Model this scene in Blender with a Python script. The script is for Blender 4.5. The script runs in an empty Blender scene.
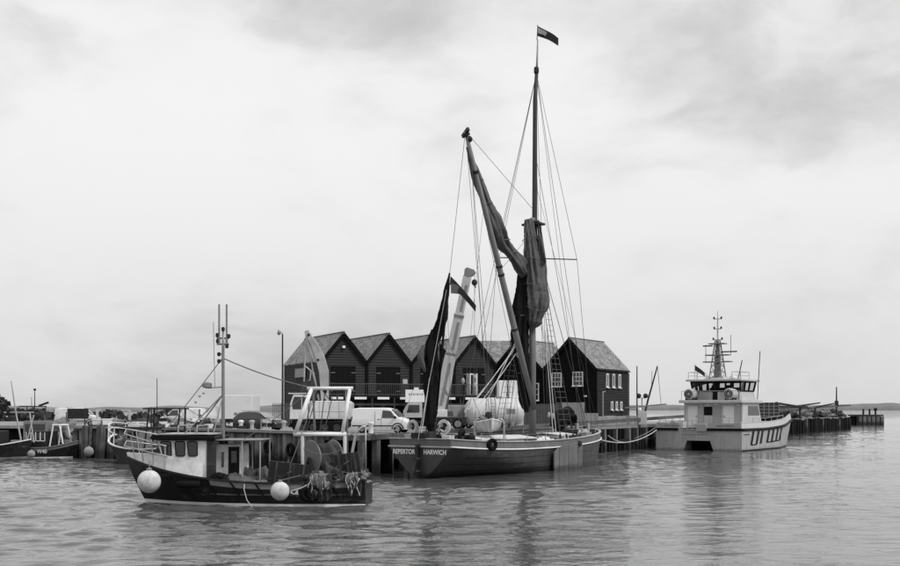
import bpy, math, random
import numpy as np
from mathutils import Vector, Matrix, noise

random.seed(7)
R = math.radians
scene = bpy.context.scene
COL = scene.collection

# ------------------------------------------------------------------ camera
F = 1136.0                 # focal length in pixels of a 900 px wide picture
HOR = 408.5                # picture row of the horizon
CAMH = 4.5
cam = bpy.data.cameras.new('camera')
cam.sensor_width = 36.0
cam.lens = F / 900.0 * 36.0
cam.shift_y = (HOR - 283.0) / 900.0
cam.clip_start = 0.5
cam.clip_end = 30000
cam_ob = bpy.data.objects.new('camera', cam)
COL.objects.link(cam_ob)
cam_ob.location = (0, 0, CAMH)
cam_ob.rotation_euler = (R(90), 0, 0)
scene.camera = cam_ob

# ------------------------------------------------------------------ sky and sun
SUN_EL, SUN_AZ = 48.0, 125.0          # azimuth clockwise from +Y: behind the camera, to the right
world = bpy.data.worlds.new('World')
scene.world = world
world.use_nodes = True
wn, wl = world.node_tree.nodes, world.node_tree.links
wn.clear()
w_out = wn.new('ShaderNodeOutputWorld')
w_bg = wn.new('ShaderNodeBackground')
w_bg.inputs['Strength'].default_value = 0.1
wl.new(w_bg.outputs[0], w_out.inputs['Surface'])
w_sky = wn.new('ShaderNodeTexSky')
w_sky.sky_type = 'NISHITA'
w_sky.sun_disc = False
w_sky.sun_elevation = R(SUN_EL)
w_sky.sun_rotation = R(SUN_AZ)
w_bw = wn.new('ShaderNodeRGBToBW')
wl.new(w_sky.outputs[0], w_bw.inputs[0])
w_tc = wn.new('ShaderNodeTexCoord')
w_sep = wn.new('ShaderNodeSeparateXYZ')
wl.new(w_tc.outputs['Generated'], w_sep.inputs[0])


def wmath(op, a, b=None, clamp=False):
    n = wn.new('ShaderNodeMath')
    n.operation = op
    n.use_clamp = clamp
    for i, v in enumerate((a, b)):
        if v is None:
            continue
        if isinstance(v, (int, float)):
            n.inputs[i].default_value = v
        else:
            wl.new(v, n.inputs[i])
    return n.outputs[0]


w_el = wmath('MAXIMUM', w_sep.outputs['Z'], 0.0)
w_den = wmath('ADD', w_el, 0.30)
w_cmb = wn.new('ShaderNodeCombineXYZ')
wl.new(wmath('DIVIDE', w_sep.outputs['X'], w_den), w_cmb.inputs['X'])
wl.new(wmath('DIVIDE', w_sep.outputs['Y'], w_den), w_cmb.inputs['Y'])


def wnoise(scale, detail, rough, off, dist=0.0, sx=1.0, sy=1.0):
    mp = wn.new('ShaderNodeMapping')
    mp.inputs['Location'].default_value = off
    mp.inputs['Scale'].default_value = (sx, sy, 1)
    wl.new(w_cmb.outputs[0], mp.inputs['Vector'])
    n = wn.new('ShaderNodeTexNoise')
    n.inputs['Scale'].default_value = scale
    n.inputs['Detail'].default_value = detail
    n.inputs['Roughness'].default_value = rough
    n.inputs['Distortion'].default_value = dist
    wl.new(mp.outputs[0], n.inputs['Vector'])
    return n.outputs['Fac']


def wramp(src, a, b):
    m = wn.new('ShaderNodeMapRange')
    m.interpolation_type = 'SMOOTHSTEP'
    m.inputs['From Min'].default_value = a
    m.inputs['From Max'].default_value = b
    wl.new(src, m.inputs['Value'])
    return m.outputs[0]


# clouds: billows on the dome of directions, flattened towards the horizon
w_dm = wn.new('ShaderNodeVectorMath')
w_dm.operation = 'MULTIPLY'
w_dm.inputs[1].default_value = (1.0, 1.0, 2.1)
wl.new(w_tc.outputs['Generated'], w_dm.inputs[0])
n_warp = wn.new('ShaderNodeTexNoise')
n_warp.inputs['Scale'].default_value = 3.0
n_warp.inputs['Detail'].default_value = 4
wl.new(w_dm.outputs[0], n_warp.inputs['Vector'])
w_vm = wn.new('ShaderNodeVectorMath')
w_vm.operation = 'MULTIPLY_ADD'
w_vm.inputs[1].default_value = (0.22, 0.22, 0.22)
wl.new(n_warp.outputs['Color'], w_vm.inputs[0])
wl.new(w_dm.outputs[0], w_vm.inputs[2])
w_cmb = w_vm
OFF = (11.3, 1.7)
n_big = wramp(wnoise(2.1, 3.0, 0.45, (OFF[0], OFF[1], 0.3), 0.0), 0.36, 0.62)
n_mid = wramp(wnoise(5.5, 10.0, 0.52, (0.7, 5.2, 0), 0.0), 0.34, 0.66)
n_fin = wramp(wnoise(15.0, 10.0, 0.58, (1.7, 2.2, 0), 0.0), 0.25, 0.75)
c_val = wmath('ADD', wmath('MULTIPLY', n_big, 2.1), wmath('ADD', wmath('MULTIPLY', n_mid, 1.6), wmath('MULTIPLY', n_fin, 1.0)))
c_val = wmath('ADD', c_val, 4.05)
# thick cloud evens out: the brightest parts level off
w_sm = wn.new('ShaderNodeMath')
w_sm.operation = 'SMOOTH_MIN'
wl.new(c_val, w_sm.inputs[0])
w_sm.inputs[1].default_value = 6.75
w_sm.inputs[2].default_value = 1.6
c_val = w_sm.outputs[0]
# an overcast sky is darker towards the horizon
w_grad = wramp(w_el, -0.08, 0.26)
c_val = wmath('MULTIPLY', c_val, wmath('ADD', wmath('MULTIPLY', w_grad, 0.28), 0.72))
c_all = wmath('ADD', wmath('MULTIPLY', c_val, 0.97), wmath('MULTIPLY', w_bw.outputs[0], 0.06))
wl.new(c_all, w_bg.inputs['Color'])

sun = bpy.data.lights.new('sun', 'SUN')
sun.energy = 1.5
sun.angle = R(14)
sun.color = (1.0, 0.995, 0.985)
sun_ob = bpy.data.objects.new('sun', sun)
COL.objects.link(sun_ob)
sd = Vector((math.sin(R(SUN_AZ)) * math.cos(R(SUN_EL)), math.cos(R(SUN_AZ)) * math.cos(R(SUN_EL)), math.sin(R(SUN_EL))))
sun_ob.rotation_euler = sd.to_track_quat('Z', 'Y').to_euler()
sun_ob.location = sd * 200

scene.view_settings.view_transform = 'Standard'
scene.view_settings.look = 'None'
scene.view_settings.gamma = 1.0
scene.view_settings.exposure = 0.42
scene.view_settings.use_curve_mapping = False


# ------------------------------------------------------------------ helpers
def PX(px, D):
    return (px - 450.0) / F * D


def PZ(py, D):
    return CAMH - (py - HOR) / F * D


def W(px, py, D):
    return Vector((PX(px, D), D, PZ(py, D)))


QUAY = 2.7


class MB:
    def __init__(self):
        self.v, self.f = [], []

    def add(self, vs, fs):
        o = len(self.v)
        self.v += [tuple(p) for p in vs]
        self.f += [tuple(i + o for i in f) for f in fs]
        return self

    def hexa(self, p):
        return self.add(p, [(0, 3, 2, 1), (4, 5, 6, 7), (0, 1, 5, 4), (1, 2, 6, 5), (2, 3, 7, 6), (3, 0, 4, 7)])

    def box(self, x0, x1, y0, y1, z0, z1):
        return self.hexa([(x0, y0, z0), (x1, y0, z0), (x1, y1, z0), (x0, y1, z0),
                          (x0, y0, z1), (x1, y0, z1), (x1, y1, z1), (x0, y1, z1)])

    def bar(self, a, b, w, h=None, up=(0, 0, 1)):
        a, b = Vector(a), Vector(b)
        h = h or w
        d = (b - a).normalized()
        u = Vector(up)
        s = d.cross(u)
        if s.length < 1e-4:
            s = d.cross(Vector((1, 0, 0)))
        s.normalize()
        u = s.cross(d).normalized()
        s *= w / 2
        u *= h / 2
        return self.hexa([a - s - u, a + s - u, a + s + u, a - s + u, b - s - u, b + s - u, b + s + u, b - s + u])

    def tube(self, pts, r, n=8, caps=True, closed=False):
        pts = [Vector(p) for p in pts]
        m = len(pts)
        rr = r if isinstance(r, (list, tuple)) else [r] * m
        vs, fs = [], []
        prev = None
        for i, p in enumerate(pts):
            if closed:
                d = pts[(i + 1) % m] - pts[i - 1]
            else:
                d = pts[min(i + 1, m - 1)] - pts[max(i - 1, 0)]
            d.normalize()
            if prev is None:
                a = d.cross(Vector((0, 0, 1)))
                if a.length < 1e-3:
                    a = d.cross(Vector((1, 0, 0)))
            else:
                a = prev - d * prev.dot(d)
            a.normalize()
            prev = a
            b = d.cross(a)
            for k in range(n):
                t = 2 * math.pi * k / n
                vs.append(p + (a * math.cos(t) + b * math.sin(t)) * rr[i])
        segs = m if closed else m - 1
        for i in range(segs):
            j = (i + 1) % m
            for k in range(n):
                q = (k + 1) % n
                fs.append((i * n + k, i * n + q, j * n + q, j * n + k))
        if caps and not closed:
            fs.append(tuple(reversed(range(n))))
            fs.append(tuple((m - 1) * n + k for k in range(n)))
        return self.add(vs, fs)

    def lathe(self, prof, n=20, c=(0, 0, 0), axis='Z', caps=True):
        vs, fs = [], []
        c = Vector(c)
        for r, z in prof:
            for k in range(n):
                t = 2 * math.pi * k / n
                x, y = r * math.cos(t), r * math.sin(t)
                p = {'Z': (x, y, z), 'X': (z, x, y), 'Y': (y, z, x)}[axis]
                vs.append(c + Vector(p))
        for i in range(len(prof) - 1):
            for k in range(n):
                q = (k + 1) % n
                fs.append((i * n + k, i * n + q, (i + 1) * n + q, (i + 1) * n + k))
        if caps:
            fs.append(tuple(reversed(range(n))))
            fs.append(tuple((len(prof) - 1) * n + k for k in range(n)))
        return self.add(vs, fs)

    def ball(self, c, r, n=16, m=10, sq=(1, 1, 1), lump=0.0):
        if lump:
            n, m = 40, 24
        vs, fs = [], []
        c = Vector(c)
        for i in range(m + 1):
            a = math.pi * i / m
            for k in range(n):
                t = 2 * math.pi * k / n
                d = Vector((math.sin(a) * math.cos(t), math.sin(a) * math.sin(t), math.cos(a)))
                s = 1 + (lump * (noise.noise(d * 2.3 + c) + 0.45 * noise.noise(d * 5.5 + c) + 0.3 * noise.noise(d * 12 + c)) if lump else 0)
                vs.append(c + Vector((d.x * sq[0], d.y * sq[1], d.z * sq[2])) * r * s)
        for i in range(m):
            for k in range(n):
                q = (k + 1) % n
                fs.append((i * n + k, (i + 1) * n + k, (i + 1) * n + q, i * n + q))
        return self.add(vs, fs)

    def prism(self, pts, off):
        """flat outline (3-D points) given thickness by the vector off"""
        pts = [Vector(p) for p in pts]
        off = Vector(off)
        n = len(pts)
        fs = [tuple(range(n)), tuple(reversed(range(n, 2 * n)))]
        for i in range(n):
            j = (i + 1) % n
            fs.append((i, i + n, j + n, j))
        return self.add(pts + [p + off for p in pts], fs)

    def quad(self, *p):
        return self.add(p, [tuple(range(len(p)))])

    def loft(self, secs, closed=False, caps=False):
        n = len(secs[0])
        vs = [p for s in secs for p in s]
        fs = []
        for i in range(len(secs) - 1):
            for k in range(n if closed else n - 1):
                q = (k + 1) % n
                fs.append((i * n + k, i * n + q, (i + 1) * n + q, (i + 1) * n + k))
        if caps:
            fs.append(tuple(reversed(range(n))))
            fs.append(tuple((len(secs) - 1) * n + k for k in range(n)))
        return self.add(vs, fs)

    def mesh(self, name, mat, smooth=False):
        me = bpy.data.meshes.new(name)
        me.from_pydata([tuple(p) for p in self.v], [], self.f)
        me.materials.append(M[mat] if isinstance(mat, str) else mat)
        if smooth:
            me.polygons.foreach_set('use_smooth', [True] * len(me.polygons))
        me.update()
        return me

    def build(self, name, mat, parent=None, smooth=False, bevel=0.0, seg=2, autosmooth=None):
        o = bpy.data.objects.new(name, self.mesh(name, mat, smooth))
        COL.objects.link(o)
        if parent is not None:
            o.parent = parent
        if bevel:
            b = o.modifiers.new('bevel', 'BEVEL')
            b.width = bevel
            b.segments = seg
            b.limit_method = 'ANGLE'
            b.angle_limit = R(35)
        if autosmooth:
            sharp(o, autosmooth)
        return o


def sharp(o, ang):
    """smooth shading with edges sharper than ang kept hard"""
    me = o.data
    me.polygons.foreach_set('use_smooth', [True] * len(me.polygons))
    if hasattr(me, 'set_sharp_from_angle'):
        me.set_sharp_from_angle(angle=R(ang))


def thing(name, label, cat, loc=(0, 0, 0), rz=0.0, group=None):
    o = bpy.data.objects.new(name, None)
    COL.objects.link(o)
    o.location = loc
    o.rotation_euler = (0, 0, rz)
    o.empty_display_size = 0.3
    tag(o, label, cat, group)
    return o


def tag(o, label, cat, group=None):
    o['label'] = label
    o['category'] = cat
    if group:
        o['group'] = group
    return o


def struct(o, kind='structure'):
    o['kind'] = kind
    return o


def place(o, loc, rz=0.0):
    o.location = loc
    o.rotation_euler = (0, 0, rz)
    return o


def copy_part(src, parent, loc=None, rot=None):
    c = src.copy()
    COL.objects.link(c)
    c.parent = parent
    if loc is not None:
        c.location = loc
    if rot is not None:
        c.rotation_euler = rot
    return c


def copy_tree(o, parent=None):
    c = o.copy()
    COL.objects.link(c)
    c.parent = parent
    for ch in list(o.children):
        copy_tree(ch, c)
    return c


def to_local(root, p):
    m = Matrix.Translation(root.location) @ root.rotation_euler.to_matrix().to_4x4()
    return m.inverted() @ Vector(p)


def lettering(text, size, mat, parent, loc, rot, depth=0.004, bold=0.0, name='lettering', width=None):
    cu = bpy.data.curves.new(name, 'FONT')
    cu.body = text
    cu.size = size
    cu.extrude = depth
    cu.offset = bold
    cu.align_x = 'CENTER'
    cu.align_y = 'CENTER'
    t = bpy.data.objects.new(name, cu)
    COL.objects.link(t)
    bpy.context.view_layer.update()
    me = bpy.data.meshes.new_from_object(t.evaluated_get(bpy.context.evaluated_depsgraph_get()))
    bpy.data.objects.remove(t)
    bpy.data.curves.remove(cu)
    me.materials.clear()
    me.materials.append(M[mat])
    if width:
        xs = [v.co.x for v in me.vertices]
        k = width / (max(xs) - min(xs))
        for v in me.vertices:
            v.co.x *= k
    o = bpy.data.objects.new(name, me)
    COL.objects.link(o)
    o.parent = parent
    o.location = loc
    o.rotation_euler = rot
    return o


# ------------------------------------------------------------------ materials (the photograph is black and white: all neutral greys)
M = {}


def mat(name, v, var=0.25, scale=3.0, rough=0.6, streak=0.0, bump=0.15, bscale=None, metal=0.0, rand=0.0, spec=0.18, dirt=0.0, stretch=(1, 1, 1), tide=None, scuff=0.0):
    m = bpy.data.materials.new(name)
    m.use_nodes = True
    nt = m.node_tree
    nd, ln = nt.nodes, nt.links
    bs = nd['Principled BSDF']
    tc = nd.new('ShaderNodeTexCoord')
    mp = nd.new('ShaderNodeMapping')
    mp.inputs['Scale'].default_value = stretch
    ln.new(tc.outputs['Object'], mp.inputs['Vector'])

    def mth(op, a, b=None, clamp=False):
        n = nd.new('ShaderNodeMath')
        n.operation = op
        n.use_clamp = clamp
        for i, x in enumerate((a, b)):
            if x is None:
                continue
            if isinstance(x, (int, float)):
                n.inputs[i].default_value = x
            else:
                ln.new(x, n.inputs[i])
        return n.outputs[0]

    def nz(sc, det=6, rg=0.6, st=None):
        n = nd.new('ShaderNodeTexNoise')
        n.inputs['Scale'].default_value = sc
        n.inputs['Detail'].default_value = det
        n.inputs['Roughness'].default_value = rg
        if st:
            m2 = nd.new('ShaderNodeMapping')
            m2.inputs['Scale'].default_value = st
            ln.new(tc.outputs['Object'], m2.inputs['Vector'])
            ln.new(m2.outputs[0], n.inputs['Vector'])
        else:
            ln.new(mp.outputs[0], n.inputs['Vector'])
        return n.outputs['Fac']

    a = nz(scale)
    b = nz(scale * 6.5, 4)
    f = mth('ADD', mth('MULTIPLY', mth('SUBTRACT', a, 0.5), 3.2 * var), mth('MULTIPLY', mth('SUBTRACT', b, 0.5), 1.6 * var))
    if streak:
        s = nz(1.0, 5, 0.6, (5.0, 5.0, 0.35))
        f = mth('ADD', f, mth('MULTIPLY', mth('SUBTRACT', s, 0.5), 4 * streak))
    if rand:
        oi = nd.new('ShaderNodeObjectInfo')
        f = mth('ADD', f, mth('MULTIPLY', mth('SUBTRACT', oi.outputs['Random'], 0.5), 2 * rand))
    fac = mth('MAXIMUM', mth('ADD', f, 1.0), 0.12)
    val = mth('MULTIPLY', fac, v)
    if dirt:
        d = nz(scale * 0.55, 8, 0.7)
        mr = nd.new('ShaderNodeMapRange')
        mr.inputs['From Min'].default_value = 0.5
        mr.inputs['From Max'].default_value = 0.72
        ln.new(d, mr.inputs['Value'])
        k = mth('SUBTRACT', 1.0, mth('MULTIPLY', mr.outputs[0], dirt))
        val = mth('MULTIPLY', val, k)
    if scuff:
        # rubbed, salted and rust-run patches drawn out along the hull and downwards
        sc1 = nz(1.0, 7, 0.7, (0.9, 0.9, 3.2))
        sc2 = nz(1.0, 6, 0.65, (7.0, 7.0, 0.6))
        for src_, lo_, hi_, k_ in ((sc1, 0.56, 0.74, 1.0), (sc2, 0.60, 0.76, 0.8)):
            ms = nd.new('ShaderNodeMapRange')
            ms.inputs['From Min'].default_value = lo_
            ms.inputs['From Max'].default_value = hi_
            ln.new(src_, ms.inputs['Value'])
            val = mth('ADD', val, mth('MULTIPLY', ms.outputs[0], scuff * k_))
    if tide:
        # weed and wet staining below the tide line (object z, metres above the water)
        sp = nd.new('ShaderNodeSeparateXYZ')
        ln.new(tc.outputs['Object'], sp.inputs[0])
        zn = mth('ADD', sp.outputs['Z'], mth('MULTIPLY', mth('SUBTRACT', nz(2.2, 6, 0.65), 0.5), 1.6 * tide[1]))
        mt = nd.new('ShaderNodeMapRange')
        mt.interpolation_type = 'SMOOTHSTEP'
        mt.inputs['From Min'].default_value = tide[0] - tide[1] * 0.5
        mt.inputs['From Max'].default_value = tide[0] + tide[1] * 0.5
        mt.inputs['To Min'].default_value = tide[2]
        ln.new(zn, mt.inputs['Value'])
        val = mth('MULTIPLY', val, mt.outputs[0])
    val = mth('MINIMUM', val, 0.85)
    ln.new(val, bs.inputs['Base Color'])
    rv = mth('ADD', mth('MULTIPLY', mth('SUBTRACT', b, 0.5), 0.3), rough, True)
    ln.new(rv, bs.inputs['Roughness'])
    bs.inputs['Metallic'].default_value = metal
    bs.inputs['Specular IOR Level'].default_value = spec
    if bump:
        bp = nd.new('ShaderNodeBump')
        bp.inputs['Strength'].default_value = min(1.0, bump)
        bp.inputs['Distance'].default_value = 0.03
        ln.new(nz(bscale or scale * 4, 6), bp.inputs['Height'])
        ln.new(bp.outputs[0], bs.inputs['Normal'])
    M[name] = m
    return m


mat('white_paint', 0.8, 0.10, 1.2, 0.45, streak=0.05, bump=0.05, dirt=0.25, spec=0.4)
mat('dirty_white', 0.68, 0.18, 1.4, 0.5, streak=0.12, bump=0.1, dirt=0.45, spec=0.4)
mat('clean_white', 0.78, 0.04, 1.0, 0.35, bump=0.02, spec=0.4)
mat('van_white', 0.76, 0.05, 0.8, 0.25, bump=0.0, dirt=0.08, spec=0.4)
mat('grey_paint', 0.22, 0.15, 1.5, 0.5, streak=0.08, bump=0.08, dirt=0.3)
mat('light_grey', 0.46, 0.14, 1.5, 0.5, streak=0.06, bump=0.06, dirt=0.3)
mat('hull_black', 0.012, 0.5, 1.5, 0.38, streak=0.25, bump=0.15, dirt=0.3, spec=0.3, scuff=0.07)
mat('hull_dark', 0.022, 0.4, 1.5, 0.42, streak=0.25, bump=0.15, dirt=0.3, scuff=0.08)
mat('black', 0.006, 0.3, 2, 0.5, bump=0.05, spec=0.12)
mat('rubber', 0.01, 0.3, 4, 0.8, bump=0.2, spec=0.05)
mat('dark_metal', 0.035, 0.3, 3, 0.5, metal=0.3, bump=0.1)
mat('grey_metal', 0.25, 0.2, 3, 0.45, metal=0.5, bump=0.05)
mat('rail_paint', 0.11, 0.2, 3, 0.5, bump=0.0)
mat('topmast_wood', 0.055, 0.3, 1.5, 0.5, bump=0.15, stretch=(1, 1, 0.4))
mat('galv', 0.42, 0.12, 4, 0.4, metal=0.4, bump=0.05, spec=0.4)
mat('rust', 0.05, 0.5, 2.5, 0.8, streak=0.25, bump=0.3, dirt=0.4, scuff=0.08)
mat('glass', 0.02, 0.1, 1, 0.06, bump=0.0, spec=0.8)
mat('board_grey', 0.036, 0.14, 1.2, 0.75, bump=0.15, bscale=20, stretch=(0.25, 0.25, 3), rand=0.06)
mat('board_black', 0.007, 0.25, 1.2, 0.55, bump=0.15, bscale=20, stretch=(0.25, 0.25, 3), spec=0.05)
mat('board_lit_side', 0.032, 0.30, 1.1, 0.7, bump=0.2, bscale=20, stretch=(0.25, 0.25, 4), dirt=0.3, spec=0.1)  # black boards coloured paler as if lit from the right, with mottled dirt
mat('board_dark', 0.01, 0.3, 1.2, 0.7, bump=0.1, stretch=(0.25, 0.25, 3), spec=0.05)
mat('wood_spar', 0.20, 0.22, 1.5, 0.5, bump=0.15, stretch=(1, 1, 0.4))
mat('wood_pale', 0.36, 0.25, 1.5, 0.65, bump=0.2, streak=0.1)
mat('wood_dark', 0.04, 0.35, 2, 0.7, bump=0.3, streak=0.15, scuff=0.05)
mat('deck_wood', 0.22, 0.25, 1.5, 0.7, bump=0.2, stretch=(0.3, 3, 1), dirt=0.35)
mat('pile', 0.12, 0.45, 1.6, 0.85, streak=0.6, bump=0.5, rand=0.35, dirt=0.5, tide=(1.15, 1.0, 0.16))
mat('pile_dark', 0.022, 0.4, 1.6, 0.8, streak=0.3, bump=0.5, rand=0.4, dirt=0.4, spec=0.05)
mat('pile_pale', 0.13, 0.3, 1.6, 0.85, streak=0.35, bump=0.5, rand=0.25, dirt=0.5, tide=(0.9, 0.9, 0.3))
mat('concrete', 0.27, 0.22, 0.9, 0.85, streak=0.12, bump=0.3, dirt=0.3)
mat('concrete_dark', 0.10, 0.35, 0.9, 0.85, streak=0.25, bump=0.4, dirt=0.4, tide=(1.0,0.8,0.3))
mat('shade_black', 0.005, 0.3, 1, 0.9, bump=0.0, spec=0.05)  # near-black colour standing in for shade under decks and in the tunnel
mat('sail', 0.12, 0.30, 1.2, 0.85, bump=0.35, bscale=9, dirt=0.25)
mat('sail_dark', 0.014, 0.30, 1.2, 0.85, bump=0.35, bscale=9, spec=0.05)
mat('rope', 0.16, 0.2, 5, 0.9, bump=0.2)
mat('rope_pale', 0.50, 0.2, 5, 0.9, bump=0.2)
mat('wire', 0.075, 0.1, 3, 0.5, bump=0.0)
mat('net', 0.07, 0.45, 6, 0.95, bump=1.0, bscale=30, dirt=0.4)
mat('net_pale', 0.24, 0.4, 6, 0.95, bump=1.0, bscale=30, dirt=0.3)
mat('tarp', 0.10, 0.3, 2, 0.6, bump=0.4, bscale=6)
mat('buoy', 0.62, 0.22, 1.6, 0.55, streak=0.12, bump=0.08, dirt=0.6, spec=0.3)
mat('buoy_grey', 0.30, 0.22, 1.6, 0.6, streak=0.12, bump=0.08, dirt=0.6)
mat('flag', 0.14, 0.2, 2, 0.8, bump=0.1)
mat('flag_pale', 0.34, 0.2, 2, 0.8, bump=0.1)
mat('flag_dark', 0.03, 0.2, 2, 0.8, bump=0.1)
mat('tank', 0.58, 0.10, 0.9, 0.45, streak=0.08, bump=0.03, dirt=0.2, spec=0.4)
mat('barge_side', 0.045, 0.25, 0.9, 0.42, streak=0.30, bump=0.15, dirt=0.3, spec=0.4, tide=(0.3, 0.35, 0.35), scuff=0.09)
mat('barge_stern', 0.05, 0.18, 0.8, 0.42, streak=0.08, bump=0.08, dirt=0.2, spec=0.4, tide=(0.3, 0.4, 0.4), scuff=0.03)
mat('barge_bulwark', 0.14, 0.2, 1.2, 0.5, streak=0.12, bump=0.1, dirt=0.25)
mat('leeboard', 0.15, 0.22, 0.8, 0.55, streak=0.30, bump=0.2, rand=0.10, dirt=0.3, tide=(0.35, 0.4, 0.4))
mat('crew_hull', 0.37, 0.16, 0.7, 0.42, streak=0.18, bump=0.03, dirt=0.15, spec=0.4, tide=(0.25, 0.3, 0.55))
mat('crew_white', 0.52, 0.12, 0.8, 0.4, streak=0.12, bump=0.02, dirt=0.15, spec=0.4)
mat('crew_grey', 0.36, 0.1, 0.8, 0.45, bump=0.02, dirt=0.2)
mat('car_dark', 0.03, 0.1, 1, 0.22, bump=0.0, spec=0.7)
mat('car_silver', 0.36, 0.08, 1, 0.3, metal=0.4, bump=0.0)
mat('crew_window', 0.16, 0.2, 0.6, 0.08, bump=0.0, spec=0.8)
mat('lamp_white', 0.8, 0.02, 1, 0.4, bump=0.0)
mat('hoarding', 0.30, 0.16, 1.0, 0.75, streak=0.10, bump=0.12, dirt=0.2)
mat('hoarding_dark', 0.08, 0.25, 1.0, 0.75, streak=0.18, bump=0.15, dirt=0.2)
mat('bag', 0.42, 0.2, 1.5, 0.85, bump=0.4, dirt=0.3)
mat('far_tree', 0.05, 0.4, 0.03, 0.9, bump=0.0)
mat('far_land', 0.20, 0.25, 0.01, 0.9, bump=0.0)  # pale tone puts the distance haze into the colour
mat('far_wall', 0.40, 0.1, 0.2, 0.8, bump=0.0)
mat('excavator', 0.7, 0.12, 1.0, 0.4, streak=0.08, bump=0.04, dirt=0.35, spec=0.4)
mat('excavator_arm', 0.42, 0.22, 1.0, 0.45, streak=0.10, bump=0.08, dirt=0.4)
mat('person_dark', 0.03, 0.3, 4, 0.9, bump=0.1)


def roof_material(name, v):
    m = bpy.data.materials.new(name)
    m.use_nodes = True
    nd, ln = m.node_tree.nodes, m.node_tree.links
    bs = nd['Principled BSDF']
    tc = nd.new('ShaderNodeTexCoord')
    uv = tc.outputs['UV']
    br = nd.new('ShaderNodeTexBrick')
    br.inputs['Scale'].default_value = 1.0
    br.inputs['Brick Width'].default_value = 0.28
    br.inputs['Row Height'].default_value = 0.2
    br.inputs['Mortar Size'].default_value = 0.008
    br.inputs['Color1'].default_value = (v * 0.6,) * 3 + (1,)
    br.inputs['Color2'].default_value = (v * 1.4,) * 3 + (1,)
    br.inputs['Mortar'].default_value = (v * 0.4,) * 3 + (1,)
    ln.new(uv, br.inputs['Vector'])
    nz = nd.new('ShaderNodeTexNoise')
    nz.inputs['Scale'].default_value = 0.9
    nz.inputs['Detail'].default_value = 8
    ln.new(uv, nz.inputs['Vector'])
    mr = nd.new('ShaderNodeMapRange')
    mr.inputs['From Min'].default_value = 0.3
    mr.inputs['From Max'].default_value = 0.7
    mr.inputs['To Min'].default_value = 0.7
    mr.inputs['To Max'].default_value = 1.25
    ln.new(nz.outputs['Fac'], mr.inputs['Value'])
    mx = nd.new('ShaderNodeVectorMath')
    mx.operation = 'SCALE'
    ln.new(br.outputs['Color'], mx.inputs[0])
    ln.new(mr.outputs[0], mx.inputs['Scale'])
    ln.new(mx.outputs[0], bs.inputs['Base Color'])
    bs.inputs['Roughness'].default_value = 0.75
    bp = nd.new('ShaderNodeBump')
    bp.inputs['Strength'].default_value = 0.6
    bp.inputs['Distance'].default_value = 0.02
    ln.new(br.outputs['Fac'], bp.inputs['Height'])
    bp.invert = True
    ln.new(bp.outputs[0], bs.inputs['Normal'])
    M[name] = m


roof_material('slate', 0.22)


def water_material():
    m = bpy.data.materials.new('water')
    m.use_nodes = True
    nd, ln = m.node_tree.nodes, m.node_tree.links
    bs = nd['Principled BSDF']
    bs.inputs['Base Color'].default_value = (0.085, 0.085, 0.085, 1)
    bs.inputs['Roughness'].default_value = 0.025
    bs.inputs['IOR'].default_value = 1.333
    tc = nd.new('ShaderNodeTexCoord')
    hs = []
    for sc, st, w, ridged in ((0.9, (0.75, 1.25, 1), 0.9, False), (2.1, (0.7, 1.2, 1), 0.14, True), (5.0, (0.8, 1.2, 1), 0.035, True)):
        mp = nd.new('ShaderNodeMapping')
        mp.inputs['Scale'].default_value = st
        mp.inputs['Rotation'].default_value = (0, 0, 0.2 * sc)
        ln.new(tc.outputs['Object'], mp.inputs['Vector'])
        n = nd.new('ShaderNodeTexNoise')
        n.inputs['Scale'].default_value = sc
        n.inputs['Detail'].default_value = 3
        n.inputs['Roughness'].default_value = 0.5
        n.inputs['Distortion'].default_value = 0.4
        ln.new(mp.outputs[0], n.inputs['Vector'])
        src = n.outputs['Fac']
        if ridged:
            s1 = nd.new('ShaderNodeMath')
            s1.operation = 'SUBTRACT'
            s1.inputs[1].default_value = 0.5
            ln.new(src, s1.inputs[0])
            s2 = nd.new('ShaderNodeMath')
            s2.operation = 'ABSOLUTE'
            ln.new(s1.outputs[0], s2.inputs[0])
            s3 = nd.new('ShaderNodeMath')
            s3.operation = 'MULTIPLY'
            s3.inputs[1].default_value = -3.0
            ln.new(s2.outputs[0], s3.inputs[0])
            src = s3.outputs[0]
        k = nd.new('ShaderNodeMath')
        k.operation = 'MULTIPLY'
        k.inputs[1].default_value = w
        ln.new(src, k.inputs[0])
        hs.append(k.outputs[0])
    a2 = nd.new('ShaderNodeMath')
    ln.new(hs[1], a2.inputs[0])
    ln.new(hs[2], a2.inputs[1])
    hs = [hs[0], a2.outputs[0]]
    ad = nd.new('ShaderNodeMath')
    ln.new(hs[0], ad.inputs[0])
    ln.new(hs[1], ad.inputs[1])
    # calmer and more ruffled patches
    pn = nd.new('ShaderNodeTexNoise')
    pn.inputs['Scale'].default_value = 0.07
    pn.inputs['Detail'].default_value = 3
    ln.new(tc.outputs['Object'], pn.inputs['Vector'])
    mr = nd.new('ShaderNodeMapRange')
    mr.inputs['From Min'].default_value = 0.38
    mr.inputs['From Max'].default_value = 0.62
    mr.inputs['To Min'].default_value = 0.35
    mr.inputs['To Max'].default_value = 1.0
    ln.new(pn.outputs['Fac'], mr.inputs['Value'])
    bp = nd.new('ShaderNodeBump')
    bp.inputs['Distance'].default_value = 0.10
    ln.new(mr.outputs[0], bp.inputs['Strength'])
    ln.new(ad.outputs[0], bp.inputs['Height'])
    ln.new(bp.outputs[0], bs.inputs['Normal'])
    M['water'] = m


water_material()


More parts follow.
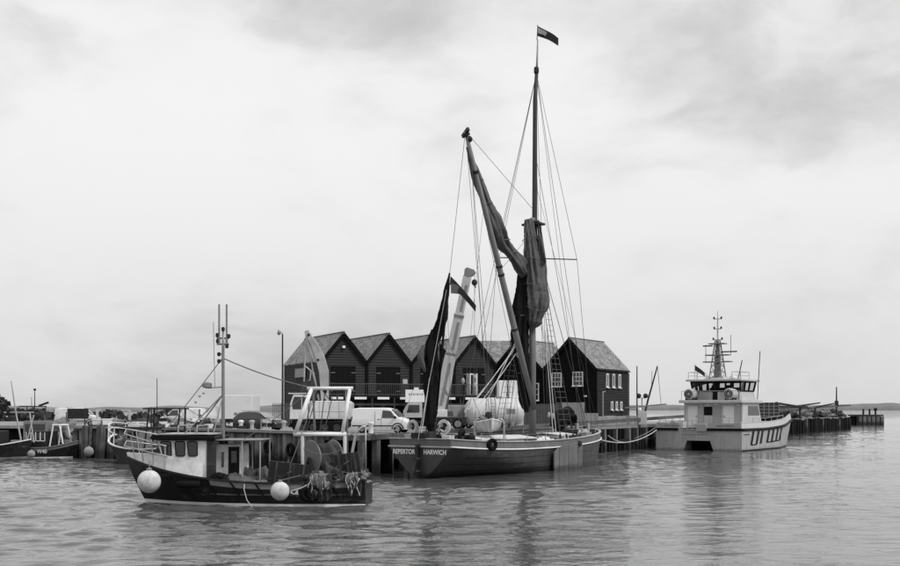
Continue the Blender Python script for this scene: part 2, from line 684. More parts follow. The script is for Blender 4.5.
# ------------------------------------------------------------------ water
def build_water():
    rng = np.random.default_rng(5)
    rows = list(np.concatenate([np.linspace(0.5, 24, 8), np.arange(26, 70, 0.17), np.arange(70, 140, 0.42),
                                np.arange(140, 340, 1.7), np.geomspace(342, 20000, 36)]))
    fine = np.linspace(-0.47, 0.47, 560)
    step = np.linspace(0.47, 2 * math.pi - 0.47, 70)[1:-1]
    ang = np.concatenate([fine, step])
    D, A = np.meshgrid(np.array(rows), ang, indexing='ij')
    X = D * np.sin(A)
    Y = D * np.cos(A)
    Z = np.zeros_like(X)
    patch = np.zeros_like(X)
    for i in range(7):
        k = rng.uniform(0.03, 0.13)
        t = rng.uniform(0, math.pi)
        patch += np.sin(k * (X * math.cos(t) + Y * math.sin(t)) + rng.uniform(0, 6.28))
    patch = np.clip(0.75 + 0.26 * patch, 0.28, 1.35) * 0.9
    for i in range(60):
        lam = float(np.exp(rng.uniform(math.log(0.85), math.log(3.6))))
        t = rng.normal(1.75, 0.55)
        k = 2 * math.pi / lam
        slope = 0.0195 * (1.15 if lam < 1.9 else 0.8)
        amp = slope / k
        ph = rng.uniform(0, 6.28)
        fade = np.clip((lam * 260 - D) / (lam * 160), 0, 1)       # waves finer than the sheet's grid die out with distance
        Z += amp * np.sin(k * (X * math.cos(t) + Y * math.sin(t)) + ph) * fade * patch
    # the low wake the fishing boat left across the harbour
    wk = [W(345, 482, F * CAMH / 73.5), W(400, 487, F * CAMH / 78.5), W(470, 493.5, F * CAMH / 85), W(560, 496.5, F * CAMH / 88), W(632, 496, F * CAMH / 87.5)]
    best = np.full_like(X, 1e9)
    sgn = np.zeros_like(X)
    for a, b in zip(wk[:-1], wk[1:]):
        d = np.array([b.x - a.x, b.y - a.y])
        L = np.hypot(*d)
        d = d / L
        s = np.clip((X - a.x) * d[0] + (Y - a.y) * d[1], 0, L)
        q = np.hypot(X - a.x - s * d[0], Y - a.y - s * d[1])
        sg = -(X - a.x) * d[1] + (Y - a.y) * d[0]
        sgn = np.where(q < best, np.sign(sg), sgn)
        best = np.minimum(best, q)
    q = best * sgn
    Z += 0.12 * np.exp(-(q / 0.5) ** 2) - 0.09 * np.exp(-((q - 1.3) / 0.6) ** 2) + 0.03 * np.exp(-((q - 3.0) / 0.8) ** 2)
    # wash at the moving boat's stern and along its near side
    hx = np.clip(X, -14.6, -4.0)
    hb = 51.75 + 1.6 * np.clip((-11.0 - hx) / 3.6, 0, 1) ** 2
    along = (X > -15.2) & (X < -3.0)
    Z += np.where(along, 0.06 * np.exp(-((Y - hb + 0.35) / 0.3) ** 2) - 0.04 * np.exp(-((Y - hb + 1.2) / 0.45) ** 2) + 0.03 * np.exp(-((Y - hb + 2.2) / 0.5) ** 2), 0)
    st = np.exp(-((X + 1.6) / 2.2) ** 2 - ((Y - 53.6) / 1.6) ** 2)
    Z += st * 0.07 * np.sin(5.1 * X + 2.2 * Y) * np.cos(3.3 * Y - 2.1 * X)
    Z[D > 345] = 0
    nr, nc = X.shape
    co = np.stack([X, Y, Z], -1).reshape(-1, 3)
    i = np.arange(nr - 1)[:, None] * nc
    j = np.arange(nc)[None, :]
    j2 = (j + 1) % nc
    faces = np.stack([i + j, i + nc + j, i + nc + j2, i + j2], -1).reshape(-1, 4)
    faces = faces[:, ::-1]
    me = bpy.data.meshes.new('water')
    me.vertices.add(len(co))
    me.vertices.foreach_set('co', co.ravel())
    me.loops.add(faces.size)
    me.loops.foreach_set('vertex_index', faces.ravel().astype(np.int32))
    me.polygons.add(len(faces))
    me.polygons.foreach_set('loop_start', np.arange(0, faces.size, 4, dtype=np.int32))
    me.polygons.foreach_set('loop_total', np.full(len(faces), 4, dtype=np.int32))
    me.polygons.foreach_set('use_smooth', np.ones(len(faces), dtype=bool))
    me.materials.append(M['water'])
    me.update(calc_edges=True)
    me.validate()
    o = bpy.data.objects.new('water', me)
    COL.objects.link(o)
    struct(o)


build_water()

# ------------------------------------------------------------------ quay
UQ = Vector((0.474, 0.8805, 0))              # direction of the long quay edge
NQ = Vector((0.8805, -0.474, 0))             # outwards, over the water
Q0 = Vector((-6.0, 76.0, 0))


def qp(t, off=0.0, z=QUAY):
    p = Q0 + UQ * t + NQ * off
    p.z = z
    return p


T_END = 132.9
PIER_END = qp(T_END + 67, -2)
edge_pts = [Vector((-160, 132, 0)), Vector((-36.5, 120, 0)), Vector((-34.2, 103.2, 0)), Vector((-28.2, 101.0, 0)), Vector((-16, 88, 0)), Vector((-7.6, 77.6, 0)), Q0, qp(T_END + 66)]
back_pts = [qp(T_END + 66, -9), qp(70, -9), qp(60, -45), Vector((-160, 175, 0))]


def build_quay():
    pts = edge_pts + back_pts
    mb = MB()
    mb.prism([(p.x, p.y, QUAY) for p in reversed(pts)], (0, 0, -0.32))
    deck = mb.build('quay_deck', 'concrete')
    struct(deck)
    # retaining wall set back under the edge (shade behind the piles put into its colour)
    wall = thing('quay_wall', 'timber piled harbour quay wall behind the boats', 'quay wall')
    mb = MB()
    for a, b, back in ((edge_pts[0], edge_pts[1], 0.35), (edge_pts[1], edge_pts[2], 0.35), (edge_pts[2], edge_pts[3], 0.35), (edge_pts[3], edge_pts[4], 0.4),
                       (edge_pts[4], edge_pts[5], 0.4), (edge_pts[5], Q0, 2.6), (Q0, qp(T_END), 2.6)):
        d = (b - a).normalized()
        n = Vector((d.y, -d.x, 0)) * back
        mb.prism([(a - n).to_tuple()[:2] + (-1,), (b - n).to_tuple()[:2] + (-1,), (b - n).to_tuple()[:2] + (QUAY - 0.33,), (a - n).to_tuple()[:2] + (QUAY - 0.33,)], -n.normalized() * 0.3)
    mb.build('backing_wall', 'shade_black', wall)

    # sheet of close timber piles along the wall behind the fishing boat
    pm = MB()
    pm.tube([(0, 0, -1.0), (0, 0, 0.8), (0, 0, QUAY - 0.02)], [0.36, 0.35, 0.33], 8)
    src = pm.mesh('pile', 'pile', True)
    pd = MB()
    pd.box(-0.17, 0.17, -0.17, 0.17, -1.0, QUAY - 0.34)
    src_d = pd.mesh('pile', 'pile_dark')
    pp = MB()
    pp.box(-0.24, 0.24, -0.2, 0.2, -1.0, QUAY - 0.34)
    src_p = pp.mesh('pile', 'pile_pale')

    def pile(me, p, rz=0.0, sc=1.0):
        o = bpy.data.objects.new('pile', me)
        COL.objects.link(o)
        o.parent = wall
        o.location = (p.x, p.y, random.uniform(-0.03, 0.0))
        o.rotation_euler = (random.uniform(-0.02, 0.02), random.uniform(-0.02, 0.02), rz)
        o.scale = (sc, sc, 1)
        return o
    for a, b in ((edge_pts[2], edge_pts[3]), (edge_pts[3], edge_pts[4]), (edge_pts[4], edge_pts[5])):
        L = (b - a).length
        n = int(L / 0.68)
        for i in range(n):
            p = a.lerp(b, (i + 0.5) / n)
            d = (b - a).normalized()
            o = pile(src, p + Vector((d.y, -d.x, 0)) * random.uniform(0.02, 0.14), random.uniform(0, 6), random.uniform(0.86, 1.05))
            o.scale.z = random.uniform(0.93, 1.07)
    rq = math.atan2(UQ.y, UQ.x)
    # open piles under the long edge
    t = 0.2
    k = 0
    while t < T_END:
        if t < 4:
            pile(src_p, qp(t, 0.02), rq)
            t += 1.75
        else:
            pile(src_d if k % 3 else src_p, qp(t, random.uniform(-0.05, 0.1)), rq, random.uniform(0.9, 1.3))
            t += random.uniform(0.75, 1.35)
        k += 1
    # edge beam and walings
    mb = MB()
    for a, b in ((edge_pts[5], Q0), (Q0, qp(T_END + 66))):
        d = (b - a).normalized()
        n = Vector((d.y, -d.x, 0)) * 0.16
        mb.bar(a + n + Vector((0, 0, QUAY - 0.17)), b + n + Vector((0, 0, QUAY - 0.17)), 0.3, 0.36)
    mb.build('edge_beam', 'pile_pale', wall)
    mb = MB()
    for a, b in ((edge_pts[2], edge_pts[3]), (edge_pts[3], edge_pts[4]), (edge_pts[4], edge_pts[5])):
        d = (b - a).normalized()
        n = Vector((d.y, -d.x, 0)) * 0.1
        mb.bar(a + n + Vector((0, 0, QUAY + 0.1)), b + n + Vector((0, 0, QUAY + 0.1)), 0.9, 0.2)
    mb.build('coping', 'concrete', wall)
    mb = MB()
    mb.bar(qp(4, 0.14, 1.1), qp(T_END, 0.14, 1.1), 0.2, 0.25)
    mb.build('waling', 'pile_dark', wall)
    # two big fender posts in front of the corner on the left
    for px, m_, w_ in ((84.5, 'pile_pale', 0.5), (89, 'pile', 0.34), (100, 'pile_pale', 0.7), (110.5, 'pile_pale', 0.55)):
        a = W(px - 1, 462, 101.2)
        a.z = -0.8
        b = W(px + 1.4, 425, 101.4)
        b.z = QUAY + 0.25
        mb = MB()
        mb.bar(a, b, w_, w_ * 0.8)
        mb.build('fender_post', m_, wall, bevel=0.04)

    # the long pier that runs out to the right
    pier = thing('timber_pier', 'long dark timber pier with close piles running out to the right', 'pier')
    t = T_END
    k = 0
    while t < T_END + 66:
        o = bpy.data.objects.new('pile', src_d if random.random() < 0.9 else src_p)
        COL.objects.link(o)
        o.parent = pier
        p = qp(t, random.uniform(0, 0.3))
        o.location = (p.x, p.y, random.uniform(-0.1, 0.35))
        o.rotation_euler = (random.uniform(-0.03, 0.03), random.uniform(-0.03, 0.03), rq)
        s = random.uniform(1.0, 1.7)
        o.scale = (s, s, 1)
        t += random.uniform(0.85, 1.3)
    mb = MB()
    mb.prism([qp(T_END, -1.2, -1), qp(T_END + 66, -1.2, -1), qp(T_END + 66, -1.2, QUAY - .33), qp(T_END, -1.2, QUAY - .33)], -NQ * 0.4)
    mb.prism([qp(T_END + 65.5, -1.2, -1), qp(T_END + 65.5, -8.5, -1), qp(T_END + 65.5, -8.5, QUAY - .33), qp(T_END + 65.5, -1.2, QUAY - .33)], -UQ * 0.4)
    mb.build('backing_wall', 'shade_black', pier)  # under-pier shade painted as a near-black sheet
    for i in range(8):
        o = bpy.data.objects.new('pile', src_d)
        COL.objects.link(o)
        o.parent = pier
        p = qp(T_END + 66, -0.6 - i)
        o.location = (p.x, p.y, 0)
        o.scale = (1.3, 1.3, 1)

    # the detached end beyond
    dol = thing('mooring_dolphin', 'small detached pier head of pale and dark piles at the far right end', 'pier')
    x0, x1, D = 857.0, 883.5, 306.0
    mb = MB()
    mb.box(PX(x0, D) - 0.4, PX(x1, D), D, D + 6, PZ(416.2, D), PZ(414.6, D))
    mb.build('deck', 'wood_dark', dol)
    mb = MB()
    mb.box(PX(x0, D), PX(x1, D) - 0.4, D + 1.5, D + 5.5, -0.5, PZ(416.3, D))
    mb.build('backing_wall', 'shade_black', dol)  # near-black block for the shade behind these piles
    n = 12
    for i in range(n):
        o = bpy.data.objects.new('pile', src_p if i % 2 else src_d)
        COL.objects.link(o)
        o.parent = dol
        o.location = (PX(x0, D) + 0.3 + (PX(x1, D) - PX(x0, D) - 0.6) * i / (n - 1), D + 0.2, 0.0)
        o.scale = (1.7, 1.7, 1.0)
    for px, top in ((863.3, 409), (869.5, 409), (875.5, 411)):
        mb = MB()
        p = W(px, 415, D + 1)
        mb.tube([(p.x, p.y, PZ(415.4, D)), (p.x, p.y, PZ(top, D))], 0.26, 8)
        mb.build('post', 'pile_dark', dol)
    p = W(875.5, 409.5, D + 1)
    mb = MB()
    mb.ball((p.x, p.y, p.z), 0.42, 10, 8, (1.3, 0.8, 1.0))
    mb.build('post_cap', 'pile_dark', dol)


build_quay()


# ------------------------------------------------------------------ far land
def build_land():
    def ridge(name, a0, a1, D, zfun, mat_, depth=250, n=160):
        mb = MB()
        secs = []
        for i in range(n + 1):
            px = a0 + (a1 - a0) * i / n
            z = zfun(px)
            x, x2 = PX(px, D), PX(px, D + depth)
            secs.append([(x, D, -0.5), (x, D + 2, z * 0.55), (x * 1.01, D * 1.01, z), (x2, D + depth, z * 0.8), (x2, D + depth, -0.5)])
        mb.loft(secs)
        return struct(mb.build(name, mat_, None, True))
    ridge('far_shore', 300, 1500, 3200, lambda px: 14 + 5 * noise.noise(Vector((px * 0.012, 3, 1))) + 3 * noise.noise(Vector((px * 0.05, 1, 1))) + 4 * max(0, min(1, (px - 780) / 150)), 'far_land', 600)
    ridge('far_hills', -900, 300, 1500, lambda px: 6.5 + 4 * noise.noise(Vector((px * 0.02, 7, 1))), 'far_land', 400)
    # hedge / tree line behind the left part of the harbour
    mb = MB()
    rnd = random.Random(4)
    for i in range(2600):
        px = rnd.uniform(-160, 175)
        D = rnd.uniform(178, 196)
        h = 3.3 + 1.6 * noise.noise(Vector((px * 0.05, 0, 2))) + (2.0 if px < 9 else 0) - (0.6 if px > 60 else 0)
        z = QUAY - 1.7 + (h - 0.2) * (1 - rnd.random() ** 1.7)
        c = Vector((PX(px, D), D, z))
        s = rnd.uniform(0.35, 0.8)
        a, b = Vector((rnd.uniform(-1, 1), rnd.uniform(-.6, .6), rnd.uniform(-1, 1))).normalized() * s, Vector((rnd.uniform(-1, 1), rnd.uniform(-.6, .6), rnd.uniform(-1, 1))).normalized() * s
        mb.quad(c - a, c + b, c + a, c - b)
    h = mb.build('hedge', 'far_tree')
    tag(h, 'long low dark hedge line behind the left side of the harbour', 'hedge')
    struct(h, 'stuff')


build_land()


def pane_material():
    m = bpy.data.materials.new('clear_pane')
    m.use_nodes = True
    nd, ln = m.node_tree.nodes, m.node_tree.links
    out = nd['Material Output']
    nd.remove(nd['Principled BSDF'])
    tr = nd.new('ShaderNodeBsdfTransparent')
    tr.inputs['Color'].default_value = (0.8, 0.8, 0.8, 1)
    gl = nd.new('ShaderNodeBsdfGlossy')
    gl.inputs['Roughness'].default_value = 0.03
    fr = nd.new('ShaderNodeFresnel')
    fr.inputs['IOR'].default_value = 1.5
    mx = nd.new('ShaderNodeMixShader')
    ln.new(fr.outputs[0], mx.inputs[0])
    ln.new(tr.outputs[0], mx.inputs[1])
    ln.new(gl.outputs[0], mx.inputs[2])
    ln.new(mx.outputs[0], out.inputs['Surface'])
    M['clear_pane'] = m


pane_material()


# ------------------------------------------------------------------ the gabled harbour houses
def clap(mb, p0, ex, nrm, w, z0, eave, apex, lap=0.27, proud=0.055):
    """lapped weatherboards on a wall of width w centred on p0, gabled above the eave"""
    p0, ex, nrm = Vector(p0), Vector(ex), Vector(nrm)

    def hw(z):
        if z <= eave or apex <= eave:
            return w / 2
        return max(0.0, w / 2 * (apex - z) / (apex - eave))
    top = max(apex, eave)
    z = z0
    while z < top - 0.02:
        z1 = min(z + lap * random.uniform(0.85, 1.15), top)
        a, b = hw(z), hw(z1)
        o = nrm * proud
        q = [p0 + ex * -a + o + Vector((0, 0, z)), p0 + ex * a + o + Vector((0, 0, z)), p0 + ex * b + Vector((0, 0, z1)), p0 - ex * b + Vector((0, 0, z1))]
        mb.add(q, [(0, 1, 2, 3)])
        mb.add([p0 + ex * -a + Vector((0, 0, z)), p0 + ex * a + Vector((0, 0, z)), q[1], q[0]], [(0, 1, 2, 3)])
        z = z1


def roof_slope(w, eave, apex, depth, side, over=0.28, thick=0.13):
    """one slope with UVs in metres; side -1 left, +1 right"""
    sl = (apex - eave) / (w / 2)
    xe = side * (w / 2 + 0.0)
    ze = eave
    y0, y1 = -over, depth + over
    nrm = Vector((side * (apex - eave), 0, w / 2)).normalized() * thick
    top = [Vector((0, y0, apex)), Vector((xe, y0, ze)), Vector((xe, y1, ze)), Vector((0, y1, apex))]
    if side > 0:
        pass
    L = math.hypot(w / 2, apex - eave)
    vs = [p + nrm for p in top] + top
    fs = [(0, 1, 2, 3), (7, 6, 5, 4), (0, 4, 5, 1), (1, 5, 6, 2), (2, 6, 7, 3), (3, 7, 4, 0)]
    if side > 0:
        fs = [tuple(reversed(f)) for f in fs]
    me = bpy.data.meshes.new('roof_slope')
    me.from_pydata([tuple(v) for v in vs], [], fs)
    uvd = [(0, 0), (L, 0), (L, y1 - y0), (0, y1 - y0)]
    uvl = me.uv_layers.new(name='UVMap')
    for l in me.loops:
        i = l.vertex_index % 4
        uvl.data[l.index].uv = (uvd[i][1], uvd[i][0])
    me.materials.append(M['slate'])
    me.update()
    return me


def window(parent, cx, z0, z1, w, y, nx=2, nz=3, ex=Vector((1, 0, 0)), nrm=Vector((0, -1, 0)), base=None, thick=0.09):
    """white framed window with glazing bars, on a wall through base"""
    base = Vector(base) if base is not None else Vector((0, y, 0))
    mb = MB()
    c = base + ex * cx

    def P(u, z, o):
        return c + ex * u + nrm * o + Vector((0, 0, z))
    mb.hexa([P(-w / 2, z0, 0.02), P(w / 2, z0, 0.02), P(w / 2, z0, 0.05), P(-w / 2, z0, 0.05), P(-w / 2, z1, 0.02), P(w / 2, z1, 0.02), P(w / 2, z1, 0.05), P(-w / 2, z1, 0.05)])
    wo = mb.build('window', 'glass', parent)
    mb = MB()
    t = thick
    for u0, u1, a, b in ((-w / 2 - t, -w / 2, z0 - t, z1 + t), (w / 2, w / 2 + t, z0 - t, z1 + t)):
        mb.bar(P((u0 + u1) / 2, a, 0.06), P((u0 + u1) / 2, b, 0.06), t, 0.1, ex)
    for zz in (z0 - t / 2, z1 + t / 2):
        mb.bar(P(-w / 2, zz, 0.06), P(w / 2, zz, 0.06), 0.1, t)
    mb.build('frame', 'white_paint', wo)
    mb = MB()
    for i in range(1, nx):
        mb.bar(P(-w / 2 + w * i / nx, z0, 0.065), P(-w / 2 + w * i / nx, z1, 0.065), 0.055, 0.04, ex)
    for i in range(1, nz):
        zz = z0 + (z1 - z0) * i / nz
        mb.bar(P(-w / 2, zz, 0.068), P(w / 2, zz, 0.068), 0.04, 0.055)
    if nx > 1 or nz > 1:
        mb.build('glazing_bar', 'white_paint', wo)
    mb = MB()
    mb.bar(P(-w / 2 - t * 1.6, z0 - t * 1.3, 0.12), P(w / 2 + t * 1.6, z0 - t * 1.3, 0.12), 0.22, 0.07)
    mb.build('sill', 'white_paint', wo)
    return wo


def house_shell(root, w, depth, eave, apex, board, side_l=None, side_r=None, trim='black'):
    mb = MB()
    clap(mb, (0, 0, 0), (1, 0, 0), (0, -1, 0), w, 0, eave, apex)
    mb.build('front_wall', board, root)
    mb = MB()
    clap(mb, (0, depth, 0), (1, 0, 0), (0, 1, 0), w, 0, eave, apex)
    mb.build('rear_wall', board, root)
    for s, b in ((-1, side_l), (1, side_r)):
        mb = MB()
        if b:
            clap(mb, (s * (w / 2 - 0.02), depth / 2, 0), (0, 1, 0), (s, 0, 0), depth, 0, eave, 0)
        else:
            x = s * (w / 2 - 0.06)
            mb.quad((x, 0, 0), (x, depth, 0), (x, depth, eave - 0.05), (x, 0, eave - 0.05))
        mb.build('side_wall', b or 'board_dark', root)
    for s in (-1, 1):
        o = bpy.data.objects.new('roof_slope', roof_slope(w, eave, apex, depth, s))
        COL.objects.link(o)
        o.parent = root
        mb = MB()
        L = Vector((s * w / 2, 0, eave - apex)).normalized()
        a = Vector((0, -0.31, apex - 0.08))
        e = Vector((s * (w / 2), -0.31, eave - 0.08))
        mb.bar(a, e, 0.06, 0.34, (0, 0, 1))
        mb.build('bargeboard', trim, root)
    mb = MB()
    mb.bar((0, -0.3, apex + 0.14), (0, depth + 0.3, apex + 0.14), 0.24, 0.12)
    mb.build('ridge_cap', 'slate', root)


eA = Vector((0.908, 0.418, 0))
rA = math.atan2(0.418, 0.908)
WA, DA, EA, AA = 4.79, 12.0, 6.35, 9.2
words = ['first gabled house from the left, grey boarded, beside the lamp post', 'second grey boarded gabled house from the left, above the white van',
         'third grey boarded gabled house from the left, behind the mizzen mast', 'fourth grey boarded gabled house from the left with open door on its balcony']
for i in range(4):
    c = Vector((-10.55, 112, QUAY)) + eA * (WA * i)
    h = thing('gabled_house', words[i], 'house', c, rA, 'gabled houses along the quay')
    house_shell(h, WA, DA, EA, AA, 'board_grey', 'board_grey' if i == 0 else None, None, 'board_black')
    # loading door on the upper floor
    mb = MB()
    mb.box(-1.15, 1.15, -0.07, 0.0, 3.1, 5.85)
    d = mb.build('door', 'black', h)
    mb = MB()
    mb.box(-1.27, -1.15, -0.09, 0, 3.1, 5.97)
    mb.box(1.15, 1.27, -0.09, 0, 3.1, 5.97)
    mb.box(-1.15, 1.15, -0.09, 0, 5.85, 5.97)
    mb.build('door_frame', 'board_black', d)
    mb = MB()
    for x in (-0.58, 0, 0.58):
        mb.box(x - 0.02, x + 0.02, -0.085, -0.07, 3.15, 5.8)
    mb.build('door_batten', 'board_dark', d)
    mb = MB()
    for x in (-1.05, 1.05):
        for z in (3.5, 5.3):
            mb.box(x - 0.22, x + 0.22, -0.095, -0.072, z, z + 0.06)
    mb.build('hinge', 'grey_metal', d)
    MB().tube([(-WA / 2 + 0.18, -0.16, EA - 0.1), (-WA / 2 + 0.18, -0.16, 3.1)], 0.05, 6).build('drain_pipe', 'black', h)
    if i in (1, 2):
        MB().box(1.55, 2.05, -0.1, -0.055, 4.3, 4.75).build('notice', ['light_grey', 'grey_paint'][i - 1], h)
    if i == 3:
        mb = MB()
        mb.box(-0.95, -0.85, -1.0, -0.09, 3.15, 5.4)
        mb.box(-0.2, -0.1, -1.0, -0.09, 3.15, 5.4)
        mb.box(-0.95, -0.1, -0.13, -0.09, 5.3, 5.42)
        mb.build('door_surround', 'white_paint', d)
    # corner board and down pipe at the joint between the houses
    mb = MB()
    mb.box(WA / 2 - 0.09, WA / 2 + 0.09, -0.12, -0.03, 0.05, EA - 0.1)
    mb.build('corner_board', 'board_black', h)
    # balcony
    mb = MB()
    mb.box(-WA / 2, WA / 2, -1.7, -0.04, 2.82, 3.05)
    bd = mb.build('balcony', 'board_dark', h)
    mb = MB()
    n = 22
    for k in range(n):
        x = -WA / 2 + WA * (k + 0.5) / n
        mb.box(x - 0.014, x + 0.014, -1.665, -1.637, 3.06, 4.2)
    mb.box(-WA / 2, WA / 2, -1.68, -1.62, 4.2, 4.26)
    mb.box(-WA / 2, WA / 2, -1.675, -1.625, 3.15, 3.19)
    mb.build('railing', 'rail_paint', bd)
    for x in (-WA / 2 + 0.06, 0.0):
        mb = MB()
        mb.box(x - 0.07, x + 0.07, -1.69, -1.55, 0.0, 2.81)
        mb.build('balcony_post', 'wood_dark', bd)
    for x in (-WA / 4, WA / 4):
        mb = MB()
        mb.box(x - 0.62, x + 0.62, -1.76, -1.70, 2.70, 2.93)
        mb.build('fascia_panel', 'clean_white', bd)
    # ground floor: beam and a boarded double door under the balcony
    mb = MB()
    mb.box(-1.7, 1.7, -0.1, 0, 0.02, 2.3)
    g = mb.build('garage_door', 'board_dark', h)
    mb = MB()
    mb.bar((-WA / 2, -1.62, 2.2), (WA / 2, -1.62, 2.2), 0.12, 0.2)
    mb.bar((-WA / 2 + 0.1, -1.62, 1.3), (-0.9, -1.62, 2.2), 0.09, 0.09)
    mb.bar((WA / 2 - 0.2, -1.62, 1.3), (0.9, -1.62, 2.2), 0.09, 0.09)
    mb.build('balcony_beam', 'wood_dark', bd)
    if i == 0:
        mb = MB()
        mb.box(-0.13, 0.13, -0.32, -0.04, 7.75, 7.98)
        mb.build('flood_lamp', 'lamp_white', h)
        mb = MB()
        mb.box(-WA / 2 - 0.14, -WA / 2 - 0.04, DA * 0.35, DA * 0.65, 5.0, 5.9)
        mb.build('side_window', 'glass', h)
        mb = MB()
        mb.tube([(-WA / 2 - 0.1, DA - 0.1, 0.2), (-WA / 2 - 0.1, DA - 0.1, EA)], 0.09, 8)
        mb.build('drain_pipe', 'white_paint', h)
    bpy.context.view_layer.update()

# timber stair up to the balcony at the left end
c = Vector((-10.55, 112, QUAY)) - eA * (WA / 2)
st = thing('outside_stair', 'dark timber stair climbing to the balcony at the left end house', 'stair', c, rA)
mb = MB()
mb.bar((-3.2, -1.4, 0.0), (-0.1, -1.4, 3.0), 0.08, 0.3)
mb.bar((-3.2, -0.4, 0.0), (-0.1, -0.4, 3.0), 0.08, 0.3)
mb.build('stringer', 'board_black', st)
for k in range(13):
    mb = MB()
    x, z = -3.1 + 3.0 * k / 12, 0.12 + 2.8 * k / 12
    mb.box(x - 0.14, x + 0.14, -1.36, -0.44, z - 0.03, z + 0.03)
    mb.build('tread', 'board_black', st)
mb = MB()
for y in (-1.4, -0.4):
    mb.bar((-3.2, y, 1.05), (-0.1, y, 4.05), 0.06, 0.1)
    for k in range(6):
        x, z = -3.1 + 3.0 * k / 5, 2.9 * k / 5
        mb.bar((x, y, z), (x, y, z + 1.08), 0.06, 0.06)
mb.build('handrail', 'board_black', st)

eB = Vector((0.863, -0.505, 0))
rB = math.atan2(-0.505, 0.863)
WB, DB, EB, AB = 6.3, 9.0, 6.0, 9.3
RC = Vector((15.66, 121, QUAY))
for i in range(2):
    c = RC - eB * (WB * (i + 0.5))
    h = thing('gabled_house', ['black boarded gabled house at the right end with rows of small white windows', 'black boarded gabled house behind the tall mast, one white window'][i], 'house', c, rB, 'gabled houses along the quay')
    house_shell(h, WB, DB, EB, AB, 'board_black', None, 'board_lit_side' if i == 0 else None, 'black')
    wins = ((-1.55, 4.25, 5.6, 1.0), (0.95, 4.3, 5.65, 1.05)) if i == 0 else ((2.05, 2.75, 4.5, 0.95), (-1.3, 3.2, 4.6, 0.95))
    for cx, z0, z1, w in wins:
        window(h, cx, z0, z1, w, 0, 3, 3)
    mb = MB()
    mb.box(WB / 2 - 0.08, WB / 2 + 0.05, -0.09, 0.06, 0, EB - 0.05)
    mb.build('corner_board', 'black', h)
    if i == 0:
        for k in range(3):
            window(h, 2.7 + 1.75 * k, 4.25, 5.45, 0.36, 0, 1, 1, Vector((0, 1, 0)), Vector((1, 0, 0)), (WB / 2, 0, 0), 0.15)
        for k in range(3):
            window(h, 4.0 + 1.35 * k, 1.75, 2.45, 0.3, 0, 1, 1, Vector((0, 1, 0)), Vector((1, 0, 0)), (WB / 2, 0, 0), 0.12)
        mb = MB()
        mb.box(1.7, 2.0, -0.22, -0.03, 3.05, 3.2)
        mb.build('wall_lamp', 'lamp_white', h)
        mb = MB()
        mb.tube([(WB / 2 + 0.12, DB - 0.1, 0), (WB / 2 + 0.12, DB - 0.1, EB - 0.2)], 0.05, 6)
        mb.tube([(WB / 2 + 0.14, -0.2, EB - 0.06), (WB / 2 + 0.14, DB + 0.2, EB - 0.06)], 0.07, 6)
        mb.build('gutter', 'black', h)

# link range in the angle between the two rows
lk = thing('link_building', 'low slate roofed range in the angle between grey and black houses', 'house', (3.2, 130.6, QUAY), 0.0)
mb = MB()
clap(mb, (0, 0, 0), (1, 0, 0), (0, -1, 0), 8.5, 0, 5.6, 0)
mb.build('front_wall', 'board_black', lk)
me = roof_slope(9.0, 5.3, 9.75, 8.5, -1)
o = bpy.data.objects.new('roof_slope', me)
COL.objects.link(o)
o.parent = lk
o.rotation_euler = (0, 0, R(90))
o.location = (4.25, 4.3, 0)
me = roof_slope(9.0, 5.3, 9.75, 8.5, 1)
o = bpy.data.objects.new('roof_slope', me)
COL.objects.link(o)
o.parent = lk
o.rotation_euler = (0, 0, R(90))
o.location = (4.25, 4.3, 0)

# white sign board under the balcony
sg = thing('sign_board', 'white sign board with dark lettering hung below the balcony', 'sign', W(416.5, 396, 112.3), rA * 0.55)
mb = MB()
mb.box(-1.12, 1.12, -0.04, 0.04, -0.62, 0.62)
mb.build('panel', 'clean_white', sg, bevel=0.01)
mb = MB()
mb.box(-0.25, 0.2, -0.05, 0.05, 0.62, 0.84)
mb.build('lamp', 'white_paint', sg)
mb = MB()
x = -0.78
for k, w_ in enumerate((0.19, 0.15, 0.17, 0.12, 0.2, 0.15, 0.18)):
    mb.box(x, x + w_ * 0.72, -0.046, -0.0405, 0.05 + 0.03 * (k % 2), 0.27)
    x += w_ + 0.05
mb.build('faded_lettering', 'grey_paint', sg)


# ------------------------------------------------------------------ vehicles
def wheel_parts(root, pts, r, w, tyre='rubber', rim='grey_metal'):
    for (x, y) in pts:
        s = 1 if y > 0 else -1
        mb = MB()
        mb.lathe([(r * 0.55, -w / 2), (r * 0.92, -w / 2), (r, -w * 0.36), (r, w * 0.36), (r * 0.92, w / 2), (r * 0.55, w / 2)], 22, (0, 0, 0), 'Y')
        wo = mb.build('wheel', tyre, root, autosmooth=40)
        wo.location = (x, y, r)
        mb = MB()
        mb.lathe([(r * 0.12, s * w * 0.45), (r * 0.5, s * w * 0.40), (r * 0.6, s * (w / 2 + 0.005))], 18, (0, 0, 0), 'Y')
        mb.build('rim', rim, wo, autosmooth=40)


def shell(stations, zb, belt, name, m, root, topk=0.82):
    """car body loft; stations (x, ztop, halfwidth)"""
    secs = []
    for x, zt, w in stations:
        bl = min(belt, zt - 0.10)
        wt = w * (topk if zt > belt + 0.2 else 0.94)
        half = [(w * 0.93, zb), (w, zb + 0.18), (w * 1.0, bl - 0.08), (w * 0.985, bl), (wt + 0.02, zt - 0.07), (wt * 0.9, zt - 0.01), (wt * 0.45, zt + 0.015)]
        s = [(x, y, z) for y, z in half] + [(x, -y, z) for y, z in reversed(half)]
        secs.append(s)
    mb = MB()
    mb.loft(secs, True, True)
    o = mb.build(name, m, root)
    sharp(o, 32)
    return o


